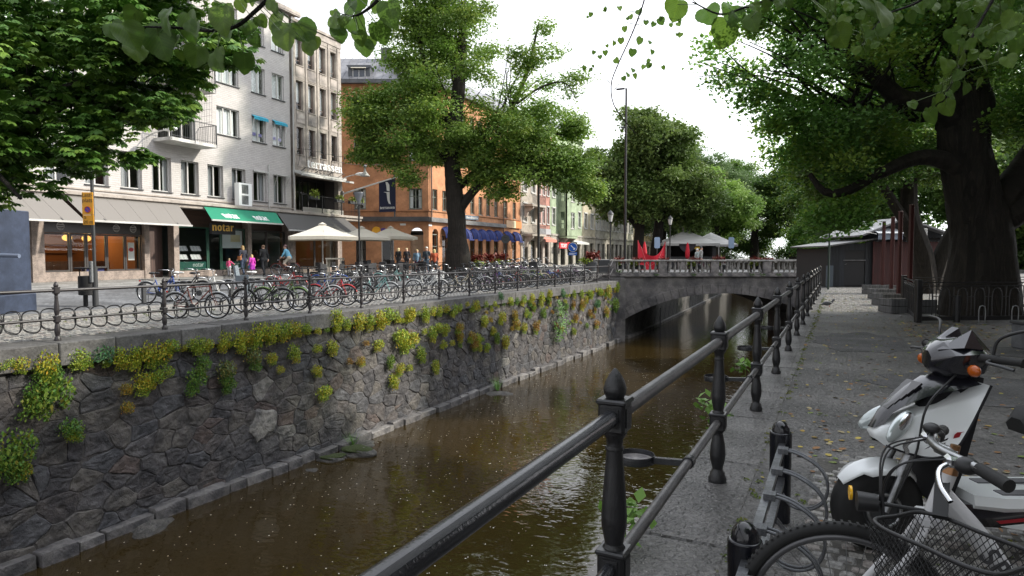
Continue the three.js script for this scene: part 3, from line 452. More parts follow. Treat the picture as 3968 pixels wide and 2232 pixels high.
  // round white emblems on the dark fascia
  for (const x of [-13.3, -10.75, -9.9, -17, -20]) mesh('emblem', [tr(torus(0.16, 0.016, 22, 5), x, 2.85, -0.21), bx(x - 0.13, x + 0.13, 2.9, 2.93, -0.215, -0.2), bx(x - 0.14, x + 0.14, 2.82, 2.845, -0.215, -0.2), bx(x - 0.1, x + 0.1, 2.75, 2.77, -0.215, -0.2)], std([0.4, 0.38, 0.36], 0.6), white);
  // rooms: warm cafe and office
  interior(white, -27, -9.44, 0.2, 3.3, -5.5, -0.62, std([0.24, 0.1, 0.04], 0.9)); interior(white, -9.4, 0.3, 0.2, 3.3, -5.5, -0.62, std([0.1, 0.12, 0.11], 0.9)); interior(white, 0.4, 5.4, 0.2, 3.3, -5.5, -0.62, std([0.22, 0.13, 0.08], 0.9));
  mesh('counter', uvm(bx(-12.9, -9.6, 0.32, 1.3, -3.2, -2.5)), std([0.12, 0.06, 0.03], 0.6, { map: T.wood, k: 1 }), white);
  mesh('shelf', [bx(-12.4, -9.6, 1.7, 1.74, -5.3, -5), bx(-12.4, -9.6, 2.1, 2.14, -5.3, -5)], std([0.2, 0.1, 0.05], 0.6), white);
  for (const [x, z] of [[-11.9, -2.0], [-10.6, -2.6], [-13.4, -2.2], [2.5, -2.5]]) { const lm = new THREE.MeshStandardMaterial({ color: C(0.8, 0.5, 0.15), emissive: C(1, 0.55, 0.12), emissiveIntensity: 1.1, roughness: 0.6 }); const wp = V(x, 2.4, z); mesh('pendant_lamp', ball(0.2, x, 2.4, z, 12, 8, 1, 0.75, 1), lm, white); mesh('lamp_cord', rod([x, 2.56, z], [x, 3.19, z], 0.01), M.black, white); const pl = new THREE.PointLight(new THREE.Color(1, 0.62, 0.25), x > 0 ? 2 : 3.2, 0, 2); pl.position.copy(wp); pl.castShadow = true; pl.shadow.radius = 8; white.add(pl); }
  mesh('display_table', [bx(-12.1, -11.25, 0.32, 1.05, -0.75, -0.4)], std([0.03, 0.035, 0.12], 0.8), white);
}
// shop awnings: sloping cloth with a front bar
function awning(label, a0, a1, b0, b1, yt, yb, out, mat, seams = 5) {
  const t = thing('awning', label, 'awning', FO, TH), q = (x, y, z) => V(x, y, z), n = 14, P = [];
  for (let i = 0; i < n; i++) { const u0 = i / n, u1 = (i + 1) / n; const A = [lerp(a0, a1, u0), yt, 0.52], B = [lerp(a0, a1, u1), yt, 0.52], Cc = [lerp(b0, b1, u1), yb, out], D = [lerp(b0, b1, u0), yb, out]; const sag = 0.0; const g = new THREE.BufferGeometry(); g.setAttribute('position', new THREE.Float32BufferAttribute([...A, ...D, ...Cc, ...A, ...Cc, ...B], 3)); g.setAttribute('uv', new THREE.Float32BufferAttribute([A[0], 0, D[0], 1.5, Cc[0], 1.5, A[0], 0, Cc[0], 1.5, B[0], 0], 2)); g.computeVertexNormals(); P.push(g); }
  mesh('cloth', P, mat, t); const S = [];
  for (let i = 1; i < seams; i++) { const u = i / seams; S.push(bar([lerp(a0, a1, u), yt + 0.004, 0.52], [lerp(b0, b1, u), yb + 0.004, out], 0.025, 0.006)); }
  for (const g of S) mesh('seam', g, mat, t); mesh('front_bar', [bar([b0, yb - 0.01, out], [b1, yb - 0.01, out], 0.07, 0.08)], M.offwhite, t);
  for (const k of [0.15, 0.85]) mesh('folding_arm', bar([lerp(a0, a1, k), yt - 0.25, 0.5], [lerp(b0, b1, k), yb, out], 0.05, 0.05), M.metalDark, t);
  return t;
}
M.awnGrey = std([0.27, 0.25, 0.23], 0.9, { map: T.weave, k: 4, side: THREE.DoubleSide }); M.awnDark = std([0.13, 0.125, 0.12], 0.9, { map: T.weave, k: 4, side: THREE.DoubleSide }); M.awnGreen = std([0.015, 0.3, 0.17], 0.85, { map: T.weave, k: 4, side: THREE.DoubleSide });
awning('grey shop awning at the left edge, partly behind chestnut leaves', -19.6, -13.85, -19.6, -13.45, 4.13, 2.98, 1.75, M.awnGrey, 7);
awning('long grey shop awning between the yellow signs and the green awning', -13.6, -7.95, -13.35, -8.2, 4.13, 3.05, 1.75, M.awnGrey, 6);
{
  const t = awning('bright green shop awning with white lettering', -6.4, -1.22, -7.0, -1.96, 4.15, 3.4, 1.75, M.awnGreen, 3);
  const sl = Math.atan2(0.75, 1.23); for (const x of [-5.35, -3.2]) mesh('lettering', tr(text('notar', 0.56, 0.01).scale(0.52, 1, 1), x, 3.56, 1.5, 0, -(PI / 2 - sl)), M.white, t);
  const s = thing('shop_sign', 'black hanging sign with amber lettering under the green awning', 'sign', FO, TH);
  mesh('board', bx(-6.05, -4.45, 2.72, 3.3, 0.5, 0.66), M.dark, s); mesh('lettering', tr(text('notar', 0.4, 0.02), -5.3, 2.9, 0.662), std([0.75, 0.45, 0.1], 0.5), s); mesh('bracket', [bx(-5.3, -5.26, 3.3, 4.0, 0.56, 0.6)], M.metalDark, s);
}
awning('dark grey-brown awning behind the first cream parasol', -1.15, 5.2, -1.48, 5.7, 4.16, 3.08, 1.75, M.awnDark, 1);

const ter = thing('office_building', 'narrow beige concrete front with tall windows and a first-floor terrace', 'building', FO, TH);
{
  const c4 = [[1.24, 1.88], [2.36, 3.0], [3.47, 4.1], [4.6, 5.2]], rows = [[8.0, 9.72], [10.8, 12.64], [13.6, 15.33]], holes = [];
  for (const [y0, y1] of rows) for (const [a, b] of c4) holes.push([a, b, y0, y1]);
  holes.push([1.07, 5.28, 4.48, 6.66]);
  mesh('wall', panel(0.96, 5.69, 4.36, 15.75, holes, 0.34, 0.02), M.plaster, ter);
  mesh('parapet', uvm(merge([bx(0.96, 5.7, 15.76, 16.18, -0.4, 0.06), bx(0.94, 5.76, 16.19, 16.36, -12.4, 0.14)])), M.plasterDirty, ter);
  mesh('side_wall', uvm(merge([bx(5.4, 5.688, 0.2, 15.75, -12, -0.33), bx(0.97, 5.68, 0.2, 16.1, -12.3, -12.01)])), M.plaster, ter);
  for (const y of [9.97, 10.22, 12.72, 12.96, 15.5]) mesh('string_course', uvm(bx(0.97, 5.695, y, y + 0.035, 0.02, 0.045)), M.plasterDirty, ter);
  for (const x of [1.06, 2.18, 3.28, 4.4, 5.36]) mesh('pilaster', uvm(bx(x - 0.09, x + 0.05, 7.4, 15.7, 0.021, 0.075)), M.plaster, ter);
  for (const [y0, y1] of rows) for (const [a, b] of c4) mesh('spandrel', uvm(bx(a - 0.02, b + 0.1, y0 - 0.78, y0 - 0.06, 0.021, 0.045)), M.plasterDirty, ter);
  for (const [y0, y1] of rows) { interior(ter, 1.0, 5.38, y0 - 0.6, y1 + 0.5, -4, -0.35); for (const [a, b] of c4) windowUnit(ter, a, b, y0, y1, { cols: 1, trans: [0.2], fm: M.winBrown || (M.winBrown = std([0.16, 0.115, 0.1], 0.6)), dep: 0.22, frame: 0.05, sill: M.plaster, z: 0.02, curtain: y0 > 9 ? [[0, 1, rr(0.6, 0.95)]] : rnd() < 0.5 ? [[0, 0.6, 0.7]] : null }); }  // curtains here stand in for pale sky reflected in the panes
  // terrace recess
  interior(ter, 1.0, 5.38, 4.36, 6.9, -3.2, -0.34, std([0.06, 0.05, 0.047], 0.7));
  windowUnit(ter, 1.1, 5.26, 4.5, 6.64, { cols: 5, dep: 1.2, fm: M.dark, sill: null, frame: 0.06 });
  const rg = []; for (let x = 1.1; x < 7.05; x += 0.105) rg.push(rod([x, 4.4, 0.5], [x, 5.42, 0.5], 0.009, 0.009, 4)); for (let z = -2; z < 0.5; z += 0.12) rg.push(rod([7.0, 4.4, z], [7.0, 5.42, z], 0.009, 0.009, 4)); rg.push(bar([1.07, 5.43, 0.5], [7.02, 5.43, 0.5], 0.05, 0.03), bar([7.0, 5.43, -2], [7.0, 5.43, 0.48], 0.05, 0.03)); for (const x of [1.1, 3.0, 5.0, 7.0]) rg.push(bar([x, 4.35, 0.5], [x, 5.5, 0.5], 0.05, 0.05));
  mesh('balustrade', rg, M.black, ter); mesh('kick_panel', [bx(1.1, 5.2, 4.36, 4.66, 0.46, 0.48)], std([0.4, 0.38, 0.34], 0.8), ter);
  mesh('roof_slab', uvm(bx(5.7, 7.2, 4.0, 4.34, -4, -0.35)), M.plaster, ter);
  mesh('wall', uvm(bx(5.0, 5.69, 0.2, 4.0, -0.9, -0.55)), M.plaster, ter);
  // terrace awning
  mesh('terrace_awning', [tr(box(5.2, 0.03, 0.72), 3.42, 6.74, 0.36, 0, 0.22), bar([0.82, 6.64, 0.72], [6.02, 6.64, 0.72], 0.1, 0.12), bx(0.82, 6.0, 6.82, 6.95, 0.03, 0.16)], M.offwhite, ter);
  // letters on a rail
  const W = 'terrassen', w = 3.5 / W.length; mesh('letter_rail', [bar([1.3, 7.16, 0.5], [5.35, 7.16, 0.5], 0.03, 0.03), ...[1.5, 2.8, 4.1, 5.2].map((x) => bar([x, 6.95, 0.1], [x, 7.16, 0.5], 0.03, 0.03))], M.metalDark, ter);
  [...W].forEach((ch, i) => mesh('letter', tr(text(ch, 0.5, 0.05, fontS), 1.55 + w * (i + 0.5), 7.2, 0.48), M.white, ter));
  for (const x of [1.6, 2.75, 3.9, 4.95, 5.85]) mesh('sign_lamp', [rod([x - 0.3, 7.3, 0.05], [x - 0.3, 8.3, 0.3], 0.012), rod([x - 0.3, 8.3, 0.3], [x + 0.1, 8.3, 0.75], 0.012), rod([x + 0.1, 8.3, 0.75], [x + 0.14, 8.12, 0.72], 0.035, 0.05, 8)], M.black, ter);
}
// planters on the terrace rail
reseed(31);
function bushGeo(n, r, ls, flat = 1) { const P = []; for (let i = 0; i < n; i++) { const d = V(rr(-1, 1), rr(-0.3, 1) * flat, rr(-1, 1)).normalize().multiplyScalar(r * Math.cbrt(rnd()) * rr(0.8, 1.1)); const g = leafQuad(ls * rr(0.7, 1.3)); g.rotateX(rr(-1.2, 1.2)); g.rotateY(rr(0, 6.3)); g.translate(d.x, d.y * flat, d.z); P.push(g); } return merge(P); }
function leafQuad(s) { const g = new THREE.BufferGeometry(); g.setAttribute('position', new THREE.Float32BufferAttribute([0, 0, 0, s * 0.42, s * 0.1, s * 0.5, 0, 0.02 * s, s * 1.1, -s * 0.42, s * 0.1, s * 0.5], 3)); g.setAttribute('uv', new THREE.Float32BufferAttribute([0.5, 0, 1, 0.5, 0.5, 1, 0, 0.5], 2)); g.setIndex([0, 3, 2, 0, 2, 1]); g.computeVertexNormals(); return g; }
const leafMat = (r, g, b, t = 0.35) => new THREE.MeshPhysicalMaterial({ color: C(r, g, b), roughness: 0.55, transmission: t, thickness: 0, side: THREE.DoubleSide, specularIntensity: 0.5 });
M.leafA = leafMat(0.09, 0.17, 0.035); M.leafY = leafMat(0.2, 0.26, 0.03);
{
  const bg = bushGeo(130, 0.34, 0.13), w = ['left end of the terrace railing', 'middle of the terrace railing', 'corner of the terrace railing', 'far end of the terrace railing'];
  [2.05, 4.55, 6.0, 6.8].forEach((x, i) => { const t = thing('planter_box', 'planter with trailing green plants on the ' + w[i], 'planter', [FO[0], 5.3, FO[2]], TH, 'planters on the terrace railing'); mesh('trough', cbox(0.8, 0.2, 0.24, 0.02, x, -0.04, 0.66), M.metalDark, t); const m = mesh('foliage', bg, M.leafY, t); m.position.set(x, 0.14, 0.68); m.scale.set(1.2, i === 0 ? 1.3 : 0.8, 0.7); });
}
// ---------------------------------------------------------------- orange corner house
reseed(515);
{
  const b = thing('corner_building', 'orange plastered corner house with a grey roof and dark band above the ground floor', 'building', [-28.95, 0, -43.33]);
  const A = 26.54 * deg, left = new THREE.Group(), om = M.orange, light = om;
  const at = (m, side) => { if (side === 'L') m.rotation.y = A; else m.rotation.y = PI / 2; return m; };
  // left face
  const wl = [], cols = [[-9.6, -8.6], [-7.8, -6.9], [-5.83, -4.91], [-3.87, -2.96], [-1.55, -0.5]], rows = [[5.24, 6.85], [9.0, 10.75], [12.0, 13.55]];
  for (const r of rows) for (const c of cols) wl.push([...c, ...r]);
  const doorL = [-1.5, -0.42, 0.45, 3.78, 'arch'];
  at(mesh('wall', panel(-11, 0, 0.3, 14.9, [...wl, doorL, [-5.75, -4.95, 0.5, 3.0], [-3.75, -2.75, 0.5, 3.0]], 0.4), om, b), 'L');
  // right face
  const sx = [0.9, 2.36, 3.85, 5.33, 6.86, 8.31, 9.76, 11.32, 13.3, 15.15], wr = [];
  for (const [y0, y1] of rows) for (const s of sx) wr.push([s - 0.36, s + 0.36, y0, y1]);
  const gr = sx.slice(1).map((s) => [s - 0.42, s + 0.42, 0.75, 3.2]);
  at(mesh('wall', panel(0, 16.5, 0.3, 14.9, [...wr, [0.5, 1.36, 0.7, 3.72, 'arch'], ...gr], 0.4, 0.001), light, b), 'R');
  const place = (m, s) => at(m, s);
  const win = (r, s, o) => { const m = windowUnit(b, ...r, { cols: 2, trans: [0.62], fm: M.winGreen, sill: M.slate, dep: 0.14, frame: 0.07, ...o }); place(m, s); };
  wl.forEach((r) => win(r, 'L', { curtain: rnd() < 0.7 ? [[0, 0.3, 1], [0.7, 1, 1]] : null })); wr.forEach((r) => win(r, 'R', { curtain: rnd() < 0.5 ? [[0, 0.35, 0.9]] : null, frame: 0.06 }));
  gr.forEach((r) => win(r, 'R', { cols: 1, trans: [0.55], fm: M.dark })); win([0.5, 1.36, 0.7, 3.3], 'R', { cols: 1, fm: M.winGreen });
  win([-5.75, -4.95, 0.5, 3.0], 'L', { cols: 1, fm: M.dark }); win([-3.75, -2.75, 0.5, 3.0], 'L', { cols: 1, fm: M.offwhite, trans: [] });
  at(mesh('door', [bx(-1.5, -0.42, 0.45, 3.2, -0.45, -0.4), ...[0, 1, 2].flatMap((i) => [0, 1].map((k) => bx(-1.35 + k * 0.45, -0.98 + k * 0.45, 1.5 + i * 0.5, 1.9 + i * 0.5, -0.39, -0.36)))], std([0.3, 0.2, 0.13], 0.6), b), 'L');
  // rooms
  for (const y of [0.35, 4.7, 8.4, 11.5]) { at(interior(b, -10.9, -0.3, y, y + 3.2, -3.4, -0.42), 'L'); at(interior(b, 0.6, 16.3, y, y + 3.2, -3.4, -0.42), 'R'); }
  // bands, courses, eaves
  const dk = std([0.075, 0.072, 0.075], 0.6, { map: T.mott, k: 0.6 }), grey = std([0.2, 0.195, 0.19], 0.6, { map: T.mott, k: 0.6 });
  at(mesh('band', uvm(bx(-11, 0.1, 4.26, 4.62, 0.002, 0.34)), dk, b), 'L'); at(mesh('band', uvm(bx(-0.1, 12.75, 4.24, 4.58, 0.003, 0.36)), grey, b), 'R');
  for (const y of [5.08, 8.85, 14.4]) { at(mesh('string_course', uvm(bx(-11, 0.06, y, y + 0.1, 0.002, 0.09)), om, b), 'L'); at(mesh('string_course', uvm(bx(-0.05, 16.5, y, y + 0.1, 0.003, 0.1)), light, b), 'R'); }
  for (const [y0] of rows.slice(1)) for (const c of cols) at(mesh('window_apron', uvm(bx(c[0] - 0.2, c[1] + 0.2, y0 - 0.28, y0 - 0.08, 0.002, 0.1)), om, b), 'L');
  at(mesh('eave', uvm(bx(-11.3, 0.4, 14.9, 15.2, -0.3, 0.42)), M.slate, b), 'L'); at(mesh('eave', uvm(bx(-0.3, 16.5, 14.905, 15.195, -0.3, 0.42)), M.slate, b), 'R');
  // roof with standing seams
  const roof = at(mesh('roof', uvm(tr(box(11.6, 0.14, 4.6), -5.4, 16.5, -1.7, 0, 0.62)), std([0.2, 0.2, 0.215], 0.5, { map: T.mott, k: 0.5 }), b), 'L'); const seams = []; for (let x = -11; x < 0.3; x += 0.62) seams.push(tr(box(0.04, 0.05, 4.55), x, 16.6, -1.7, 0, 0.62)); mesh('roof_seam', seams, std([0.15, 0.15, 0.165], 0.5), roof);
  const roofR = at(mesh('roof', uvm(tr(box(16.5, 0.14, 4.6), 8.25, 16.5, -1.7, 0, 0.62)), std([0.2, 0.2, 0.215], 0.5, { map: T.mott, k: 0.5 }), b), 'R');
  for (const x of [-5.4, -1.6]) { const d = at(mesh('dormer', [bx(x - 0.85, x + 0.85, 15.25, 16.4, -2.2, -0.25), tr(new THREE.CylinderGeometry(0.95, 0.95, 2.1, 16, 1, false, -PI / 2, PI).rotateX(PI / 2).scale(1, 0.35, 1), x, 16.4, -1.15)], std([0.07, 0.075, 0.085], 0.5), b), 'L'); mesh('dormer_window', [bx(x - 0.5, x + 0.5, 15.35, 16.2, -0.249, -0.22)], M.winFrame, d); mesh('pane', [bx(x - 0.44, x - 0.03, 15.42, 16.13, -0.219, -0.214), bx(x + 0.03, x + 0.44, 15.42, 16.13, -0.219, -0.214)], std([0.06, 0.07, 0.09], 0.05), d); mesh('dormer_awning', [tr(box(1.15, 0.03, 0.3), x, 16.2, -0.08, 0, 0.5)], M.cream, d); }
  at(mesh('chimney', uvm(bx(-4.2, -3.4, 16.5, 18.6, -3.6, -2.9)), std([0.09, 0.09, 0.1], 0.8), b), 'L');
  at(mesh('drainpipe', [rod([-2.65, 4.6, 0.12], [-2.65, 14.9, 0.12], 0.06)], M.slate, b), 'L'); for (const [x, y] of [[0.25, 4.6], [12.6, 0.5]]) at(mesh('drainpipe', rod([x, y, 0.12], [x, 14.9, 0.12], 0.055), M.pipe || (M.pipe = std([0.13, 0.08, 0.06], 0.6)), b), 'R');
  // street sign plates and coloured fascia sign
  at(mesh('name_plate', [bx(-2.25, -1.8, 3.95, 4.1, 0.01, 0.03)], M.white, b), 'L'); at(mesh('name_plate', [bx(-0.05, 0.4, 3.9, 4.05, 0.02, 0.04)], M.white, b), 'R');
  at(mesh('fascia_sign', [bx(13.1, 14.6, 4.3, 5.0, 0.05, 0.2)], std([0.5, 0.33, 0.2], 0.7), b), 'R'); at(mesh('fascia_sign', [bx(14.62, 15.1, 4.3, 5.0, 0.05, 0.2)], std([0.55, 0.52, 0.35], 0.7), b), 'R'); at(mesh('fascia_sign', [bx(15.12, 16.4, 4.3, 5.0, 0.05, 0.2)], std([0.62, 0.2, 0.06], 0.7), b), 'R');
  at(mesh('fascia_sign', [bx(5.2, 7.6, 4.7, 5.06, 0.1, 0.2)], std([0.1, 0.13, 0.17], 0.6), b), 'R'); at(mesh('lettering', [5.5, 5.75, 6.0, 6.3, 6.55, 6.8, 7.05, 7.3].map((x, i) => bx(x, x + 0.17, 4.79, 4.79 + (i % 3 ? 0.13 : 0.19), 0.201, 0.21)), M.offwhite, b), 'R');
  at(mesh('shop_emblem', [tr(torus(0.3, 0.06, 20, 8), -4.1, 3.5, 0.1), tr(new THREE.CylinderGeometry(0.28, 0.28, 0.05, 20).rotateX(PI / 2), -4.1, 3.5, 0.1)], std([0.7, 0.35, 0.02], 0.5), b), 'L'); at(mesh('shop_emblem', [tr(new THREE.CylinderGeometry(0.34, 0.34, 0.06, 20).rotateX(PI / 2), -3.55, 3.4, 0.1)], std([0.08, 0.04, 0.2], 0.5), b), 'L');
  // blue quarter-dome awnings
  const blue = std([0.016, 0.035, 0.2], 0.75, { map: T.weave, k: 5, side: THREE.DoubleSide }); const P = []; const n = 7;
  for (let i = 0; i < n; i++) { const a0 = i / n * PI / 2, a1 = (i + 1) / n * PI / 2; const s = 0.55; const g = new THREE.BufferGeometry(), y = (a) => Math.cos(a) * 0.95, z = (a) => Math.sin(a) * 0.8; const pos = []; for (const [u0, u1] of [[-1, -0.5], [-0.5, 0], [0, 0.5], [0.5, 1]]) { const q = (u, a) => { const k = Math.sqrt(Math.max(0, 1 - u * u * 0.35)); return [u * s, y(a) * k, z(a) * (0.35 + 0.65 * Math.sqrt(1 - u * u * 0.92))]; }; pos.push(...q(u0, a0), ...q(u0, a1), ...q(u1, a1), ...q(u0, a0), ...q(u1, a1), ...q(u1, a0)); } g.setAttribute('position', new THREE.Float32BufferAttribute(pos, 3)); g.setAttribute('uv', new THREE.Float32BufferAttribute(new Array(pos.length / 3 * 2).fill(0).map((_, k) => k * 0.13), 2)); g.computeVertexNormals(); P.push(g); }
  P.push(bx(-0.55, 0.55, -0.12, 0.0, 0.78, 0.8).scale(0.8, 1, 1)); const ribs = [-0.55, -0.28, 0, 0.28, 0.55].map((u) => tube([...Array(6).keys()].map((i) => { const a = i / 5 * PI / 2, k = Math.sqrt(1 - (u / 0.55) ** 2 * 0.35); return [u, Math.cos(a) * 0.95 * k + 0.01, Math.sin(a) * 0.8 * (0.35 + 0.65 * Math.sqrt(1 - (u / 0.55) ** 2 * 0.92)) + 0.01]; }), 0.012, 8, 4));
  const dg = merge(P), rg = merge(ribs), ord = ['nearest the corner', 'second from the corner', 'behind the trunk of the big tree', 'fourth from the corner', 'fifth from the corner', 'sixth from the corner', 'seventh from the corner', 'next to last', 'last, farthest along the street'];
  sx.slice(1).forEach((s, i) => { const t = thing('dome_awning', 'rounded blue window awning on the orange house, ' + ord[i], 'awning', [-28.95 + 0.02, 3.0, -43.33 - s], PI / 2, 'blue awnings on the orange house'); mesh('cloth', dg, blue, t); mesh('rib', rg, blue, t); });
}
// ---------------------------------------------------------------- row of town houses farther along
function townhouse(o) {
  const { name = 'town_house', label, s0, s1, h, base = 0.5, wallM, gfM = wallM, rows, cols, wdt = 0.85, gf = [], fm = M.offwhite, roofM = M.slate, X = -28.93, frame = null, zo = 0 } = o;
  const b = thing(name, label, 'building', [X, 0, -43.33 - s0], PI / 2), L = s1 - s0, holes = [], w = [];
  for (const [y0, y1] of rows) for (let i = 0; i < cols; i++) { const c = L * (i + 0.5) / cols; if (o.skip && o.skip(c, y0)) continue; w.push([c - wdt / 2, c + wdt / 2, y0, y1]); }
  for (const g of gf) holes.push(g);
  mesh('wall', panel(0.03, L - 0.03, 4.0, h, w, 0.35), wallM, b); mesh('ground_floor_wall', panel(0.03, L - 0.03, base - 0.3, 3.985, holes, 0.35, 0.05), gfM, b);
  mesh('side_wall', uvm(merge([bx(0.03, 0.3, 0, h, -9, -0.36), bx(L - 0.3, L - 0.03, 0, h, -9, -0.36)])), wallM, b);
  for (const r of w) windowUnit(b, ...r, { cols: 2, trans: [0.7], fm, sill: null, dep: 0.12, frame: 0.08, curtain: rnd() < 0.4 ? [[0, 0.4, 1]] : null });
  for (const r of gf) windowUnit(b, r[0], r[1], r[2], r[4] ? r[3] - 0.4 : r[3], { cols: 1, fm: M.dark, sill: null, dep: 0.15, frame: 0.08, trans: [0.7] });
  for (const r of w) mesh('window_trim', [bx(r[0] - 0.12, r[1] + 0.12, r[3] + 0.02, r[3] + 0.16, 0.002, 0.1), bx(r[0] - 0.1, r[1] + 0.1, r[2] - 0.14, r[2] - 0.03, 0.002, 0.09), bx(r[0] - 0.11, r[0] - 0.01, r[2] - 0.03, r[3] + 0.02, 0.002, 0.05), bx(r[1] + 0.01, r[1] + 0.11, r[2] - 0.03, r[3] + 0.02, 0.002, 0.05)], fm, b);
  mesh('interior', [bx(0.35, L - 0.35, 0.3, h - 0.2, -2.3, -2.2)], M.room, b);
  mesh('string_course', uvm(bx(0.02, L - 0.02, 3.84, 4.06, 0.051, 0.16)), gfM, b); mesh('cornice', uvm(merge([bx(-0.02, L + 0.02, h, h + 0.3, -0.3, 0.35), bx(0, L, h - 0.25, h - 0.002, 0.002, 0.14)])), wallM, b);
  for (let y = base + 0.2; y < 3.8; y += 0.42) if (o.rustic) mesh('rustication', uvm(merge(gapRuns(0.05, L - 0.05, gf).map(([a, c]) => bx(a, c, y, y + 0.37, 0.051, 0.075)))), gfM, b);
  mesh('roof', uvm(tr(box(L, 0.15, 5), L / 2, h + 1.6, -2, 0, 0.6)), roofM, b);
  return b;
}
function gapRuns(a, b, holes) { const hs = holes.map((h) => [h[0] - 0.05, h[1] + 0.05]).sort((p, q) => p[0] - q[0]); const out = []; let x = a; for (const [p, q] of hs) { if (p > x) out.push([x, p]); x = Math.max(x, q); } if (x < b) out.push([x, b]); return out; }
const mk = (r, g, b) => std([r, g, b], 0.88, { map: T.mott, k: 0.3 });
const rows3 = [[5.1, 6.9], [8.2, 10.0], [11.3, 12.9]];
{
  const b = townhouse({ label: 'pale stone house front with stacked stone balconies next to the orange house', s0: 16.52, s1: 20.6, h: 15.2, wallM: mk(0.5, 0.44, 0.37), rows: rows3, cols: 2, wdt: 0.9, gf: [[0.5, 1.7, 0.5, 3.2], [2.4, 3.6, 0.5, 3.2]], rustic: true });
  for (const y of [3.8, 6.8]) { const k = mesh('balcony', [bx(0.3, 3.8, y - 0.2, y, 0.16, 1.2), ...[0.7, 3.3].map((x) => ext([[0.16, 0], [0.16, -1.2], [0.4, -1.1], [0.55, -0.6], [1.1, -0.25], [1.15, 0]], 0.25).rotateY(-PI / 2).translate(x + 0.12, y - 0.2, 0))], b.children[0].material, b); const g = []; for (let x = 0.35; x < 3.8; x += 0.11) g.push(rod([x, y, 1.15], [x, y + 0.85, 1.15], 0.012, 0.012, 4)); g.push(bar([0.3, y + 0.87, 1.15], [3.8, y + 0.87, 1.15], 0.05, 0.04)); for (let z = 0.2; z < 1.15; z += 0.12) g.push(rod([0.35, y, z], [0.35, y + 0.85, z], 0.012, 0.012, 4)); mesh('railing', g, M.metalDark, k); }
}
{ const b = townhouse({ label: 'pink town house with a striped red shop canopy', s0: 20.62, s1: 24.0, h: 14.2, wallM: mk(0.55, 0.27, 0.21), gfM: mk(0.48, 0.42, 0.37), rows: rows3, cols: 3, wdt: 0.55, gf: [[0.4, 1.3, 0.5, 3.2, 1], [1.9, 2.9, 0.5, 3.2, 1]], rustic: true }); mesh('shop_canopy', [tr(box(3.0, 0.05, 0.9), 1.7, 3.45, 0.5, 0, 0.35), bx(0.2, 3.2, 3.05, 3.3, 0.9, 0.93)], std([0.55, 0.2, 0.15], 0.8), b); mesh('name_board', [bx(0.2, 3.2, 3.9, 4.5, 0.17, 0.22)], std([0.35, 0.36, 0.37], 0.6), b); }
{
  const b = townhouse({ label: 'pale green town house with a projecting bay above a red shop sign', s0: 24.05, s1: 34.2, h: 15.5, wallM: mk(0.38, 0.46, 0.3), gfM: mk(0.44, 0.41, 0.35), rows: rows3, cols: 5, wdt: 0.85, gf: [[0.8, 2.2, 0.5, 3.2], [3.0, 4.4, 0.5, 3.2, 1], [5.4, 6.9, 0.5, 3.2], [7.8, 9.2, 0.5, 3.2]], rustic: true, skip: (c) => c > 2.4 && c < 6.0 });
  const gm = b.children[0].material, bay = mesh('bay', panel(2.4, 5.9, 3.85, 13.8, rows3.map(([a, c]) => [3.5, 4.8, a - 0.4, c - 0.3]), 0.2, 1.1), gm, b);
  mesh('bay_side', [tr(panel(0, 1.09, 3.85, 13.8, rows3.map(([a, c]) => [0.3, 0.8, a - 0.4, c - 0.3]), 0.2), 2.4, 0, 0.0, -PI / 2), tr(panel(0, 1.09, 3.85, 13.8, rows3.map(([a, c]) => [0.3, 0.8, a - 0.4, c - 0.3]), 0.2), 5.9, 0, 1.09, PI / 2), bx(2.45, 5.85, 3.6, 3.84, 0.1, 1.05), bx(2.4, 5.9, 13.8, 14.1, 0.02, 1.2)], gm, b);
  rows3.forEach(([a, c]) => windowUnit(b, 3.5, 4.8, a - 0.4, c - 0.3, { cols: 2, trans: [0.72], fm: M.offwhite, sill: M.offwhite, dep: 0.1, z: 1.1, frame: 0.09 }));
  for (const x of [3.0, 5.2]) mesh('console', [ext([[0, 0], [0, -0.9], [0.3, -0.7], [1.0, 0]], 0.3).rotateY(-PI / 2).translate(x + 0.15, 3.6, 0.05)], b.children[1].material, b);
  mesh('shop_canopy', [tr(box(4.2, 0.06, 1.1), 7.6, 3.25, 0.6, 0, 0.22), bx(5.5, 9.7, 2.95, 3.12, 1.1, 1.13)], std([0.5, 0.5, 0.46], 0.8), b);
  const s = thing('shop_sign', 'red hanging shop sign with white lettering below the green bay', 'sign', [-28.93, 0, -43.33 - 24.6], PI / 2); mesh('board', [bx(0.2, 2.6, 2.4, 3.05, 0.75, 0.87), bx(2.7, 4.2, 2.75, 3.15, 0.7, 0.8)], std([0.52, 0.02, 0.03], 0.6), s); mesh('lettering', tr(text('TICKET', 0.4, 0.02), 1.4, 2.53, 0.872), M.white, s); mesh('bracket', [bar([0.4, 2.9, 0.05], [0.4, 2.9, 0.74], 0.04, 0.04), bar([2.4, 2.9, 0.05], [2.4, 2.9, 0.74], 0.04, 0.04), bar([4.0, 2.95, 0.05], [4.0, 2.95, 0.69], 0.04, 0.04)], M.metalDark, s);
}
townhouse({ label: 'cream corner house with an orange panel between tall windows', s0: 34.25, s1: 39.1, h: 12, wallM: mk(0.5, 0.44, 0.31), gfM: mk(0.46, 0.41, 0.32), rows: rows3.slice(0, 2), cols: 2, wdt: 1.0, gf: [[0.6, 1.9, 0.5, 3.2], [2.8, 4.1, 0.5, 3.2]], rustic: true });
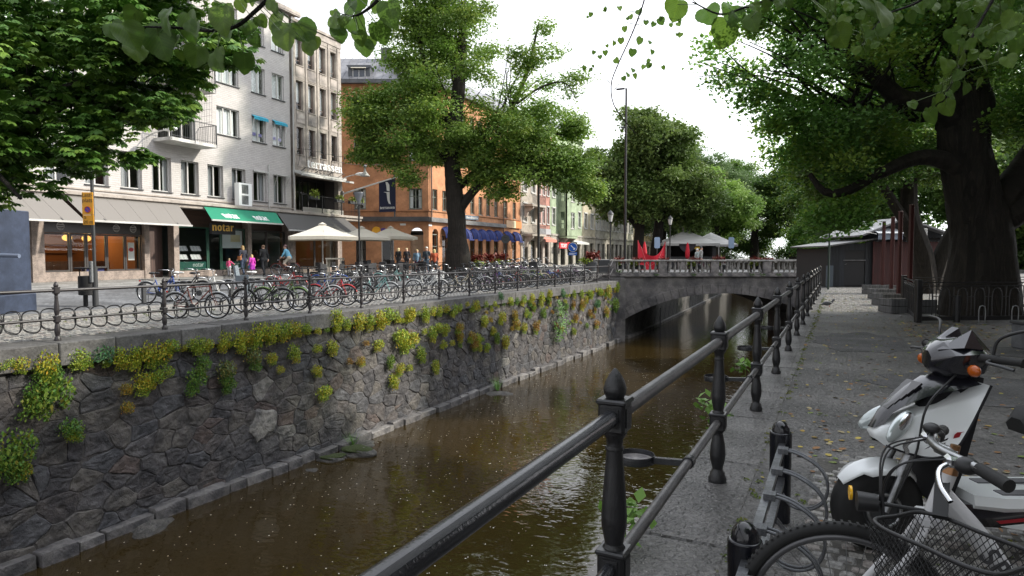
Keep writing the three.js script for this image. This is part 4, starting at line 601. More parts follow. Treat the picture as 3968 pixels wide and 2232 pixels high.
townhouse({ label: 'long pale cream house with many pilasters farther down the street', s0: 39.15, s1: 57, h: 11.2, wallM: mk(0.5, 0.465, 0.38), gfM: mk(0.46, 0.42, 0.36), rows: rows3.slice(0, 2), cols: 12, wdt: 0.8, gf: [...Array(9).keys()].map((i) => [0.8 + i * 1.95, 1.9 + i * 1.95, 0.5, 3.2]) });
townhouse({ label: 'yellow ochre house at the far end of the row', s0: 57.1, s1: 75, h: 11.5, X: -29.6, wallM: mk(0.5, 0.38, 0.18), gfM: mk(0.42, 0.36, 0.26), rows: rows3.slice(0, 2), cols: 8, wdt: 0.95, gf: [...Array(7).keys()].map((i) => [1 + i * 2.4, 2.4 + i * 2.4, 0.5, 3.2]) });
// right of the square: visible brick house, unseen block shading wall and quay
for (const [nm, lab, z0, L, col, wc] of [['brick_house', 'red brick building with white windows behind the big tree on the right', -118, 58, [0.22, 0.07, 0.05], 2.4], ['town_house', 'brown brick block along the right side of the square', -30, 54, [0.2, 0.12, 0.085], 3.6]]) {
  const b = thing(nm, lab, 'building', [18, 0, z0], -PI / 2), w = []; for (const y of [5.2, 8.6, 12, 15.4]) for (let x = 1.5; x < L - 2; x += wc) w.push([x, x + 1.0, y, y + 1.8]);
  mesh('wall', panel(0, L, 3.6, 19, w, 0.4), std(col, 0.9, { map: T.brick, k: 0.6 }), b); w.forEach((r, i) => windowUnit(b, ...r, { cols: 2, fm: M.white, sill: null, dep: 0.15, frame: 0.09, curtain: nm === 'brick_house' ? [[0, 1, 0.6]] : null }));
  mesh('ground_floor', [panel(0, L, 0.2, 3.4, [...Array(Math.floor(L / 5)).keys()].map((i) => [1 + i * 5, 4.6 + i * 5, 0.5, 3.0]), 0.4)], M.plaster, b); mesh('interior', [bx(0.1, L - 0.1, 0.2, 18.8, -3, -2.8)], M.room, b); mesh('roof', bx(-0.3, L + 0.3, 19.01, 19.5, -10, 0.5), M.slate, b); if (nm === 'town_house') mesh('unseen_attic', uvm(bx(0.3, L - 0.3, 19.51, 23, -9, -0.8)), M.slate, b); mesh('canopy', bx(0, L, 3.4, 3.6, 0.01, 1.4), M.metalDark, b); mesh('side_wall', [bx(0, 0.4, 0, 19, -9, -0.41), bx(L - 0.4, L, 0, 19, -9, -0.41)], std(col, 0.9), b);  // attic height of the unseen block set to shade the far canal wall
}
// ---------------------------------------------------------------- bridge
reseed(2024);
const CY = 26.54 * deg; // the bridge lies square to this direction
{
  const b = thing('bridge', 'grey stone arch bridge with a baluster parapet over the canal', 'bridge', [-13.36, 0, -42.53], CY);
  const bm = std([0.15, 0.145, 0.14], 0.85, { map: T.rock, k: 0.35, bump: T.rockB, kb: 0.6, bs: 0.02 }), lm = std([0.3, 0.285, 0.265], 0.85, { map: T.grit, k: 0.9 }), dm = std([0.2, 0.19, 0.18], 0.85, { map: T.rock, k: 0.8 });
  const s = new THREE.Shape(), x0 = 0.4, x1 = 13.7, ys = -2.77, yc = -0.95, hs = (x1 - x0) / 2, cx = (x0 + x1) / 2, rise = yc - ys, Rr = (hs * hs + rise * rise) / (2 * rise), cy = yc - Rr, a0 = Math.atan2(ys - cy, x1 - cx);
  s.moveTo(-4, -4.6); s.lineTo(x0, -4.6); s.lineTo(x0, ys); s.absarc(cx, cy, Rr, PI - a0, a0, true); s.lineTo(x1, -4.6); s.lineTo(24, -4.6); s.lineTo(24, 0.18); s.lineTo(-4, 0.18); s.closePath();
  mesh('arch_body', uvm(new THREE.ExtrudeGeometry(s, { depth: 9, bevelEnabled: false, curveSegments: 40 }).translate(0, 0, -9)), bm, b);
  // voussoirs of the arch ring, slightly proud
  const n = 27; for (let i = 0; i < n; i++) { const t0 = lerp(PI - a0, a0, i / n) - 0.002, t1 = lerp(PI - a0, a0, (i + 1) / n) + 0.002, p = (a, r) => [cx + Math.cos(a) * r, cy + Math.sin(a) * r]; mesh('voussoir', uvm(ext([p(t0, Rr + 0.003), p(t1, Rr + 0.003), p(t1, Rr + 0.6), p(t0, Rr + 0.6)], 0.03, 0.008)), bm, b); }
  for (let r = 0; r < 3; r++) for (let x = -3.5 + r * 0.5; x < 20; x += 1.4) { const y = -0.3 + r * 0.16 - 0.62 * (r === 0 ? 1 : 0); }
  mesh('cornice', uvm(merge([bx(-4, 24, 0.181, 0.3, -9.2, 0.16), bx(-4, 24, 0.3, 0.42, -9.14, 0.08)])), dm, b);
  mesh('deck', uvm(bx(-4, 24, 0.421, 0.45, -8.7, -0.4)), M.paving, b);
  // parapets: piers, balusters, rails (front and back)
  const bal = lathe([[0.075, 0], [0.075, 0.06], [0.05, 0.08], [0.06, 0.12], [0.085, 0.2], [0.09, 0.26], [0.075, 0.36], [0.048, 0.5], [0.045, 0.58], [0.062, 0.62], [0.05, 0.65], [0.075, 0.68], [0.075, 0.74]], 10);
  for (const [z, nm] of [[-0.16, 'f'], [-8.9, 'b']]) {
    for (let x = -0.42; x < 24; x += 3.5) { mesh('pier', uvm(cbox(x < 0 ? 0.5 : 0.56, 0.755, 0.34, 0.015, x + (x < 0 ? 0.1 : 0), 0.8, z)), dm, b); const m = Math.round((3.5 - 0.56) / 0.39); for (let i = 0; i < m; i++) { const g = mesh('baluster', bal, lm, b); g.position.set(x + 0.28 + (3.5 - 0.56) * (i + 0.5) / m, 0.425, z); g.scale.set(1, 1.005, 1); } }
    mesh('parapet_rail', uvm(merge([cbox(25, 0.12, 0.4, 0.03, 11.8, 1.235, z), cbox(25, 0.03, 0.34, 0.005, 11.8, 1.185, z)])), lm, b);
  }
  mesh('end_pier', uvm(cbox(0.75, 1.1, 0.75, 0.03, -0.85, 0.75, -0.3)), M.metalDark, b);
  mesh('wing_wall', uvm(bx(-1.4, 0.42, -4.6, 0.1, 0.02, 0.9)), bm, b);
  // iron pipe hanging down under the arch
  mesh('drain_pipe', [rod([2.9, -1.9, 0.2], [2.9, -4.3, 0.2], 0.05)], M.iron, b);
}
// planters behind the parapet: red-brown foliage and lime trailing plants
M.leafRed = leafMat(0.16, 0.022, 0.012, 0.2); M.leafLime = leafMat(0.24, 0.32, 0.03); M.leafPurple = leafMat(0.06, 0.012, 0.028, 0.2);
const spikeGeo = (n, h, w = 0.02) => { const P = []; for (let i = 0; i < n; i++) { const a = rr(0, 6.28), t = rr(0.1, 0.75), g = new THREE.BufferGeometry(), c = Math.cos(a) * t, s = Math.sin(a) * t, L = h * rr(0.7, 1.1); g.setAttribute('position', new THREE.Float32BufferAttribute([-w * s, 0, w * c, w * s, 0, -w * c, c * L, L * (1 - t * 0.4), s * L], 3)); g.setAttribute('uv', new THREE.Float32BufferAttribute([0, 0, 1, 0, 0.5, 1], 2)); g.computeVertexNormals(); P.push(g); } return merge(P); };
const redBush = bushGeo(240, 0.42, 0.13, 0.8), limeBush = bushGeo(150, 0.36, 0.12, 1), spikes = spikeGeo(46, 0.62);
function flowerTub(label, pos, ry, k, tub = true, group) {
  const t = thing('flower_planter', label, 'planter', pos, ry, group);
  if (tub) { mesh('tub', lathe([[0.26, 0], [0.4, 0.45], [0.43, 0.5], [0.38, 0.5], [0.36, 0.42], [0.0, 0.42]].map(([r, y]) => [r * k, y * k]), 14), M.slate, t); } else mesh('trough', cbox(0.9 * k, 0.3, 0.36, 0.02, 0, 0.35, 0), M.metalDark, t), mesh('stand', [box(0.05, 0.2, 0.3, -0.3 * k, 0.1, 0), box(0.05, 0.2, 0.3, 0.3 * k, 0.1, 0)], M.metalDark, t);
  const y = tub ? 0.5 * k : 0.52; const a = mesh('red_foliage', redBush, M.leafRed, t); a.position.set(0.05, y + 0.2 * k, -0.05); a.scale.setScalar(k); const l = mesh('lime_foliage', limeBush, M.leafLime, t); l.position.set(-0.2 * k, y - 0.08 * k, 0.22 * k); l.scale.set(k, k * (tub ? 0.9 : 1.1), k); const s = mesh('grass_spikes', spikes, M.leafRed, t); s.position.y = y + 0.15 * k; s.scale.setScalar(k); return t;
}
{
  const rt = [0.895, -0.446], w = ['beside the end pier of the bridge', 'in front of the red sail', 'left of the snack tent on the bridge', 'in front of the snack tent on the bridge', 'just right of the strolling couple', 'in the right part of the bridge', 'last on the right along the bridge parapet'];
  [0.2, 1.45, 3.25, 5.35, 7.0, 9.55, 10.35].forEach((x, i) => { const z = -0.75; flowerTub('red-leaved plants with lime trailers ' + w[i], [-13.36 + 0.895 * x + 0.446 * z, 0.45, -42.53 - 0.446 * x + 0.895 * z], CY, i === 4 ? 1.15 : 1.0, false, 'planters along the bridge parapet'); });
}
// plants growing from the bridge cornice
{ const g = bushGeo(60, 0.2, 0.07, 0.6); [2.6, 5.1, 6.9, 9.0, 9.7, 0.1, 10.8].forEach((x, i) => { const t = tag(mesh('weed', g, M.leafA), 'small green weed growing from the bridge cornice', 'weed', 'weeds on the bridge cornice'); t.position.set(-13.36 + 0.895 * x + 0.446 * 0.12, i === 5 ? 0.5 : 0.28, -42.53 - 0.446 * x + 0.895 * 0.12); t.scale.set(rr(0.8, 1.5), rr(0.7, 1.2), 0.8); }); }
const CLUMPS = [[-0.35,-6.26,0.14,"y"],[-0.38,-6.46,0.16,"y"],[-0.45,-6.88,0.2,"y"],[-0.64,-7.0,0.17,"g"],[-0.39,-7.46,0.18,"y"],[-0.55,-7.6,0.14,"y"],[-0.42,-7.92,0.2,"t"],[-0.5,-8.21,0.19,"y"],[-0.54,-8.52,0.19,"y"],[-0.51,-8.84,0.21,"y"],[-0.51,-9.18,0.24,"y"],[-0.42,-9.4,0.2,"y"],[-0.43,-9.85,0.16,"y"],[-0.46,-10.08,0.19,"y"],[-0.49,-10.32,0.17,"y"],[-0.46,-10.78,0.2,"y"],[-0.5,-11.15,0.22,"y"],[-0.44,-11.43,0.2,"y"],[-0.39,-11.83,0.25,"y"],[-0.39,-12.24,0.24,"y"],[-0.38,-12.62,0.26,"y"],[-0.37,-13.01,0.25,"y"],[-0.41,-13.41,0.2,"y"],[-0.56,-13.9,0.13,"y"],[-1.05,-13.89,0.15,"y"],[-1.08,-14.48,0.2,"y"],[-1.64,-13.84,0.2,"y"],[-2.31,-14.12,0.23,"y"],[-1.04,-12.99,0.2,"y"],[-1.43,-12.53,0.13,"y"],[-1.08,-12.23,0.17,"y"],[-0.96,-11.58,0.23,"d"],[-0.94,-10.21,0.17,"g"],[-1.25,-10.01,0.25,"g"],[-1.53,-10.91,0.18,"g"],[-1.17,-10.81,0.26,"d"],[-1.0,-6.92,0.34,"g"],[-0.89,-6.71,0.2,"g"],[-1.74,-7.27,0.21,"g"],[-1.89,-7.32,0.12,"y"],[-1.87,-6.32,0.31,"g"],[-2.15,-6.25,0.29,"g"],[-2.31,-6.45,0.16,"y"],[-1.2,-8.38,0.14,"o"],[-1.58,-8.39,0.16,"o"],[-1.11,-8.74,0.19,"y"],[-1.04,-9.03,0.18,"y"],[-0.99,-9.29,0.16,"y"],[-0.27,-14.65,0.24,"y"],[-0.41,-15.05,0.22,"y"],[-0.41,-15.62,0.25,"y"],[-0.45,-16.14,0.23,"y"],[-0.43,-16.6,0.26,"y"],[-0.36,-17.07,0.27,"y"],[-0.39,-17.46,0.18,"y"],[-0.39,-18.28,0.25,"y"],[-0.46,-19.16,0.23,"y"],[-1.27,-17.75,0.31,"y"],[-1.28,-18.38,0.31,"y"],[-1.86,-18.92,0.22,"y"],[-1.25,-16.59,0.2,"y"],[-1.15,-16.0,0.14,"o"],[-1.61,-15.23,0.11,"o"],[-1.65,-15.73,0.17,"o"],[-1.87,-17.24,0.18,"g"],[-2.19,-17.74,0.21,"y"],[-2.27,-18.26,0.14,"y"],[-2.55,-17.33,0.23,"y"],[-1.22,-19.62,0.26,"y"],[-2.45,-19.85,0.2,"y"],[-1.04,-20.06,0.21,"y"],[-1.16,-20.57,0.21,"y"],[-1.18,-21.52,0.22,"o"],[-1.51,-21.52,0.22,"o"],[-1.65,-22.47,0.26,"o"],[-1.99,-22.69,0.23,"o"],[-1.1,-23.48,0.23,"y"],[-0.43,-22.78,0.23,"y"],[-0.49,-21.11,0.22,"y"],[-0.41,-21.53,0.18,"y"],[-0.34,-22.1,0.15,"y"],[-0.45,-23.65,0.16,"y"],[-0.49,-24.4,0.16,"y"],[-0.2,-24.92,0.2,"t"],[-0.42,-25.83,0.21,"y"],[-0.46,-26.5,0.17,"g"],[-0.46,-27.19,0.22,"y"],[-0.43,-28.13,0.2,"y"],[-0.54,-29.24,0.28,"y"],[-0.35,-30.18,0.24,"y"],[-0.44,-31.94,0.25,"t"],[-0.53,-33.59,0.21,"y"],[-0.54,-34.78,0.21,"y"],[-0.66,-36.2,0.28,"y"],[-0.58,-37.89,0.29,"y"],[-0.6,-39.53,0.3,"y"],[-0.44,-41.5,0.25,"y"],[-1.12,-25.1,0.25,"y"],[-1.09,-26.3,0.21,"o"],[-1.49,-26.4,0.26,"o"],[-1.75,-27.3,0.22,"y"],[-1.87,-28.57,0.27,"o"],[-1.25,-29.47,0.23,"g"],[-2.18,-25.36,0.25,"y"],[-2.09,-24.57,0.12,"y"],[-1.22,-27.92,0.18,"g"],[-1.13,-32.48,0.2,"g"],[-1.1,-33.6,0.21,"o"],[-1.19,-34.94,0.27,"o"],[-1.78,-36.22,0.22,"o"],[-1.35,-37.38,0.29,"t"],[-1.89,-39.19,0.3,"o"],[-1.59,-40.92,0.37,"g"],[-1.29,-42.15,0.32,"g"],[-2.57,-33.62,0.21,"y"],[-2.46,-35.74,0.17,"g"],[-2.5,-37.4,0.29,"o"],[-1.86,-33.9,0.21,"o"],[-1.71,-20.43,0.18,"y"],[-1.75,-21.03,0.14,"y"],[-1.87,-23.32,0.14,"g"],[-0.39,-19.69,0.17,"y"],[-0.42,-20.12,0.17,"y"],[-0.38,-20.58,0.18,"y"],[-0.42,-18.4,0.18,"y"],[-0.42,-18.8,0.13,"y"],[-0.36,-18.07,0.13,"y"],[-0.39,-19.21,0.13,"y"],[-1.11,-17.53,0.16,"y"],[-1.1,-18.01,0.19,"y"],[-1.18,-18.5,0.16,"y"],[-1.12,-19.2,0.13,"y"]];
// ---------------------------------------------------------------- stonecrop and weeds on the far wall
reseed(606);
{
  const cg = [0, 1, 2, 3].map(() => { const P = []; for (let i = 0; i < 430; i++) { const a = rr(0, 6.28), b = Math.acos(rr(-0.55, 1)), r = Math.pow(rnd(), 0.45); const d = V(Math.abs(Math.sin(b) * Math.cos(a)) * 0.9 * r, Math.cos(b) * 0.85 * r, Math.sin(b) * Math.sin(a) * r); const nn = Math.sin(d.y * 9 + d.z * 7) * 0.08; d.multiplyScalar(1 + nn); const g = leafQuad(rr(0.1, 0.19)); g.rotateX(-rr(0.2, 1.5)); g.rotateY(rr(0, 6.28)); g.translate(d.x, d.y, d.z); const q = rnd(); paint(g, ...(q < 0.25 ? [0.45, 0.72, 0.9] : q < 0.55 ? [0.75, 0.92, 1] : q < 0.9 ? [1, 1, 1] : [1.1, 0.75, 0.8])); P.push(g); } return merge(P); });
  const mats = { y: [leafMat(0.42, 0.42, 0.035, 0.3), leafMat(0.32, 0.38, 0.04, 0.3), leafMat(0.46, 0.4, 0.035, 0.3)], g: [leafMat(0.15, 0.25, 0.035, 0.3), leafMat(0.2, 0.28, 0.035, 0.3)], o: [leafMat(0.4, 0.26, 0.03, 0.3), leafMat(0.36, 0.19, 0.03, 0.3)], t: [leafMat(0.12, 0.24, 0.09, 0.3)], d: [leafMat(0.2, 0.2, 0.05, 0.3)] };
  Object.values(mats).flat().forEach((m) => { m.vertexColors = true; });
  const nm = { y: 'yellow-green stonecrop', g: 'green stonecrop', o: 'orange-brown stonecrop', t: 'bluish leafy', d: 'olive stonecrop' };
  const pb = (z) => z > -9 ? 'left end' : z > -13 ? 'left of middle' : z > -18 ? 'middle part' : z > -26 ? 'right of middle' : z > -34 ? 'near the bridge' : 'beside the bridge';
  for (let z = -6.2; z > -41.5; z -= rr(0.2, 0.5)) if (rnd() < 0.42) CLUMPS.push([rr(-0.62, -0.46), z, rr(0.08, 0.16), rnd() < 0.72 ? 'y' : rnd() < 0.6 ? 'g' : 'o']);
  for (let i = 0; i < 52; i++) { const z = rr(-41, -20.5); CLUMPS.push([-0.6 - Math.pow(rnd(), 1.3) * 1.7, z, rr(0.1, 0.2), pick(['o', 'o', 'y', 'y', 'g'])]); }
  CLUMPS.forEach(([y, z, r, c], i) => {
    const h = y > -0.75 ? 'below the coping' : y > -1.5 ? 'in the upper half' : 'low down';
    const row = CLUMPS.filter((q) => (q[0] > -0.75 ? 0 : q[0] > -1.5 ? 1 : 2) === (y > -0.75 ? 0 : y > -1.5 ? 1 : 2) && q[3] === c && q[1] > z).length + 1;
    const t = tag(mesh('stonecrop_clump', pick(cg), pick(mats[c])), `${r > 0.2 ? 'large' : r > 0.14 ? 'medium' : 'small'} ${nm[c]} clump ${h} on the canal wall, ${nth(row)} from left`, 'plant', `${nm[c]} clumps on the canal wall`);
    t.position.set(-13.06, y - r * 0.15, z); t.scale.set(r * rr(1.0, 1.25), r * rr(1.05, 1.7), r * rr(1.0, 1.4)); t.rotation.x = rr(-0.3, 0.3);
    if (r > 0.16 && c !== 't') { const s = mesh('side_shoots', pick(cg), pick(mats[c === 'o' ? 'y' : c === 'd' ? 'g' : c]), t); s.position.set(0.05, -0.55, rr(-0.5, 0.5)); s.scale.set(0.7, 0.75, 0.7); }
  });
  // pale green shrub rooted in the wall
  const sh = thing('wall_shrub', 'pale green leafy shrub rooted in the far canal wall near the bridge', 'shrub', [-13.05, -1.9, -31.3]); const P = []; for (let i = 0; i < 520; i++) { const y = rr(-1.0, 1.15), w = 0.55 * (1 - Math.abs(y - 0) / 1.6); const g = leafQuad(rr(0.08, 0.13)); g.rotateX(rr(-0.9, 0.5)); g.rotateY(rr(0, 6.3)); g.translate(Math.abs(rr(-1, 1)) * w + 0.05, y, rr(-1, 1) * w * 1.3); P.push(g); } mesh('foliage', P, leafMat(0.2, 0.36, 0.11, 0.35), sh); mesh('stem', [tube([[0, -0.9, 0], [0.2, -0.3, 0.05], [0.25, 0.4, -0.05], [0.2, 1.0, 0.1]], 0.012, 10, 5), tube([[0, -0.6, 0.1], [0.3, -0.4, 0.4], [0.4, -0.3, 0.6]], 0.009, 8, 5)], M.earth, sh);
  // grass and mossy rocks at the foot of the wall
  const tuft = spikeGeo(70, 0.5, 0.012), gm = leafMat(0.14, 0.3, 0.05);
  for (const [x, z, k, l] of [[-12.75, -15.0, 1.1, 'green grass tuft beside the mossy rocks at the waterline'], [-12.8, -24.3, 1.5, 'tall green grass tuft at the waterline right of the rocks'], [-12.6, -23.9, 1.1, 'low green grass spreading over the stones at the waterline']]) { const t = tag(mesh('grass_tuft', tuft, gm), l, 'grass tuft'); t.position.set(x, -4.08, z); t.scale.set(k * 0.8, k, k * 1.2); }
  const rk = (s) => { const g = mergeVertices(new THREE.IcosahedronGeometry(1, 3).deleteAttribute('normal').deleteAttribute('uv')), p = g.attributes.position; for (let i = 0; i < p.count; i++) { const v = V(p.getX(i), p.getY(i), p.getZ(i)), k = 1 + 0.22 * Math.sin(v.x * 3 + s) * Math.cos(v.z * 2.6 - s) + 0.1 * Math.sin(v.y * 7 + v.x * 5 + s * 2); p.setXYZ(i, v.x * k, v.y * k, v.z * k); } g.computeVertexNormals(); return uvm(g); };
  const rm = std([0.13, 0.125, 0.11], 0.6, { map: T.rock, k: 1.5, bump: T.rockB, kb: 2, bs: 0.03 }), mossM = std([0.06, 0.085, 0.018], 0.95, { map: T.grit, k: 5, bump: T.fineB, kb: 6, bs: 0.01 });
  [[-12.25, -14.6, 0.62, 0.2, 0.4, 'largest mossy rock in the water at the foot of the wall', 1], [-12.5, -13.9, 0.42, 0.13, 0.3, 'smaller mossy rock left of the largest one', 1], [-12.6, -15.4, 0.4, 0.1, 0.3, 'flat wet rock right of the mossy rocks'], [-12.35, -12.9, 0.2, 0.06, 0.16, 'pinkish stone lying alone in the shallow water'], [-12.4, -23.7, 0.6, 0.08, 0.5, 'flat pale stones under the right grass tuft'], [-12.7, -8.6, 0.5, 0.12, 0.35, 'pale slab leaning at the waterline at the left']].forEach(([x, z, a, h, c, l, moss], i) => { const t = thing('rock', l, 'rock', [x, -4.13, z], i); const m = mesh('stone', rk(i * 1.7), rm, t); m.scale.set(a, h, c); if (moss) { const q = mesh('moss', rk(i * 1.7), mossM, t); q.scale.set(a * 0.8, h * 0.35, c * 0.8); q.position.y = h * 0.78; } });
}
const BR = [[[[-1.492,2.315,-1.423],[-1.502,2.291,-1.416],[-1.535,2.254,-1.398],[-1.577,2.216,-1.375],[-1.615,2.204,-1.355],[-1.656,2.202,-1.335],[-1.73,2.21,-1.298],[-1.785,2.212,-1.271],[-1.859,2.216,-1.234]],[[-1.804,2.184,-1.189,0.08],[-1.791,2.191,-1.279,0.091],[-1.731,2.218,-1.263,0.053],[-1.759,2.188,-1.31,0.05],[-1.868,2.164,-1.26,0.063],[-1.589,2.18,-1.25,0.043],[-1.577,2.106,-1.238,0.058],[-1.771,2.18,-1.367,0.052],[-1.582,2.108,-1.302,0.06],[-1.562,2.23,-1.312,0.08],[-1.7,2.241,-1.448,0.044],[-1.55,2.12,-1.375,0.058],[-1.599,2.208,-1.454,0.039],[-1.515,2.235,-1.401,0.037],[-1.496,2.249,-1.455,0.071],[-1.392,2.163,-1.371,0.063],[-1.436,2.224,-1.482,0.076],[-1.642,2.317,-1.447,0.039],[-1.484,2.276,-1.431,0.037],[-1.537,2.305,-1.465,0.026]]],[[[-1.133,2.331,-1.547],[-1.175,2.279,-1.523],[-1.21,2.243,-1.504],[-1.239,2.227,-1.489],[-1.271,2.231,-1.473]],[[-1.261,2.223,-1.515,0.061],[-1.221,2.153,-1.396,0.046],[-1.285,2.275,-1.526,0.062],[-1.227,2.153,-1.511,0.053],[-1.152,2.181,-1.485,0.063],[-1.095,2.216,-1.455,0.072],[-1.221,2.287,-1.582,0.05],[-1.285,2.221,-1.459,0.036]]],[[[-0.035,2.46,-2.382],[-0.135,2.403,-2.329],[-0.287,2.346,-2.25],[-0.358,2.323,-2.213],[-0.441,2.363,-2.174]],[[-0.499,2.38,-2.22,0.076],[-0.418,2.374,-2.313,0.078],[-0.352,2.303,-2.287,0.094],[-0.287,2.358,-2.392,0.066],[-0.225,2.348,-2.246,0.045],[-0.199,2.401,-2.398,0.048],[0.089,2.345,-2.42,0.124],[-0.059,2.401,-2.513,0.048],[-0.035,2.326,-2.502,0.048],[-0.039,2.268,-2.235,0.032]]],[[[0.415,2.867,-3.86],[0.3,2.78,-3.798],[0.185,2.728,-3.738],[0.109,2.641,-3.695],[0.064,2.563,-3.668]],[[-0.001,2.627,-3.395,0.057],[0.057,2.666,-3.481,0.041],[0.101,2.784,-4.011,0.057],[0.221,2.71,-3.712,0.052],[0.285,2.752,-3.874,0.062],[0.164,2.626,-3.588,0.067],[0.095,2.573,-3.689,0.052],[0.048,2.541,-3.582,0.043],[0.13,2.56,-3.601,0.042],[0.016,2.676,-3.708,0.049],[0.111,2.65,-3.753,0.053],[-0.003,2.873,-3.923,0.065],[0.319,2.813,-3.931,0.072],[0.409,2.879,-4.146,0.075]]],[[[0.519,2.565,-3.112],[0.467,2.457,-3.08],[0.42,2.355,-3.052],[0.386,2.267,-3.029],[0.363,2.199,-3.014],[0.304,2.118,-2.981]],[[0.428,2.543,-3.265,0.073],[0.486,2.538,-3.369,0.089],[0.377,2.432,-3.13,0.063],[0.325,2.238,-2.809,0.057],[0.402,2.253,-3.239,0.051],[0.379,2.178,-3.281,0.067],[0.316,2.138,-3.214,0.066],[0.369,2.181,-3.055,0.048],[0.435,2.227,-3.172,0.05],[0.37,2.206,-2.856,0.038],[0.495,2.343,-3.274,0.065],[0.532,2.333,-3.147,0.069],[0.455,2.288,-2.945,0.032],[0.401,2.254,-2.792,0.037],[0.572,2.499,-3.333,0.087],[0.641,2.441,-3.441,0.067],[0.523,2.388,-2.874,0.062],[0.545,2.554,-3.293,0.065],[0.459,2.394,-3.023,0.047],[0.305,2.116,-2.785,0.032],[0.297,2.12,-2.862,0.033],[0.351,2.22,-3.16,0.036],[0.413,2.408,-3.259,0.051],[0.382,2.288,-2.774,0.037],[0.615,2.436,-3.217,0.069],[0.505,2.233,-2.832,0.049],[0.52,2.426,-3.228,0.057]]],[[[-1.258,3.418,-4.622],[-1.267,3.343,-4.613],[-1.33,3.131,-4.57],[-1.425,2.882,-4.509],[-1.461,2.757,-4.484],[-1.441,2.607,-4.486],[-1.303,2.408,-4.544]],[[-1.345,3.103,-4.409,0.041],[-1.5,3.169,-4.828,0.048],[-1.631,3.101,-4.848,0.041],[-1.333,2.989,-4.565,0.055],[-1.314,3.112,-5.023,0.041],[-1.389,2.88,-4.356,0.041],[-1.257,2.732,-4.206,0.035],[-1.34,2.841,-4.638,0.043],[-1.155,2.773,-4.218,0.034],[-1.08,2.806,-4.406,0.031],[-1.204,2.873,-4.536,0.042],[-1.663,2.901,-4.49,0.033],[-1.497,2.784,-4.16,0.023],[-1.416,2.839,-4.102,0.03],[-1.366,3.166,-4.883,0.058],[-1.163,3.128,-4.486,0.036],[-1.256,3.338,-5.029,0.059],[-1.171,3.287,-5.013,0.032],[-1.029,3.146,-4.612,0.037],[-1.026,3.096,-4.684,0.037],[-1.359,3.237,-4.579,0.043],[-1.332,3.311,-4.708,0.051],[-1.274,3.221,-4.689,0.038],[-1.617,3.267,-4.487,0.033],[-1.543,3.323,-4.581,0.031],[-1.531,3.427,-4.88,0.04]]]];
// ---------------------------------------------------------------- trees
M.bark = std([0.075, 0.062, 0.052], 0.95, { map: T.bark, k: 1, bump: T.barkB, kb: 1, bs: 0.03 });
M.barkDark = std([0.062, 0.052, 0.044], 0.95, { map: T.bark, k: 1, bump: T.barkB, kb: 1, bs: 0.03 });
const whiteLeaf = (t, rough = 0.5) => new THREE.MeshPhysicalMaterial({ color: C(1, 1, 1), roughness: rough, transmission: t, thickness: 0, side: THREE.DoubleSide, specularIntensity: 0.4 });
M.leafTree = whiteLeaf(0.58, 0.6); M.leafChest = whiteLeaf(0.46, 0.45); M.leafNear = whiteLeaf(0.42, 0.45);
reseed(1);
function sprig(n, R, s) { const P = []; for (let i = 0; i < n; i++) { const g = leafQuad(s * rr(0.75, 1.25)); g.rotateX(rr(-0.3, 1.2)); g.rotateZ(rr(-0.5, 0.5)); g.rotateY(rr(0, 6.283)); g.translate(rr(-1, 1) * R, rr(-1, 1) * R * 0.6, rr(-1, 1) * R); P.push(g); } return merge(P); }
const sprigs = { fine: sprig(16, 0.3, 0.1), mid: sprig(16, 0.42, 0.15), far: sprig(14, 0.6, 0.26) };
function palmate() { const P = []; for (let i = 0; i < 7; i++) { const a = (i - 3) * 0.62, L = 0.19 * (1 - 0.09 * Math.abs(i - 3)), g = new THREE.BufferGeometry(); g.setAttribute('position', new THREE.Float32BufferAttribute([0, 0, 0.015, 0.022, 0.004, L * 0.45, 0.036, -0.012, L * 0.72, 0, -0.03, L, -0.036, -0.012, L * 0.72, -0.022, 0.004, L * 0.45, 0, -0.008, L * 0.6], 3)); g.setAttribute('uv', new THREE.Float32BufferAttribute(new Array(14).fill(0.5), 2)); g.setIndex([0, 6, 1, 1, 6, 2, 2, 6, 3, 3, 6, 4, 4, 6, 5, 5, 6, 0]); g.computeVertexNormals(); g.rotateX(0.35); g.rotateY(a); P.push(g); } return merge(P); }
function gnarl(g, amp, k = 1) { const p = g.attributes.position, n = g.attributes.normal; for (let i = 0; i < p.count; i++) { const x = p.getX(i), y = p.getY(i), z = p.getZ(i), a = Math.atan2(z, x), d = amp * ((sn(a * 2.5 * k + 20, y * 1.1 + 20) - 0.5) * 1.4 + (sn2(a * 7 * k + 30, y * 2.2 + 30) - 0.5) * 0.7 + Math.max(0, 0.6 - y) * 0.9 * (sn(a * 3.2 + 20, 5) - 0.3)); p.setXYZ(i, x + n.getX(i) * d, y, z + n.getZ(i) * d); } g.computeVertexNormals(); return g; }
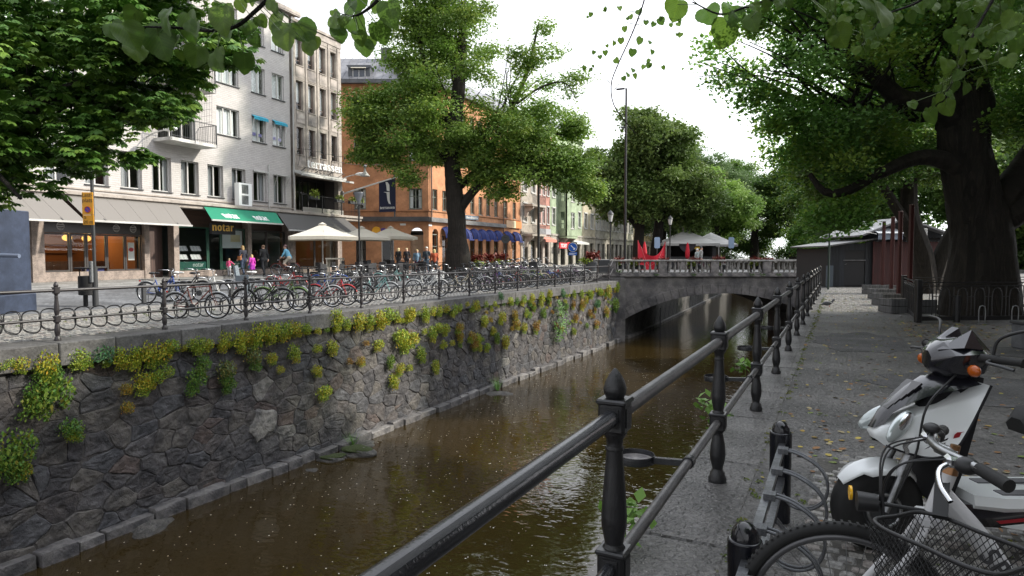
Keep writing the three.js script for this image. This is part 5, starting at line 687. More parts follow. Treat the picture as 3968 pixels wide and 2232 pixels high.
// crown: leaf sprigs gathered in clumps that fill a few large lobes
function crown(parent, lobes, sg, mat, cols, name = 'crown') {
  const items = [];
  for (const [cx, cy, cz, rx, ry, rz, clumps, per, cr = 0.95, shell = 0.55] of lobes) for (let i = 0; i < clumps; i++) {
    const d = V(rr(-1, 1), rr(-1, 1), rr(-1, 1)); if (d.length() > 1 || d.length() < 0.05) { i--; continue; } d.normalize().multiplyScalar(Math.pow(rnd(), shell));
    const px = cx + d.x * rx, py = cy + d.y * ry, pz = cz + d.z * rz, k = cr * rr(0.6, 1.25), n = Math.round(per * rr(0.5, 1.4)), shade = rr(0.8, 1.2), ci = rnd();
    for (let j = 0; j < n; j++) { const e = V(rr(-1, 1), rr(-1, 1), rr(-1, 1)); if (e.length() > 1) { j--; continue; } items.push([px + e.x * k * 1.25, py + e.y * k * 0.62 - 0.12 * k * (e.x * e.x + e.z * e.z), pz + e.z * k * 1.25, shade, ci]); }
  }
  const im = new THREE.InstancedMesh(sg, mat, items.length), o = new THREE.Object3D();
  items.forEach(([x, y, z, sh, ci], i) => { o.position.set(x, y, z); o.rotation.set(rr(-0.35, 0.35), rr(0, 6.283), rr(-0.35, 0.35)); o.scale.setScalar(rr(0.75, 1.25)); o.updateMatrix(); im.setMatrixAt(i, o.matrix); const c = cols[Math.floor(((ci + rnd() * 0.35) % 1) * cols.length)], k = sh * rr(0.85, 1.15); im.setColorAt(i, C(c[0] * k, c[1] * k, c[2] * k)); });
  im.name = name; im.castShadow = im.receiveShadow = true; im.userData = { kind: 'stuff' }; parent.add(im); return im;
}
function twigs(lobes, from, r, n = 10, every = 1) { const P = []; for (const [cx, cy, cz, rx, ry, rz] of lobes) for (let i = 0; i < n; i++) { const d = V(rr(-1, 1), rr(-0.6, 1), rr(-1, 1)).normalize(), e = V(cx + d.x * rx * 0.8, cy + d.y * ry * 0.8, cz + d.z * rz * 0.8), b = V(cx, cy - ry * 0.5, cz).lerp(V(...from), 0.25 + 0.4 * rnd()), m = b.clone().lerp(e, 0.5).add(V(rr(-0.4, 0.4), rr(-0.1, 0.6), rr(-0.4, 0.4))); P.push(limb([b, m, e], [r, r * 0.55, r * 0.2], 6, 5)); } return P; }
const linden = [[0.154, 0.266, 0.044], [0.197, 0.324, 0.056], [0.239, 0.359, 0.060], [0.169, 0.277, 0.060], [0.281, 0.382, 0.064]];
const darkG = [[0.086, 0.169, 0.036], [0.110, 0.204, 0.041], [0.145, 0.250, 0.049], [0.181, 0.284, 0.045]], chestG = [[0.084, 0.187, 0.034], [0.112, 0.230, 0.041], [0.150, 0.272, 0.044], [0.094, 0.204, 0.041], [0.187, 0.315, 0.051]], warmG = [[0.140, 0.295, 0.052], [0.191, 0.348, 0.061], [0.282, 0.416, 0.061], [0.118, 0.256, 0.052]], paleG = [[0.259, 0.396, 0.090], [0.302, 0.436, 0.108], [0.216, 0.356, 0.082]];
{ // big linden in front of the orange house
  const t = thing('linden_tree', 'large leafy linden tree standing behind the parked bicycles', 'tree', [-21.2, 0.08, -35.0], CY);
  mesh('trunk', [limb([[0, -0.2, 0], [0, 0.5, 0], [-0.05, 2.5, 0], [-0.2, 5, 0], [-0.35, 8, 0.1], [0.1, 12, 0], [0.4, 17, 0]], [0.95, 0.58, 0.5, 0.48, 0.4, 0.28, 0.14], 70, 32)].map((g) => uvm(gnarl(g, 0.1))), M.bark, t);
  mesh('limb', [limb([[0, 4.2, 0], [0.9, 5.4, 0.2], [2.4, 6.7, 0.3], [4.2, 7.3, 0.4], [6.4, 7.2, 0.6], [8.6, 6.9, 0.7]], [0.3, 0.26, 0.2, 0.15, 0.1, 0.04], 18, 8), limb([[-0.2, 5.5, 0], [1.2, 6.9, -0.4], [2.6, 9.4, -0.8], [4.2, 12.8, -1], [5, 16, -1]], [0.24, 0.22, 0.18, 0.12, 0.05], 16, 8), limb([[-0.3, 7, 0], [-1.6, 8.2, 0.6], [-3.4, 9.4, 1], [-5.2, 10, 1.3]], [0.2, 0.16, 0.11, 0.05], 12, 7), limb([[-0.2, 9, 0.1], [-1.2, 11, 0.4], [-2.2, 14, 0.4], [-2.6, 17.5, 0.3]], [0.2, 0.16, 0.12, 0.05], 12, 7), limb([[3.6, 11.0, -0.9], [5.2, 12, -0.6], [6.6, 12.2, -0.4], [7.3, 11.2, -0.3]], [0.09, 0.07, 0.05, 0.025], 10, 6), limb([[3.2, 8.6, -0.8], [5, 9.4, -0.6], [6.6, 9.0, -0.5], [7.6, 9.9, -0.5]], [0.1, 0.08, 0.05, 0.02], 10, 6)], M.bark, t);
  const lobes = [[-2.4, 9.2, 0, 4.1, 2.7, 3.8, 52, 42, 0.85], [-0.7, 13.6, 0, 3.9, 3.6, 3.9, 48, 38, 0.85], [-0.6, 18.5, 0, 3.2, 3.4, 3.2, 22, 36, 0.85], [3.1, 9.3, 0, 3.1, 2.6, 3.3, 34, 40, 0.85], [5.8, 7.2, 0.5, 2.9, 1.6, 2.4, 34, 38, 0.8], [8.0, 6.2, 0.6, 1.4, 1.3, 1.5, 11, 34, 0.6], [4.4, 13.2, -0.6, 2.2, 3.2, 2.2, 12, 26, 0.6], [7.0, 11.8, -0.5, 1.2, 2.4, 1.3, 6, 20, 0.5], [7.0, 9.6, -0.5, 1.6, 1.1, 1.4, 9, 28, 0.65], [-5.3, 9.9, 1, 1.3, 1.6, 1.5, 12, 36, 0.8], [-4.9, 7.6, 0.8, 1.5, 0.8, 1.4, 11, 36, 0.75], [-2.9, 6.2, 1.4, 0.9, 0.7, 0.9, 4, 26, 0.5], [2.4, 5.6, 0.8, 1.4, 0.9, 1.3, 8, 28, 0.6], [-2.2, 15.5, 0, 2.2, 2.8, 2.2, 16, 34], [1.9, 6.9, 0.4, 1.6, 1, 1.6, 11, 32, 0.7]];
  crown(t, lobes, sprigs.mid, M.leafTree, linden); mesh('twigs', twigs(lobes.slice(0, 7), [0, 7, 0], 0.06, 9), M.bark, t);
}
{ // two trees beyond the bridge
  for (const [x, z, l, k] of [[-17.0, -60.8, 'left one of the two trees with dark trunks beyond the bridge', 0], [-15.7, -62.0, 'right one of the two trees with dark trunks beyond the bridge', 1]]) {
    const t = thing('street_tree', l, 'tree', [x, 0.4, z], CY, 'pair of trees beyond the bridge');
    mesh('trunk', [limb(k ? [[0, 0, 0], [0.05, 2, 0], [0.3, 4.2, 0], [0.2, 8, 0], [0.6, 13, 0]] : [[0, 0, 0], [-0.05, 2, 0], [0.1, 4.5, 0], [-0.4, 9, 0], [-0.3, 14, 0]], [0.6, 0.45, 0.42, 0.28, 0.1], 18, 10), limb([[0, 3.6, 0], [k ? 1 : -1.4, 5.4, 0], [k ? 2.4 : -3, 8, 0]], [0.25, 0.18, 0.07], 8, 7)].map((g) => uvm(g)), M.barkDark, t);
    const lobes = k ? [[2.0, 7.6, 0, 3.4, 3.2, 3.4, 44, 40, 1.1], [0.8, 11.6, 0, 2.6, 3.0, 2.6, 30, 36, 1.0], [3.8, 6.0, 0, 2.2, 2.2, 2.2, 22, 38, 1.0]] : [[-1.8, 8, 0, 3.2, 3.4, 3.2, 46, 40, 1.1], [0.2, 11.8, 0, 2.9, 3.2, 2.9, 34, 36, 1.0], [-3.6, 8.8, 0, 1.6, 3.2, 1.8, 15, 34, 0.8], [-0.2, 6.3, 0.6, 2.6, 1.6, 2, 20, 34, 0.9]];
    crown(t, lobes, sprigs.far, M.leafTree, [[0.14, 0.22, 0.055], [0.17, 0.25, 0.065], [0.2, 0.28, 0.075], [0.15, 0.23, 0.06]]); mesh('twigs', twigs(lobes.slice(0, 2), [0, 5, 0], 0.06, 8), M.barkDark, t);
  }
}
function bgTree(label, x, z, h, w, cols, den = 1, dark = true, low = 0.25) {
  const t = thing('park_tree', label, 'tree', [x, 0.3, z], rr(0, 6), 'trees beyond the bridge and sheds');
  mesh('trunk', uvm(limb([[0, -0.2, 0], [0.1, h * 0.2, 0], [0, h * 0.5, 0.1], [0.1, h * 0.85, 0]], [w * 0.07, w * 0.05, w * 0.035, 0.04], 12, 8)), M.barkDark, t);
  const lobes = []; for (let i = 0; i < 7; i++) { const a = i * 0.9 + rr(0, 0.6), q = i / 6; lobes.push([Math.cos(a) * w * 0.26, h * lerp(low + 0.1, 0.86, q), Math.sin(a) * w * 0.26, w * lerp(0.3, 0.2, q), h * 0.16, w * lerp(0.3, 0.2, q), Math.round(20 * den), 30, w * 0.1]); }
  lobes.push([0, h * 0.6, 0, w * 0.4, h * 0.32, w * 0.4, Math.round(34 * den), 30, w * 0.11]); crown(t, lobes, sprigs.far, M.leafTree, cols); return t;
}
bgTree('pale green chestnut tree right of the snack tent', -16.6, -102, 14, 12, paleG, 1.5, false, 0.08);
bgTree('tall tree with haze-pale leaf colour behind the pale chestnut', -20.5, -114, 21, 14, [[0.15, 0.23, 0.09], [0.17, 0.26, 0.1]]);  // distance haze put into the paler, bluer leaf colours
bgTree('dark tree at the end of the canal left of the gap', -13.6, -124, 19, 13, darkG, 1.1, true, 0.06);
bgTree('dark tree at the end of the canal right of the gap', -7.0, -122, 17, 13, darkG, 1.1, true, 0.06);
bgTree('bushy dark tree left of the shed roof', 0.2, -68, 13, 11, warmG, 1.3, true, 0.05);
bgTree('dense dark tree right behind the shed', 3.6, -58, 14.5, 12, darkG, 1.4, true, 0.05);
bgTree('dense dark tree behind the right end of the shed', 9.4, -57, 15, 12, darkG, 1.3, true, 0.08);
bgTree('dark tree filling the gap between the shed and the end of the canal', 1.0, -86, 16, 14, darkG, 1.3, true, 0.02);
bgTree('warm green tree leaning over the canal beyond the bridge', -0.6, -100, 15, 12, warmG, 1.2, true, 0.05);
bgTree('tall tree far behind the pair of dark trunks', -21.5, -88, 15, 11, [[0.15, 0.23, 0.08], [0.17, 0.26, 0.09]]);  // distance haze tinted into these leaf colours
bgTree('tall tree at the far left end of the canal view', -24, -128, 19, 15, [[0.13, 0.21, 0.08], [0.15, 0.24, 0.08]], 1.1, true, 0.05);  // haze of the far distance mixed into the leaf colours
bgTree('dark tree left of the brick house', 13.5, -70, 16, 14, darkG, 1.1, true, 0.05);
{ // old linden with the iron fence
  const t = thing('linden_tree', 'huge old linden with a thick dark trunk inside the iron fence', 'tree', [3.3, 0, -20.7], CY);
  mesh('trunk', [limb([[0, -0.2, 0], [0, 0.25, 0], [-0.02, 1.2, 0], [-0.1, 2.6, 0], [-0.5, 3.7, 0], [-0.65, 5.2, 0.1], [-0.5, 8, 0.2], [-0.2, 11.5, 0]], [0.95, 0.7, 0.58, 0.62, 0.42, 0.34, 0.24, 0.08], 90, 48)].map((g) => uvm(gnarl(g, 0.13))), M.barkDark, t);
  mesh('limb', [limb([[-0.2, 3.3, 0.1], [-0.9, 3.85, 0.2], [-1.8, 4.05, 0.3], [-2.9, 3.65, 0.4], [-3.9, 3.15, 0.5], [-4.35, 3.15, 0.5], [-4.75, 3.6, 0.5]], [0.3, 0.25, 0.2, 0.16, 0.13, 0.11, 0.06], 26, 9), limb([[-0.6, 4.6, 0.1], [-1.6, 5.3, 0.5], [-2.7, 5.4, 0.8], [-3.5, 5.95, 1.0], [-4.2, 6.3, 1.1], [-4.45, 7.3, 1.1], [-4.2, 8.6, 1]], [0.3, 0.27, 0.23, 0.2, 0.17, 0.12, 0.05], 26, 9), limb([[0.2, 2.7, 0], [0.8, 3.5, 0.1], [1.4, 4.6, 0.2], [2.3, 6.4, 0.3], [3, 9, 0.4]], [0.46, 0.36, 0.3, 0.22, 0.1], 18, 10), limb([[0.4, 2.5, 0.1], [1.2, 3.1, 0.4], [2.2, 3.9, 0.8], [3.6, 5.4, 1.2]], [0.4, 0.3, 0.24, 0.12], 14, 10), limb([[-2.6, 5.4, 0.8], [-3.4, 5.1, 1.2], [-4.4, 4.9, 1.5]], [0.07, 0.05, 0.03], 8, 6), limb([[-0.6, 6.5, 0.1], [-1.5, 8, -0.5], [-3, 9.6, -1]], [0.2, 0.15, 0.06], 10, 7)], M.barkDark, t);
  const lobes = [[-2.4, 8.2, 0.4, 3.6, 2.2, 3.8, 31, 40, 0.85], [-4.8, 6.3, 0.8, 2.3, 1.8, 2.6, 23, 33, 0.62, 0.7], [-6.2, 7.4, 1.2, 1.2, 1.2, 1.6, 5, 27, 0.5], [-7.0, 6.0, 1.0, 0.9, 0.9, 1.2, 3, 24, 0.42], [-1.6, 6.0, -1.5, 2.6, 1.4, 2.4, 20, 38, 0.75], [0.8, 8.6, 0, 3.6, 2.6, 4, 36, 40], [-0.4, 11.5, 0, 4.0, 2.4, 4, 29, 36], [3.4, 6.8, 0.6, 2.6, 2.2, 3, 23, 40], [-2.6, 4.6, -1.0, 1.9, 0.8, 1.8, 17, 36, 0.65], [-4.4, 4.3, 0.6, 1.3, 0.9, 1.4, 14, 35, 0.6], [-3.9, 2.9, 0.3, 0.9, 0.7, 0.8, 8, 32, 0.5], [-4.2, 9.2, 1, 2.4, 1.8, 2.6, 21, 36, 0.9], [-5.9, 4.9, 1, 0.7, 0.7, 1, 4, 28, 0.45], [0.2, 5.4, 1.8, 2.2, 0.8, 1.4, 12, 32, 0.6], [2.6, 4.6, 1.4, 1.4, 0.7, 1.2, 5, 28, 0.55]];
  crown(t, lobes, sprigs.fine, M.leafTree, warmG); mesh('twigs', twigs(lobes.slice(0, 5), [-1, 5, 0], 0.045, 10), M.barkDark, t);
}
{ // slanting twin-stemmed tree behind it
  const t = thing('park_tree', 'slanting dark tree between the wooden shed and the big linden', 'tree', [2.9, 0, -31.8], CY);
  mesh('trunk', [limb([[0.4, -0.2, 0], [0.2, 1.5, 0], [-0.4, 3.2, 0], [-0.5, 5.2, 0], [-1.0, 7.5, 0]], [0.5, 0.4, 0.34, 0.25, 0.1], 16, 10), limb([[0.6, 0.2, 0], [1.1, 1.8, 0], [2.0, 3.6, 0], [2.6, 6, 0]], [0.42, 0.34, 0.26, 0.12], 12, 10), limb([[-0.1, 2.2, 0], [-1.4, 4.0, 0.2], [-2.6, 5.6, 0.4]], [0.26, 0.2, 0.1], 10, 8)].map((g) => uvm(g)), M.bark, t);
  const lobes = [[-2.4, 6.4, 0, 2.4, 1.3, 2.2, 34, 40, 0.8], [0.2, 5.8, 0, 1.9, 1.2, 1.8, 26, 40, 0.75], [-3.4, 4.9, 0, 1.4, 1, 1.4, 16, 36, 0.65], [-0.6, 9.4, 0, 3.2, 2.2, 3, 40, 40, 0.9]]; crown(t, lobes, sprigs.mid, M.leafTree, darkG);  // high last lobe placed to keep sun off the far canal wall
}
{ // lindens out of view right of and behind the viewer, placed to shade the quay
  for (const [x, z, l, lobes] of [[6.9, -11.6, 'linden right of the scooter whose leaves hang into the upper right corner', [[-1.6, 6.8, 0, 4.0, 2.0, 4.8, 84, 54], [1.6, 7.2, 0, 4.0, 2.2, 4.6, 76, 50], [0, 10, 0, 4.2, 2.4, 4.4, 60, 48], [-3.8, 5.8, 0.6, 1.4, 1.0, 2.4, 18, 40, 0.7], [0, 5.6, 0, 3.6, 0.9, 4.2, 34, 46, 0.8]]], [4.6, 2.6, 'linden behind the viewer with branches overhead', [[-1.5, 6.6, -1, 4, 1.6, 4.4, 66, 50], [1.5, 7, 0, 3.6, 2, 4, 54, 46], [0, 9.5, 0, 3.8, 2.2, 3.8, 40, 46]]]]) {
    const t = thing('linden_tree', l, 'tree', [x, 0, z], 0.2);
    mesh('trunk', [limb([[0, -0.2, 0], [0, 0.4, 0], [0.05, 2.5, 0], [-0.1, 5, 0.1], [0, 10, 0]], [0.7, 0.48, 0.4, 0.3, 0.08], 20, 12), limb([[0, 2.8, 0], [-1.2, 4.4, 0], [-2.6, 6, 0]], [0.26, 0.2, 0.08], 10, 8), limb([[0, 3.2, 0], [1.2, 4.8, 0.3], [2.2, 6.8, 0]], [0.26, 0.18, 0.08], 10, 8)].map((g) => uvm(g)), M.barkDark, t);
    crown(t, lobes, sprigs.fine, M.leafTree, warmG); mesh('twigs', twigs(lobes.slice(0, 2), [0, 4, 0], 0.05, 8), M.barkDark, t);
  }
}
{ // chestnut at the left
  const t = thing('chestnut_tree', 'horse chestnut with big fingered leaves filling the upper left corner', 'tree', [-16.7, 0, -6.54], CY);
  mesh('trunk', [limb([[0, -0.2, 0], [0, 0.4, 0], [0.1, 2.4, 0], [0.4, 4.6, 0.1], [0.8, 8, 0]], [0.6, 0.42, 0.36, 0.28, 0.1], 18, 12), limb([[0.1, 2.6, 0], [1.6, 3.8, 0.3], [3.4, 4.9, 0.2], [5.4, 5.6, 0]], [0.22, 0.16, 0.11, 0.04], 14, 8), limb([[0.3, 3.6, 0], [1.8, 5.4, -0.2], [3.8, 7, -0.2]], [0.2, 0.14, 0.05], 12, 8), limb([[0.2, 2.9, 0.1], [1.2, 3.4, 0.8], [2.4, 3.2, 1.2], [3.0, 2.6, 1.2]], [0.13, 0.1, 0.06, 0.03], 12, 7)].map((g) => uvm(g)), M.barkDark, t);
  const lobes = [[2.0, 5.3, 0, 2.3, 1.7, 2.2, 40, 70, 0.6], [4.0, 5.4, -0.2, 1.7, 1.3, 1.8, 30, 66, 0.5], [5.6, 5.9, -0.4, 1.1, 1.0, 1.3, 15, 50, 0.42], [3.4, 7.4, 0, 2.6, 1.4, 2.2, 34, 64, 0.6], [2.6, 3.7, 0.6, 1.1, 0.8, 1.2, 16, 56, 0.42], [3.9, 3.8, 0.2, 1.0, 0.5, 1.2, 12, 44, 0.36], [1.6, 2.6, 0.9, 0.55, 0.8, 0.8, 9, 50, 0.36], [0.4, 4.0, 0.4, 1.4, 1.5, 1.4, 18, 60, 0.6], [0.2, 7.5, 0, 2.6, 2, 2.4, 26, 60, 0.7], [2.2, 2.9, 0.9, 0.5, 0.5, 0.5, 5, 36, 0.3], [5.0, 4.6, 0, 0.8, 0.5, 0.9, 8, 40, 0.35]];
  crown(t, lobes, palmate(), M.leafChest, chestG); mesh('twigs', twigs(lobes, [0.6, 3.6, 0], 0.022, 7), M.barkDark, t);
}
// ---- leaves of the overhanging linden branches, close to the viewer
{
  const heart = (seed) => { const s = new THREE.Shape(), n = 34, pts = []; for (let i = 0; i <= n; i++) { const a = i / n * 2 * PI - PI / 2 + PI; const th = i / n * 2 * PI; let r = 0.5 * (1 - 0.42 * Math.pow(Math.max(0, Math.cos(th)), 6)); const tip = Math.pow(Math.max(0, -Math.cos(th)), 14) * 0.16; r += tip; r *= 1 + (i % 2 ? 0.018 : -0.018) + 0.03 * Math.sin(th * 3 + seed); pts.push([Math.sin(th) * r * 1.02, -0.08 + Math.cos(th) * r - 0.0]); } const P = [0, 0.28, 0], UV = [0.5, 0.78], I = []; const rings = 4; const c = [0, 0.02];
    const pos = [], uv = [], idx = []; pos.push(c[0], c[1], 0); uv.push(0.5, 0.5); for (let k = 1; k <= rings; k++) for (let i = 0; i < n; i++) { const x = lerp(c[0], pts[i][0], k / rings), y = lerp(c[1], pts[i][1], k / rings); const z = 0.1 * x * x * (1 + 0.4 * Math.sin(seed)) - 0.16 * y * y + 0.03 * Math.sin(x * 9 + seed) * Math.cos(y * 8) + (seed % 2 ? 0.12 * Math.abs(x) : -0.05 * Math.abs(x)); pos.push(x, y, z); uv.push(0.5 + x * 0.95, 0.5 + y * 0.95); }
    for (let i = 0; i < n; i++) idx.push(0, 1 + (i + 1) % n, 1 + i); for (let k = 0; k < rings - 1; k++) for (let i = 0; i < n; i++) { const a = 1 + k * n + i, b = 1 + k * n + (i + 1) % n, d = a + n, e = b + n; idx.push(a, b, e, a, e, d); } const g = new THREE.BufferGeometry(); g.setAttribute('position', new THREE.Float32BufferAttribute(pos, 3)); g.setAttribute('uv', new THREE.Float32BufferAttribute(uv, 2)); g.setIndex(idx); g.computeVertexNormals(); return g.scale(-1, 1, 1).scale(-1, 1, 1); };
  const vein = tex(256, (u, v) => { const x = (u - 0.5) * 2, y = (v - 0.5) * 2; let d = Math.abs(x) * 1.0; let m = Math.exp(-d * 60); for (let k = -5; k < 6; k++) { const y0 = -0.5 + k * 0.2 + 0.5; const dd = Math.abs((y - y0) + Math.abs(x) * 0.85 - 0); if (k > -4) m = Math.max(m, Math.exp(-dd * 75) * 0.8); } const b = con(f1(u, v), 1.5), h = con(f4(u, v), 1.2); const k2 = 0.72 + 0.16 * b + 0.06 * h; return [k2 + 0.2 * m, k2 + 0.14 * m, k2 + 0.02 * m]; });
  const mats = [[0.12, 0.24, 0.035], [0.15, 0.28, 0.04], [0.18, 0.31, 0.042]].map((c) => { const m = leafMat(c[0], c[1], c[2], 0.52); m.map = vein; m.roughness = 0.5; return m; }), hs = [0, 1, 2, 3].map((i) => heart(i * 1.3));
  const labs = ['overhanging linden twig with large dark leaves at the top left', 'cluster of large dark linden leaves at the top, left of the big tree', 'large round linden leaves hanging at the top right of centre', 'small sunlit linden leaves at the top right', 'hanging linden twig with bright green leaves near the right edge', 'thin bare-ended twig hanging in front of the white sky'];
  BR.forEach(([st, lv0], k) => {
    const lv = lv0.slice(); for (const [x, y, z, q] of lv0) for (let e = 0; e < (k === 5 ? 1 : 2); e++) if (rnd() < 0.6) lv.push([x + rr(-1, 1) * q * 1.1, y + rr(-0.5, 1.1) * q, z + rr(-1, 1) * q * 1.2, q * rr(0.55, 0.95)]);
    const t = thing('linden_branch', labs[k], 'branch', st[0]), o = st[0], rel = st.map((p) => [p[0] - o[0], p[1] - o[1], p[2] - o[2]]);
    mesh('twig', limb(rel, k === 5 ? [0.006, 0.005, 0.004, 0.003] : [0.007, 0.006, 0.004, 0.002], 26, 6), M.barkDark, t);
    for (const [x, y, z, s] of lv) { const m = mesh('leaf', pick(hs), pick(mats), t); m.position.set(x - o[0], y - o[1], z - o[2]); m.rotation.order = 'YXZ'; m.rotation.set(rr(-0.5, 0.35), CY + rr(-0.75, 0.75), rr(-0.7, 0.7)); m.scale.setScalar(s * 1.08); let best = rel[0], bd = 9; const tip = V(x - o[0], y - o[1], z - o[2]); for (let q = 0; q < rel.length - 1; q++) for (let f = 0; f < 1; f += 0.2) { const p = V(...rel[q]).lerp(V(...rel[q + 1]), f), d = p.distanceTo(tip); if (d < bd) { bd = d; best = p; } } if (bd > 0.02 && bd < 0.35) mesh('leaf_stalk', rod(best, tip, 0.0013, 0.0011, 5), mats[2], t); }
  });
}
// ---------------------------------------------------------------- bicycles
reseed(77);
const BK = {};
{
  const R = 0.335; BK.R = R;
  BK.tyre = torus(R - 0.018, 0.019, 30, 6); BK.rim = torus(R - 0.042, 0.011, 28, 4);
  const sp = []; for (let i = 0; i < 14; i++) { const a = i / 14 * 2 * PI; sp.push(rod([Math.cos(a + 0.35) * 0.025, Math.sin(a + 0.35) * 0.025, i % 2 ? 0.025 : -0.025], [Math.cos(a) * (R - 0.045), Math.sin(a) * (R - 0.045), 0], 0.0018, 0.0018, 3, true)); } sp.push(rod([0, 0, -0.045], [0, 0, 0.045], 0.018)); BK.spokes = merge(sp);
  const F = [0.53, R, 0], B = [-0.53, R, 0], bb = [-0.08, 0.3, 0], hd = [0.34, 0.86, 0], hd2 = [0.37, 0.74, 0], st = [-0.24, 0.8, 0];
  BK.city = merge([rod([-0.22, 0.74, 0], bb, 0.016), tube([[0.36, 0.76, 0], [0.16, 0.5, 0], [0.0, 0.34, 0], bb], 0.019, 10, 7), tube([[0.345, 0.84, 0], [0.14, 0.6, 0], [-0.05, 0.46, 0], [-0.16, 0.44, 0]], 0.014, 10, 6), rod(hd, hd2, 0.02), rod(bb, [-0.53, R, 0.05], 0.011), rod(bb, [-0.53, R, -0.05], 0.011), rod([-0.21, 0.7, 0], [-0.53, R, 0.05], 0.009), rod([-0.21, 0.7, 0], [-0.53, R, -0.05], 0.009)]);
  BK.diamond = merge([rod([-0.23, 0.8, 0], bb, 0.015), rod([0.365, 0.76, 0], bb, 0.017), rod([0.345, 0.84, 0], [-0.21, 0.8, 0], 0.014), rod(hd, hd2, 0.02), rod(bb, [-0.53, R, 0.05], 0.01), rod(bb, [-0.53, R, -0.05], 0.01), rod([-0.21, 0.76, 0], [-0.53, R, 0.05], 0.008), rod([-0.21, 0.76, 0], [-0.53, R, -0.05], 0.008)]);
  BK.fork = merge([tube([hd2, [0.43, 0.6, 0.05], [0.48, 0.45, 0.05], [0.53, R, 0.05]], 0.01, 8, 5), tube([hd2, [0.43, 0.6, -0.05], [0.48, 0.45, -0.05], [0.53, R, -0.05]], 0.01, 8, 5)]);
  BK.bar = merge([rod([0.34, 0.86, 0], [0.325, 0.99, 0], 0.013), tube([[0.1, 1.05, 0.27], [0.2, 1.06, 0.25], [0.32, 1.04, 0.12], [0.33, 0.99, 0], [0.32, 1.04, -0.12], [0.2, 1.06, -0.25], [0.1, 1.05, -0.27]], 0.011, 24, 6)]);
  BK.grip = merge([rod([0.08, 1.05, 0.272], [0.2, 1.06, 0.25], 0.016), rod([0.08, 1.05, -0.272], [0.2, 1.06, -0.25], 0.016)]);
  BK.saddle = merge([ball(0.1, -0.3, 0.94, 0, 12, 8, 1.1, 0.42, 0.95), ball(0.05, -0.16, 0.945, 0, 10, 6, 2.0, 0.6, 0.7)]); BK.seatpost = rod([-0.235, 0.78, 0], [-0.27, 0.92, 0], 0.013);
  BK.guards = [...[F, B].map((c, i) => { const t = new THREE.TorusGeometry(R + 0.018, 0.02, 5, 20, PI * (i ? 0.95 : 0.72)); t.scale(1, 1, 1.4); t.rotateZ(i ? 0.12 : 0.35); return t.translate(c[0], c[1], 0); })];
  BK.rack = merge([rod([-0.26, 0.72, 0.06], [-0.72, 0.74, 0.06], 0.007), rod([-0.26, 0.72, -0.06], [-0.72, 0.74, -0.06], 0.007), rod([-0.72, 0.74, 0.06], [-0.72, 0.74, -0.06], 0.007), rod([-0.5, 0.74, 0.06], [-0.5, 0.74, -0.06], 0.006), rod([-0.68, 0.74, 0.06], [-0.53, R, 0.06], 0.006), rod([-0.68, 0.74, -0.06], [-0.53, R, -0.06], 0.006)]);
  BK.crank = merge([tr(new THREE.CylinderGeometry(0.09, 0.09, 0.012, 20).rotateX(PI / 2), -0.08, 0.3, 0.06), rod([-0.08, 0.3, 0.07], [0.06, 0.2, 0.08], 0.009), rod([-0.08, 0.3, -0.07], [-0.22, 0.4, -0.08], 0.009), box(0.09, 0.02, 0.08, 0.07, 0.19, 0.12), box(0.09, 0.02, 0.08, -0.23, 0.41, -0.12), rod([-0.08, 0.385, 0.06], [-0.53, 0.37, 0.055], 0.006), rod([-0.08, 0.215, 0.06], [-0.53, 0.3, 0.055], 0.006)]);
  const bk = []; for (const y of [0.74, 0.84, 0.98]) { const k = y < 0.8 ? 0.85 : y < 0.9 ? 0.93 : 1; bk.push(bar([0.4, y, -0.17 * k], [0.4, y, 0.17 * k], 0.008, 0.008), bar([0.66, y, -0.17 * k], [0.66, y, 0.17 * k], 0.008, 0.008), bar([0.4, y, -0.17 * k], [0.66, y, -0.17 * k], 0.008, 0.008), bar([0.4, y, 0.17 * k], [0.66, y, 0.17 * k], 0.008, 0.008)); } for (let i = 0; i <= 8; i++) { const u = -0.17 + 0.34 * i / 8; bk.push(rod([0.66, 0.98, u], [0.66, 0.74, u * 0.85], 0.003, 0.003, 3), rod([0.4, 0.98, u], [0.4, 0.74, u * 0.85], 0.003, 0.003, 3)); if (i < 7) { const x = 0.4 + 0.26 * i / 6; bk.push(rod([x, 0.98, 0.17], [x, 0.74, 0.145], 0.003, 0.003, 3), rod([x, 0.98, -0.17], [x, 0.74, -0.145], 0.003, 0.003, 3), rod([x, 0.742, -0.145], [x, 0.742, 0.145], 0.003, 0.003, 3)); } } BK.basket = merge(bk);
  BK.lamp = merge([ball(0.032, 0.42, 0.88, 0, 8, 6)]); BK.reflector = merge([box(0.02, 0.04, 0.05, -0.74, 0.7, 0)]);
  BK.stand = merge([rod([-0.45, 0.3, 0.04], [-0.4, 0.01, 0.16], 0.008)]);
  BK.seatGeo = merge([tr(box(0.3, 0.04, 0.28), -0.52, 0.86, 0), tr(box(0.05, 0.5, 0.3), -0.7, 1.08, 0, 0, 0, 0.15), tr(box(0.26, 0.2, 0.02), -0.56, 0.96, 0.15), tr(box(0.26, 0.2, 0.02), -0.56, 0.96, -0.15), tr(box(0.06, 0.3, 0.06), -0.42, 0.68, 0.14), tr(box(0.06, 0.3, 0.06), -0.42, 0.68, -0.14)]);
  BK.lampM = std([0.7, 0.7, 0.68], 0.2); BK.refM = std([0.5, 0.01, 0.01], 0.3);
}
const bikeCols = { blue: [0.02, 0.07, 0.32], red: [0.42, 0.02, 0.02], black: [0.015, 0.015, 0.016], white: [0.62, 0.62, 0.6], turquoise: [0.2, 0.42, 0.4], green: [0.12, 0.2, 0.05], brown: [0.2, 0.05, 0.035], silver: [0.38, 0.39, 0.4], beige: [0.42, 0.36, 0.25], purple: [0.14, 0.03, 0.18] };
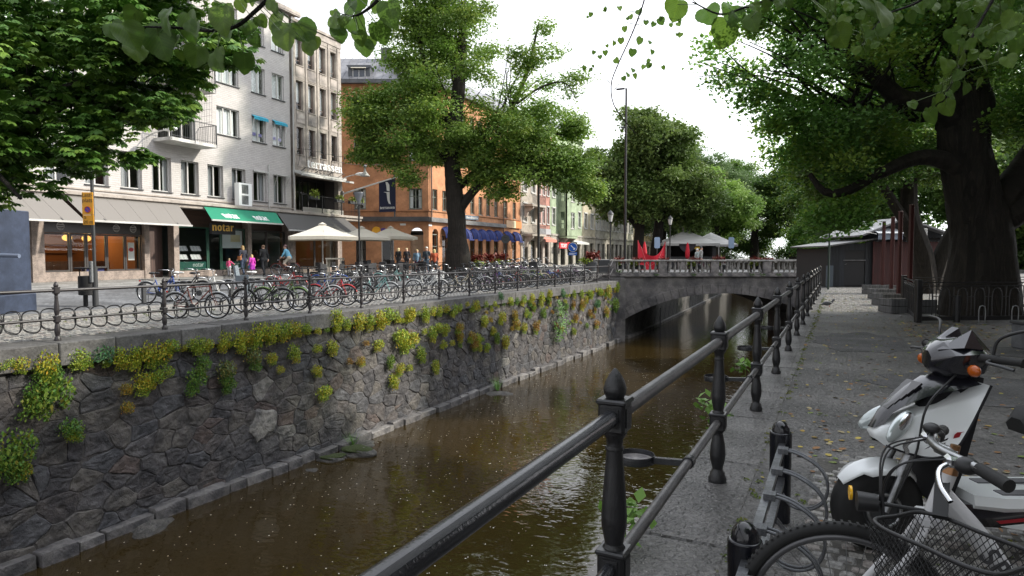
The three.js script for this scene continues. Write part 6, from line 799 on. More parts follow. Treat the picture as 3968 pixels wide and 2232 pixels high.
const bikeM = Object.fromEntries(Object.entries(bikeCols).map(([k, c]) => [k, std(c, 0.3)]));
function bicycle(label, color, pos, ry, o = {}) {
  const t = thing('bicycle', label, 'bicycle', pos, ry, o.group), m = bikeM[color], R = BK.R;
  for (const x of [0.53, -0.53]) { const w = mesh('wheel', BK.tyre, M.rubber, t); w.position.set(x, R, 0); w.rotation.z = rr(0, 3); mesh('rim', BK.rim, M.chrome, w); mesh('spokes', BK.spokes, M.steel, w).userData = { kind: 'stuff' }; }
  mesh('frame', o.diamond ? BK.diamond : BK.city, m, t); mesh('fork', BK.fork, m, t); const h = mesh('handlebar', BK.bar, M.chrome, t); mesh('grip', BK.grip, M.black, h); mesh('saddle', BK.saddle, o.saddle ? std(bikeCols[o.saddle], 0.5) : M.black, t); mesh('seat_post', BK.seatpost, M.chrome, t); mesh('crank', BK.crank, M.metalDark, t);
  if (o.guards !== false) for (const g of BK.guards) mesh('mudguard', g, o.gcol ? bikeM[o.gcol] : m, t); if (o.rack !== false) mesh('luggage_rack', BK.rack, M.metalDark, t); if (o.basket) mesh('basket', BK.basket, o.basket === 'white' ? M.white : M.black, t); if (o.child) mesh('child_seat', BK.seatGeo, std([0.2, 0.23, 0.26], 0.5), t); mesh('front_lamp', BK.lamp, BK.lampM, t); mesh('reflector', BK.reflector, BK.refM, t); mesh('kickstand', BK.stand, M.metalDark, t);
  t.rotation.order = 'YXZ'; t.rotation.x = o.lean ?? rr(-0.07, 0.07); return t;
}
{
  const row = 'bicycles parked along the far railing';
  const L = [['brown', -11.28, 'dark red-brown diamond frame bicycle, leftmost one against the far railing', { diamond: true, gcol: 'silver', rack: false }, 0], ['black', -13.5, 'black bicycle with a grey child seat behind the railing', { child: true }, 0.1], ['green', -14.15, 'dark olive bicycle with a front basket beside the child seat bicycle', { basket: 1 }, -0.06], ['silver', -15.5, 'silver bicycle left of the red one at the railing', {}, 0.05], ['red', -16.25, 'bright red bicycle leaning by the far railing', { }, -0.05], ['black', -16.9, 'black bicycle just right of the red one', { basket: 1 }, 0.12], ['turquoise', -18.5, 'pale turquoise step-through bicycle with basket at the railing', { basket: 1, gcol: 'silver' }, 0.0], ['white', -21.6, 'white step-through bicycle with a white front basket', { basket: 'white', gcol: 'white' }, 0.02], ['beige', -24.3, 'beige bicycle with black mudguards near the tree trunk', { gcol: 'black' }, -0.04], ['silver', -25.3, 'silver bicycle with basket right of the beige one', { basket: 1 }, 0.1]];
  L.forEach(([c, z, l, o, d]) => bicycle(l, c, [-14.58 + rr(-0.08, 0.08), GL(-14.6, z), z], CY + d, { group: row, ...o }));
  const cs = ['black', 'purple', 'silver', 'black', 'blue', 'red', 'black', 'silver', 'black', 'green', 'beige', 'black', 'blue', 'silver', 'red', 'black', 'white', 'black', 'silver', 'black', 'purple', 'black', 'silver']; let z = -26.1;
  const cnt = {}; cs.forEach((c, i) => { cnt[c] = (cnt[c] || 0) + 1; const b = rnd() < 0.4; bicycle(`${c} bicycle${b ? ' with a basket' : ''} ${nth(i + 1)} from left in the dense railing row`, c, [-14.55 + rr(-0.15, 0.15), GL(-14.6, z), z], (rnd() < 0.25 ? PI : 0) + CY + rr(-0.12, 0.25), { group: row, basket: b ? 1 : 0, diamond: rnd() < 0.3, gcol: rnd() < 0.5 ? 'black' : undefined }); z -= rr(0.42, 0.72); });
  // street-side rack
  const r2 = 'bicycles parked at the street-side rack';
  const S = [['blue', -18.7, -13.3, 'blue step-through bicycle with chrome handlebars, leftmost at the street rack', { gcol: 'silver' }], ['white', -18.2, -14.3, 'white bicycle with a dark saddle right of the blue one', {}], ['black', -18.6, -14.0, 'black bicycle with a pale saddle cover between the blue and white ones', { basket: 1, saddle: 'white' }], ['silver', -18.1, -15.9, 'silver bicycle with a front basket and pale saddle', { basket: 1, saddle: 'white', diamond: true }], ['red', -19.0, -18.6, 'dark red bicycle in front of the cyclist', { basket: 1 }], ['blue', -18.6, -20.6, 'light blue bicycle behind the red one', {}], ['white', -18.3, -21.4, 'white bicycle near the middle of the street rack', { basket: 1 }], ['black', -18.6, -22.2, 'black bicycle in the middle of the street rack', {}], ['silver', -18.2, -23.2, 'silver bicycle with a red light in the street rack', {}], ['white', -18.0, -26.6, 'white bicycle left of the big tree trunk', {}], ['silver', -18.3, -27.6, 'silver bicycle close to the big tree trunk', { basket: 1 }], ['black', -18.2, -28.4, 'black bicycle just left of the big tree trunk', { }], ['turquoise', -18.4, -24.3, 'turquoise bicycle at the right end of the street rack', { basket: 1 }]];
  S.forEach(([c, x, zz, l, o]) => bicycle(l, c, [x, GL(x, zz), zz], CY + rr(-0.15, 0.15) + (o.diamond ? PI : 0), { group: r2, ...o }));
  const f3 = 'bicycles crowded behind the big tree'; for (let i = 0; i < 22; i++) { const x = -18.6 - (i % 2) * 1.5 + rr(-0.2, 0.2), zz = -33.6 - i * 0.42; const c = pick(['black', 'silver', 'purple', 'white', 'black', 'beige', 'silver']); bicycle(`${c} bicycle ${nth(i + 1)} from left in the crowd right of the tree`, c, [x, GL(x, zz), zz], CY + rr(-0.3, 0.3), { group: f3, basket: rnd() < 0.35 ? 1 : 0 }); }
  // low rack rails by the street
  const rk = thing('bicycle_rack', 'low dark bicycle rack with thin hoops by the street', 'bicycle rack', [-18.9, 0.1, -16]); for (const z of [3.2, 0, -4, -8]) mesh('post', box(0.1, 0.62, 0.1, 0, 0.31, z), M.metalDark, rk); mesh('rail', [bar([0, 0.28, 3.2], [0, 0.28, -8], 0.04, 0.05)], M.metalDark, rk); for (let z = 2.7; z > -8; z -= 0.55) mesh('hoop', tube([[0.05, 0.28, z], [0.1, 0.5, z], [0.3, 0.62, z + 0.03], [0.48, 0.5, z + 0.05], [0.5, 0.2, z + 0.05]], 0.009, 12, 5), M.metalDark, rk);
}
// ---------------------------------------------------------------- people
function figure(name, label, pos, ry, o) {
  const { h = 1.7, pose, top, legs, skin = [0.5, 0.3, 0.22], hair = [0.25, 0.16, 0.07], shoes = [0.03, 0.03, 0.03], longHair = false, skirt = false, legSkin = false } = o;
  const t = thing(name, label, 'person', pos, ry), k = h / 1.72;
  const D = { hip: [0, 0.93, 0], chest: [0.02, 1.3, 0], neck: [0.03, 1.47, 0], head: [0.05, 1.6, 0], shL: [0.02, 1.4, 0.18], shR: [0.02, 1.4, -0.18], elL: [-0.03, 1.14, 0.24], elR: [-0.03, 1.14, -0.24], haL: [0.06, 0.9, 0.24], haR: [0.06, 0.9, -0.24], hiL: [0, 0.9, 0.09], hiR: [0, 0.9, -0.09], knL: [0.03, 0.5, 0.1], knR: [0.03, 0.5, -0.1], anL: [0, 0.08, 0.1], anR: [0, 0.08, -0.1], toL: [0.15, 0.04, 0.11], toR: [0.15, 0.04, -0.11], ...pose };
  const sk = skin, lg = legSkin ? skin : legs, sl = o.bareArms ? skin : top;
  const B = [[D.hip, D.chest, 0.135, 0.15, top], [D.chest, D.neck, 0.15, 0.06, top], [D.hiL, D.hiR, 0.12, 0.12, skirt || legs], [D.neck, D.head, 0.05, 0.055, sk], [D.shL, D.shR, 0.07, 0.07, top], [D.shL, D.elL, 0.055, 0.045, top], [D.elL, D.haL, 0.042, 0.032, sl], [D.shR, D.elR, 0.055, 0.045, top], [D.elR, D.haR, 0.042, 0.032, sl], [D.hiL, D.knL, 0.09, 0.062, legs], [D.knL, D.anL, 0.06, 0.042, lg], [D.hiR, D.knR, 0.09, 0.062, legs], [D.knR, D.anR, 0.06, 0.042, lg], [D.anL, D.toL, 0.045, 0.035, shoes], [D.anR, D.toR, 0.045, 0.035, shoes]];
  for (const s of ['L', 'R']) { const e = V(...D['el' + s]), w = V(...D['ha' + s]), d = w.clone().sub(e).normalize(), z = s === 'L' ? 1 : -1; B.push([w.toArray(), w.clone().addScaledVector(d, 0.06).toArray(), 0.035, 0.032, sk]); for (let f = 0; f < 4; f++) { const p = w.clone().addScaledVector(d, 0.06).add(V((f - 1.5) * 0.02, 0, 0)); B.push([p.toArray(), p.clone().addScaledVector(d, 0.06 - Math.abs(f - 1.5) * 0.008).add(V(0.01, 0, -z * 0.012)).toArray(), 0.011, 0.009, sk]); } B.push([w.clone().addScaledVector(d, 0.02).add(V(0.03, 0, 0)).toArray(), w.clone().addScaledVector(d, 0.06).add(V(0.06, 0, 0)).toArray(), 0.013, 0.01, sk]); }
  const hp = D.head; B.push([[hp[0], hp[1] + 0.02, hp[2]], [hp[0] + 0.015, hp[1] - 0.05, hp[2]], 0.085, 0.068, sk], [[hp[0] + 0.08, hp[1] - 0.01, hp[2]], [hp[0] + 0.1, hp[1] - 0.035, hp[2]], 0.012, 0.016, sk], [[hp[0], hp[1] - 0.01, hp[2] + 0.08], [hp[0] - 0.01, hp[1] - 0.03, hp[2] + 0.08], 0.012, 0.012, sk], [[hp[0], hp[1] - 0.01, hp[2] - 0.08], [hp[0] - 0.01, hp[1] - 0.03, hp[2] - 0.08], 0.012, 0.012, sk]);
  if (skirt) B.push([[0, 0.85, 0.04], [0, 0.62, 0.1], 0.13, 0.13, skirt], [[0, 0.85, -0.04], [0, 0.62, -0.1], 0.13, 0.13, skirt]);
  const N = 64, mc = new MarchingCubes(N, M.white, false, false, 60000), sx = 0.62, sy = 0.95, sz = 0.45, oy = 0.9, ds = B.map(([a, b, r1, r2]) => { const d = [b[0] - a[0], b[1] - a[1], b[2] - a[2]]; return [a, d, d[0] * d[0] + d[1] * d[1] + d[2] * d[2] || 1e-9, r1, r2]; });
  const dist = (x, y, z) => { let acc = 0, bi = 0, bd = 9; for (let i = 0; i < ds.length; i++) { const [a, d, q, r1, r2] = ds[i], px = x - a[0], py = y - a[1], pz = z - a[2]; const u = Math.min(1, Math.max(0, (px * d[0] + py * d[1] + pz * d[2]) / q)), ex = px - d[0] * u, ey = py - d[1] * u, ez = pz - d[2] * u, s = Math.sqrt(ex * ex + ey * ey + ez * ez) - (r1 + (r2 - r1) * u); if (s < 0.25) acc += Math.exp(-s * 55); if (s < bd) { bd = s; bi = i; } } return [acc > 0 ? -Math.log(acc) / 55 : bd, bi]; };
  for (let zi = 0; zi < N; zi++) for (let yi = 0; yi < N; yi++) for (let xi = 0; xi < N; xi++) mc.field[xi + yi * N + zi * N * N] = -dist((xi - N / 2) / (N / 2) * sx, (yi - N / 2) / (N / 2) * sy + oy, (zi - N / 2) / (N / 2) * sz)[0];
  mc.isolation = 0; mc.update(); const c = mc.count, P = new Float32Array(c * 3), Co = new Float32Array(c * 3);
  for (let i = 0; i < c; i++) { const x = mc.positionArray[3 * i] * sx, y = mc.positionArray[3 * i + 1] * sy + oy, z = mc.positionArray[3 * i + 2] * sz; P[3 * i] = x * k; P[3 * i + 1] = y * k; P[3 * i + 2] = z * k; const col = B[dist(x, y, z)[1]][4]; Co[3 * i] = col[0]; Co[3 * i + 1] = col[1]; Co[3 * i + 2] = col[2]; }
  let g = new THREE.BufferGeometry(); g.setAttribute('position', new THREE.BufferAttribute(P, 3)); g.setAttribute('color', new THREE.BufferAttribute(Co, 3)); g = mergeVertices(g, 0.0008); g.computeVertexNormals();
  mesh('body', g, M.cloth || (M.cloth = std([1, 1, 1], 0.85, { vertexColors: true })), t);
  const hm = std(hair, 0.7); const hg = [new THREE.SphereGeometry(0.102, 14, 10, 0, PI * 2, 0, PI * 0.56).rotateZ(0.55).translate(hp[0] - 0.012, hp[1] + 0.025, hp[2])]; if (longHair) hg.push(ball(0.085, hp[0] - 0.055, hp[1] - 0.07, hp[2], 10, 8, 0.75, 1.8, 1.1)); mesh(o.helmet ? 'helmet' : 'hair', merge(hg).scale(k, k, k), o.helmet ? std(o.helmet, 0.35) : hm, t); if (o.helmet) t.children[1].scale.setScalar(1.02);
  mesh('eyes', [ball(0.009, hp[0] + 0.083, hp[1] + 0.005, hp[2] + 0.03, 6, 5), ball(0.009, hp[0] + 0.083, hp[1] + 0.005, hp[2] - 0.03, 6, 5)].map((q) => q.scale(k, k, k)), M.black, t);
  return t;
}
const navy = [0.02, 0.022, 0.035], jeans = [0.05, 0.07, 0.12], walk = { knL: [0.14, 0.5, 0.1], anL: [0.1, 0.08, 0.1], toL: [0.25, 0.05, 0.11], knR: [-0.03, 0.5, -0.1], anR: [-0.2, 0.12, -0.1], toR: [-0.08, 0.04, -0.11], haL: [-0.02, 0.9, 0.24], haR: [0.14, 0.93, -0.24] };
const gy = (x, z) => GL(x, z);
{
  const w = figure('person', 'woman in a dark top and jeans with an orange shoulder bag, walking by the shop', [-29.6, gy(-29.6, -25.9), -25.9], CY + 2.6, { h: 1.68, pose: walk, top: navy, legs: jeans, hair: [0.3, 0.2, 0.09], longHair: true });
  mesh('shoulder_bag', [cbox(0.28, 0.24, 0.1, 0.03, -0.02, 0.98, -0.24), tube([[-0.1, 1.08, -0.22], [0, 1.42, 0.1], [0.1, 1.08, -0.24]], 0.01, 12, 5)], std([0.42, 0.16, 0.06], 0.7), w);
  const bg = tag(mesh('shopping_bag', [cbox(0.3, 0.34, 0.1, 0.04), tube([[-0.1, 0.16, 0], [0, 0.3, 0], [0.1, 0.16, 0]], 0.008, 8, 4)], std([0.03, 0.28, 0.5], 0.6)), 'blue plastic shopping bag in the hand of the walking woman', 'bag'); bg.position.set(-29.28, gy(-29.3, -26) + 0.56, -26.12);
  figure('person', 'girl in a magenta jacket walking between the two adults', [-28.9, gy(-28.9, -25.9), -25.9], CY + 2.6, { h: 1.2, pose: walk, top: [0.45, 0.03, 0.32], legs: [0.04, 0.02, 0.03], skirt: [0.3, 0.02, 0.3], hair: [0.5, 0.36, 0.16], longHair: true });
  figure('person', 'small child in a pink top standing at the shop window', [-29.3, gy(-29.3, -24.7), -24.7], CY + 1.4, { h: 0.98, pose: { haL: [0.3, 1.2, 0.3], elL: [0.15, 1.25, 0.3] }, top: [0.5, 0.06, 0.16], legs: [0.4, 0.4, 0.42], hair: [0.3, 0.22, 0.12] });
  figure('person', 'person in black with a white belt walking past the shop', [-29.1, gy(-29.1, -26.9), -26.9], CY + 2.5, { h: 1.74, pose: walk, top: [0.012, 0.012, 0.014], legs: [0.015, 0.016, 0.02], hair: [0.12, 0.07, 0.04] });
  // cyclist
  const cx = -28.9, cz = -28.3, cr = CY + PI; const cb = bicycle('dark red bicycle being ridden past the cafe', 'brown', [cx, gy(cx, cz), cz], cr, { basket: 0, lean: 0 });
  figure('person', 'cyclist in a light blue jacket, beige shorts and helmet', [cx, gy(cx, cz) + 0.08, cz], cr, { h: 1.7, pose: { hip: [-0.27, 0.94, 0], hiL: [-0.26, 0.92, 0.09], hiR: [-0.26, 0.92, -0.09], chest: [-0.1, 1.25, 0], neck: [-0.03, 1.42, 0], head: [0.0, 1.56, 0], shL: [-0.06, 1.36, 0.18], shR: [-0.06, 1.36, -0.18], elL: [0.02, 1.14, 0.26], elR: [0.02, 1.14, -0.26], haL: [0.12, 1.0, 0.26], haR: [0.12, 1.0, -0.26], knL: [0.1, 0.72, 0.11], anL: [0.02, 0.28, 0.12], toL: [0.14, 0.2, 0.12], knR: [0.04, 0.6, -0.11], anR: [-0.16, 0.42, -0.12], toR: [-0.06, 0.34, -0.12] }, top: [0.14, 0.36, 0.5], legs: [0.45, 0.4, 0.32], legSkin: true, hair: [0.1, 0.06, 0.04], helmet: [0.12, 0.06, 0.06] });
  figure('person', 'blonde woman in black standing by the orange house, left of a pair', [-29.6, gy(-29.6, -40.2), -40.2], CY + 1.2, { h: 1.68, top: [0.012, 0.012, 0.014], legs: [0.03, 0.03, 0.035], hair: [0.6, 0.5, 0.28], longHair: true });
  figure('person', 'blonde woman in black standing by the orange house, right of a pair', [-28.9, gy(-28.9, -40.3), -40.3], CY - 1.6, { h: 1.68, top: [0.014, 0.012, 0.016], legs: [0.02, 0.02, 0.025], hair: [0.6, 0.5, 0.3], longHair: true });
  bicycle('bicycle held by the woman in a denim jacket', 'silver', [-24.6, gy(-24.6, -35.6), -35.6], CY + 0.3, { lean: 0 });
  figure('person', 'woman with a ponytail in a denim jacket standing with her bicycle', [-25.0, gy(-25, -36), -36.0], CY - 1.4, { h: 1.66, top: [0.2, 0.32, 0.45], legs: [0.12, 0.02, 0.05], hair: [0.6, 0.48, 0.25], longHair: true });
  figure('person', 'man in a white cap and dark vest beside the denim jacket woman', [-24.5, gy(-24.5, -36.4), -36.4], CY - 1.8, { h: 1.82, top: [0.05, 0.07, 0.09], legs: [0.2, 0.3, 0.4], hair: [0.6, 0.6, 0.58], helmet: [0.6, 0.6, 0.58] });
  figure('person', 'blonde woman in an orange-red top at the right of the talking group', [-23.7, gy(-23.7, -36.1), -36.1], CY + 1.9, { h: 1.72, top: [0.4, 0.08, 0.03], legs: [0.02, 0.02, 0.025], hair: [0.6, 0.47, 0.22], longHair: true });
  // couple on the bridge
  const bp = (x, z) => [-13.36 + 0.895 * x + 0.446 * z, 0.45, -42.53 - 0.446 * x + 0.895 * z];
  figure('person', 'grey-haired woman in a grey jacket strolling on the bridge', bp(5.75, -1.5), CY + 0.1, { h: 1.62, pose: walk, top: [0.3, 0.34, 0.34], legs: [0.03, 0.03, 0.04], hair: [0.55, 0.54, 0.52] });
  figure('person', 'man in a dark cap strolling on the bridge beside the grey-haired woman', bp(6.15, -2.0), CY + 0.1, { h: 1.74, pose: walk, top: [0.3, 0.3, 0.29], legs: [0.06, 0.01, 0.02], hair: [0.03, 0.025, 0.025], helmet: [0.03, 0.025, 0.025] });
}
// ---------------------------------------------------------------- cafe terrace
M.parasol = new THREE.MeshPhysicalMaterial({ color: C(0.86, 0.8, 0.66), roughness: 0.9, transmission: 0.2, thickness: 0, side: THREE.DoubleSide }); M.parasol.map = rep(T.weave, 3);
function parasol(label, x, z, top, half, turn) {
  const y0 = gy(x, z), H = top - y0, t = thing('parasol', label, 'parasol', [x, y0, z], turn, 'cream parasols of the cafe terrace');
  const ey = H - half * 0.4, P = [], S = []; const n = 8; const cor = []; for (let i = 0; i < n; i++) { const a = i / n * 2 * PI + PI / 4, k = i % 2 ? half : half * 1.36; cor.push(V(Math.cos(a) * k, ey - (i % 2 ? -0.02 : 0.02), Math.sin(a) * k)); }
  for (let i = 0; i < n; i++) { const a = cor[i], b = cor[(i + 1) % n], ap = V(0, H, 0); const m1 = a.clone().lerp(ap, 0.45).add(V(0, -0.05, 0)), m2 = b.clone().lerp(ap, 0.45).add(V(0, -0.05, 0)); const tri = [[a, b, m2], [a, m2, m1], [m1, m2, ap]]; const pos = tri.flat().flatMap((v) => v.toArray()); const va = a.clone().add(V(0, -0.16, 0)), vb = b.clone().add(V(0, -0.16, 0)); pos.push(...va.toArray(), ...vb.toArray(), ...b.toArray(), ...va.toArray(), ...b.toArray(), ...a.toArray()); const g = new THREE.BufferGeometry(); g.setAttribute('position', new THREE.Float32BufferAttribute(pos, 3)); g.setAttribute('uv', new THREE.Float32BufferAttribute(pos.filter((_, q) => q % 3 !== 1), 2)); g.computeVertexNormals(); P.push(g); S.push(rod([0, H - 0.06, 0], a.clone().add(V(0, -0.03, 0)), 0.012, 0.012, 5), rod([0, H - 0.75, 0], a.clone().lerp(ap, 0.5).add(V(0, -0.06, 0)), 0.012, 0.012, 5)); }
  mesh('canopy', P, M.parasol, t); mesh('ribs', S, M.offwhite, t); mesh('cap', tr(new THREE.ConeGeometry(0.22, 0.12, 8), 0, H + 0.03, 0), M.parasol, t); mesh('pole', rod([0, 0, 0], [0, H, 0], 0.035, 0.03, 10), M.offwhite, t); mesh('base', cbox(0.6, 0.1, 0.6, 0.02, 0, 0.05, 0), M.slate, t); return t;
}
parasol('large cream parasol nearest to the shops, in front of the dark awning', -23.0, -25.0, 3.14, 1.62, CY + 0.35); parasol('middle cream parasol, partly behind the street lamp', -26.13, -31.8, 3.3, 1.62, CY + 0.3); parasol('right cream parasol in front of the orange house', -25.84, -34.3, 3.4, 1.62, CY + 0.25);
{
  const cm = std([0.02, 0.02, 0.022], 0.6), seat = merge([cbox(0.46, 0.05, 0.46, 0.015, 0, 0.45, 0)]), back = merge([cbox(0.05, 0.45, 0.46, 0.015, -0.22, 0.72, 0)]), leg = box(0.035, 0.45, 0.035), top = cbox(0.7, 0.035, 0.7, 0.01, 0, 0.74, 0), ped = merge([rod([0, 0, 0], [0, 0.73, 0], 0.03), box(0.45, 0.03, 0.45, 0, 0.015, 0)]), arm = merge([box(0.4, 0.03, 0.04, 0, 0.66, 0.22), box(0.4, 0.03, 0.04, 0, 0.66, -0.22)]);
  const tabs = [[-22.6, -23.6], [-24.2, -25.2], [-22.2, -26.6], [-24.0, -28.0], [-22.4, -29.4], [-25.4, -30.4], [-23.4, -31.4], [-25.8, -33.2], [-23.8, -33.8], [-22.6, -35.6]], ow = ['first', 'second', 'third', 'fourth', 'fifth', 'sixth', 'seventh', 'eighth', 'ninth', 'tenth'];
  tabs.forEach(([x, z], i) => {
    const t = thing('cafe_table', `black square cafe table, ${ow[i]} from the left on the terrace`, 'table', [x, gy(x, z), z], rr(0, 1), 'black cafe tables'); mesh('table_top', top, cm, t); mesh('pedestal', ped, cm, t);
    for (const [k, a] of [['left', 0.2], ['right', PI + 0.1], ['near', -PI / 2]]) { const ch = thing('cafe_chair', `black wicker cafe chair on the ${k} side of the ${ow[i]} table`, 'chair', [x - Math.cos(a) * 0.62, gy(x, z), z + Math.sin(a) * 0.62], a + rr(-0.2, 0.2), 'black cafe chairs'); mesh('seat', seat, cm, ch); mesh('backrest', back, cm, ch); mesh('armrests', arm, cm, ch); for (const [u, w] of [[-0.2, -0.2], [-0.2, 0.2], [0.2, -0.2], [0.2, 0.2]]) { const l = mesh('leg', leg, cm, ch); l.position.set(u, 0.225, w); } }
  });
  const wt = thing('high_table', 'small cream wooden table standing behind the first parasol', 'table', [-27.2, gy(-27.2, -30.6), -30.6], CY); mesh('table_top', cbox(1.0, 0.09, 0.6, 0.01, 0, 1.0, 0), M.cream, wt); for (const [u, w] of [[-0.42, -0.24], [-0.42, 0.24], [0.42, -0.24], [0.42, 0.24]]) mesh('leg', box(0.07, 0.95, 0.07, u, 0.475, w), M.cream, wt);
  const bw = ['first', 'second', 'third', 'fourth', 'fifth', 'sixth', 'seventh']; for (let i = 0; i < 7; i++) { const z = -24.2 - i * 1.75, x = -21.2 - i * 0.16, f = thing('terrace_barrier', `black barrier panel round the cafe terrace, ${bw[i]} from the left`, 'barrier', [x, gy(x, z), z], PI / 2, 'terrace barrier panels'); mesh('post', bar([0, 0, 0], [0, 0.95, 0], 0.05, 0.05), cm, f); mesh('post', bar([1.6, 0, 0], [1.6, 0.95, 0], 0.05, 0.05), cm, f); mesh('rail', [bar([0.03, 0.92, 0], [1.57, 0.92, 0], 0.04, 0.04)], cm, f); mesh('rail', [bar([0.03, 0.2, 0], [1.57, 0.2, 0], 0.04, 0.04)], cm, f); mesh('brace', [bar([0.03, 0.22, 0.01], [1.57, 0.9, 0.01], 0.025, 0.025)], cm, f); mesh('brace', [bar([0.03, 0.9, -0.02], [1.57, 0.22, -0.02], 0.025, 0.025)], cm, f); }
}
// ---------------------------------------------------------------- signs, lamps, street furniture
{
  const p = thing('sign_post', 'yellow loading bay signs on a dark post at the left', 'sign post', [-19.25, 0.1, -11.56], CY), yel = std([0.8, 0.36, 0.015], 0.5), dk = std([0.05, 0.03, 0.02], 0.6);
  mesh('post', [rod([0, 0, 0], [0, 5.0, 0], 0.045, 0.045, 12), rod([0, 0, 0], [0, 1.15, 0], 0.08, 0.075, 12)], M.metalDark, p);
  const s1 = mesh('sign_plate', cbox(0.32, 0.64, 0.02, 0.006, -0.1, 2.95, 0.06), yel, p); mesh('lettering', tr(text('Last-', 0.1, 0.004, fontR), -0.1, 3.14, 0.071), dk, s1); mesh('lettering', tr(text('plats', 0.1, 0.004, fontR), -0.1, 2.99, 0.071), dk, s1); mesh('symbol_disc', tr(new THREE.CylinderGeometry(0.085, 0.085, 0.005, 24).rotateX(PI / 2), -0.1, 2.78, 0.072), std([0.03, 0.06, 0.4], 0.5), s1); mesh('symbol_ring', [tr(torus(0.082, 0.011, 24, 5), -0.1, 2.78, 0.074), tr(box(0.16, 0.018, 0.004), -0.1, 2.78, 0.076, 0, 0, -PI / 4)], std([0.5, 0.02, 0.02], 0.5), s1);
  const s2 = mesh('sign_plate', cbox(0.32, 0.28, 0.02, 0.006, -0.09, 2.48, 0.06), yel, p); mesh('lettering', tr(text('0-', 0.085, 0.004, fontR), -0.17, 2.51, 0.071), dk, s2); mesh('lettering', tr(text('20 m', 0.085, 0.004, fontR), -0.09, 2.38, 0.071), dk, s2);
  const b = thing('litter_bin', 'black litter bin on a stand beside the yellow sign post', 'bin', [-19.45, 0.1, -11.45], CY); mesh('bin_body', lathe([[0.17, 0.32], [0.22, 0.34], [0.22, 0.86], [0.2, 0.88], [0.0, 0.88]], 18), M.black, b); mesh('rain_cover', [cbox(0.46, 0.04, 0.42, 0.01, 0, 1.1, 0), rod([-0.2, 0.85, 0], [-0.2, 1.1, 0], 0.015), rod([0.2, 0.85, 0], [0.2, 1.1, 0], 0.015)], M.black, b); mesh('stand', [bar([-0.05, 0, 0], [-0.05, 0.34, 0], 0.1, 0.08)], M.black, b); mesh('ash_tube', [rod([0.2, 0.7, 0.1], [0.2, 1.3, 0.1], 0.06, 0.06, 10)], M.galv, b);
  const k = thing('utility_kiosk', 'dark blue steel kiosk with a slanting cable at the left edge', 'kiosk', [-19.35, 0.05, -8.83], CY), bl = std([0.045, 0.06, 0.1], 0.45, { map: T.mott, k: 0.8 }); mesh('cabinet', uvm(cbox(1.5, 2.2, 1.2, 0.02, -0.35, 1.6, -0.55)), bl, k); mesh('plinth', uvm(cbox(1.64, 0.48, 1.34, 0.02, -0.35, 0.26, -0.55)), bl, k); mesh('panel_joint', [bx(0.12, 0.14, 0.55, 2.65, 0.051, 0.06)], M.dark, k); mesh('cable', tube([[-0.3, 2.6, 0.08], [-0.25, 2.0, 0.1], [-0.05, 1.2, 0.1], [0.3, 0.62, 0.12]], 0.02, 16, 6), M.galv, k); mesh('junction', ball(0.09, 0.32, 0.6, 0.12, 10, 8, 1, 1.3, 1), M.galv, k); mesh('side_tube', rod([0.4, 1.52, 0.0], [0.95, 1.5, 0.0], 0.055, 0.055, 10), std([0.14, 0.17, 0.24], 0.4), k); mesh('emblem', [tr(torus(0.06, 0.014, 3, 5), -0.28, 1.78, 0.056)], M.offwhite, k); mesh('scribble', [tube([[0.3, 1.2, 0.055], [0.38, 1.5, 0.055], [0.3, 1.5, 0.055], [0.36, 1.2, 0.055], [0.28, 1.25, 0.055]], 0.008, 16, 4)], M.offwhite, k);
}
function lampPost(label, pos, h, kind) {
  const t = thing('street_lamp', label, 'street lamp', pos, CY);
  mesh('post', [lathe([[0.14, 0], [0.14, 0.1], [0.1, 0.16], [0.09, 0.8], [0.07, 0.9], [0.055, 1.0], [0.045, h - 0.6]], 12)], M.iron, t);
  if (kind === 'cone') { mesh('lantern', [lathe([[0.05, h - 0.65], [0.08, h - 0.6], [0.27, h - 0.06], [0.29, h], [0.25, h]], 8)], std([0.12, 0.13, 0.15], 0.25), t); mesh('lantern_cap', [lathe([[0.29, h + 0.001], [0.31, h + 0.03], [0.05, h + 0.1], [0, h + 0.1]], 8)], M.black, t); mesh('yoke', [...[0, 1].map((i) => tube([[0, h - 0.95, 0], [(i ? 1 : -1) * 0.15, h - 0.65, 0], [(i ? 1 : -1) * 0.3, h - 0.02, 0]], 0.014, 8, 5))], M.black, t); }
  if (kind === 'old') { mesh('lantern', [lathe([[0.11, h - 0.55], [0.2, h - 0.1], [0.21, h - 0.06]], 6)], new THREE.MeshStandardMaterial({ color: C(0.5, 0.5, 0.48), roughness: 0.3 }), t); mesh('lantern_cap', [lathe([[0.24, h - 0.06], [0.24, h - 0.02], [0.12, h + 0.14], [0.04, h + 0.2], [0, h + 0.28]], 6), lathe([[0.0, h - 0.62], [0.1, h - 0.6], [0.12, h - 0.54]], 6)], M.iron, t); }
  return t;
}
lampPost('tall dark street lamp with a funnel lantern among the parasols', [-23.6, gy(-23.6, -28.5), -28.5], 4.75, 'cone'); lampPost('old-fashioned lantern post on the far side of the bridge', [-13.0, 0.45, -56.2], 4.3, 'old'); lampPost('black lantern post at the left end of the bridge', [-14.0, 0.42, -43.0], 4.0, 'old');
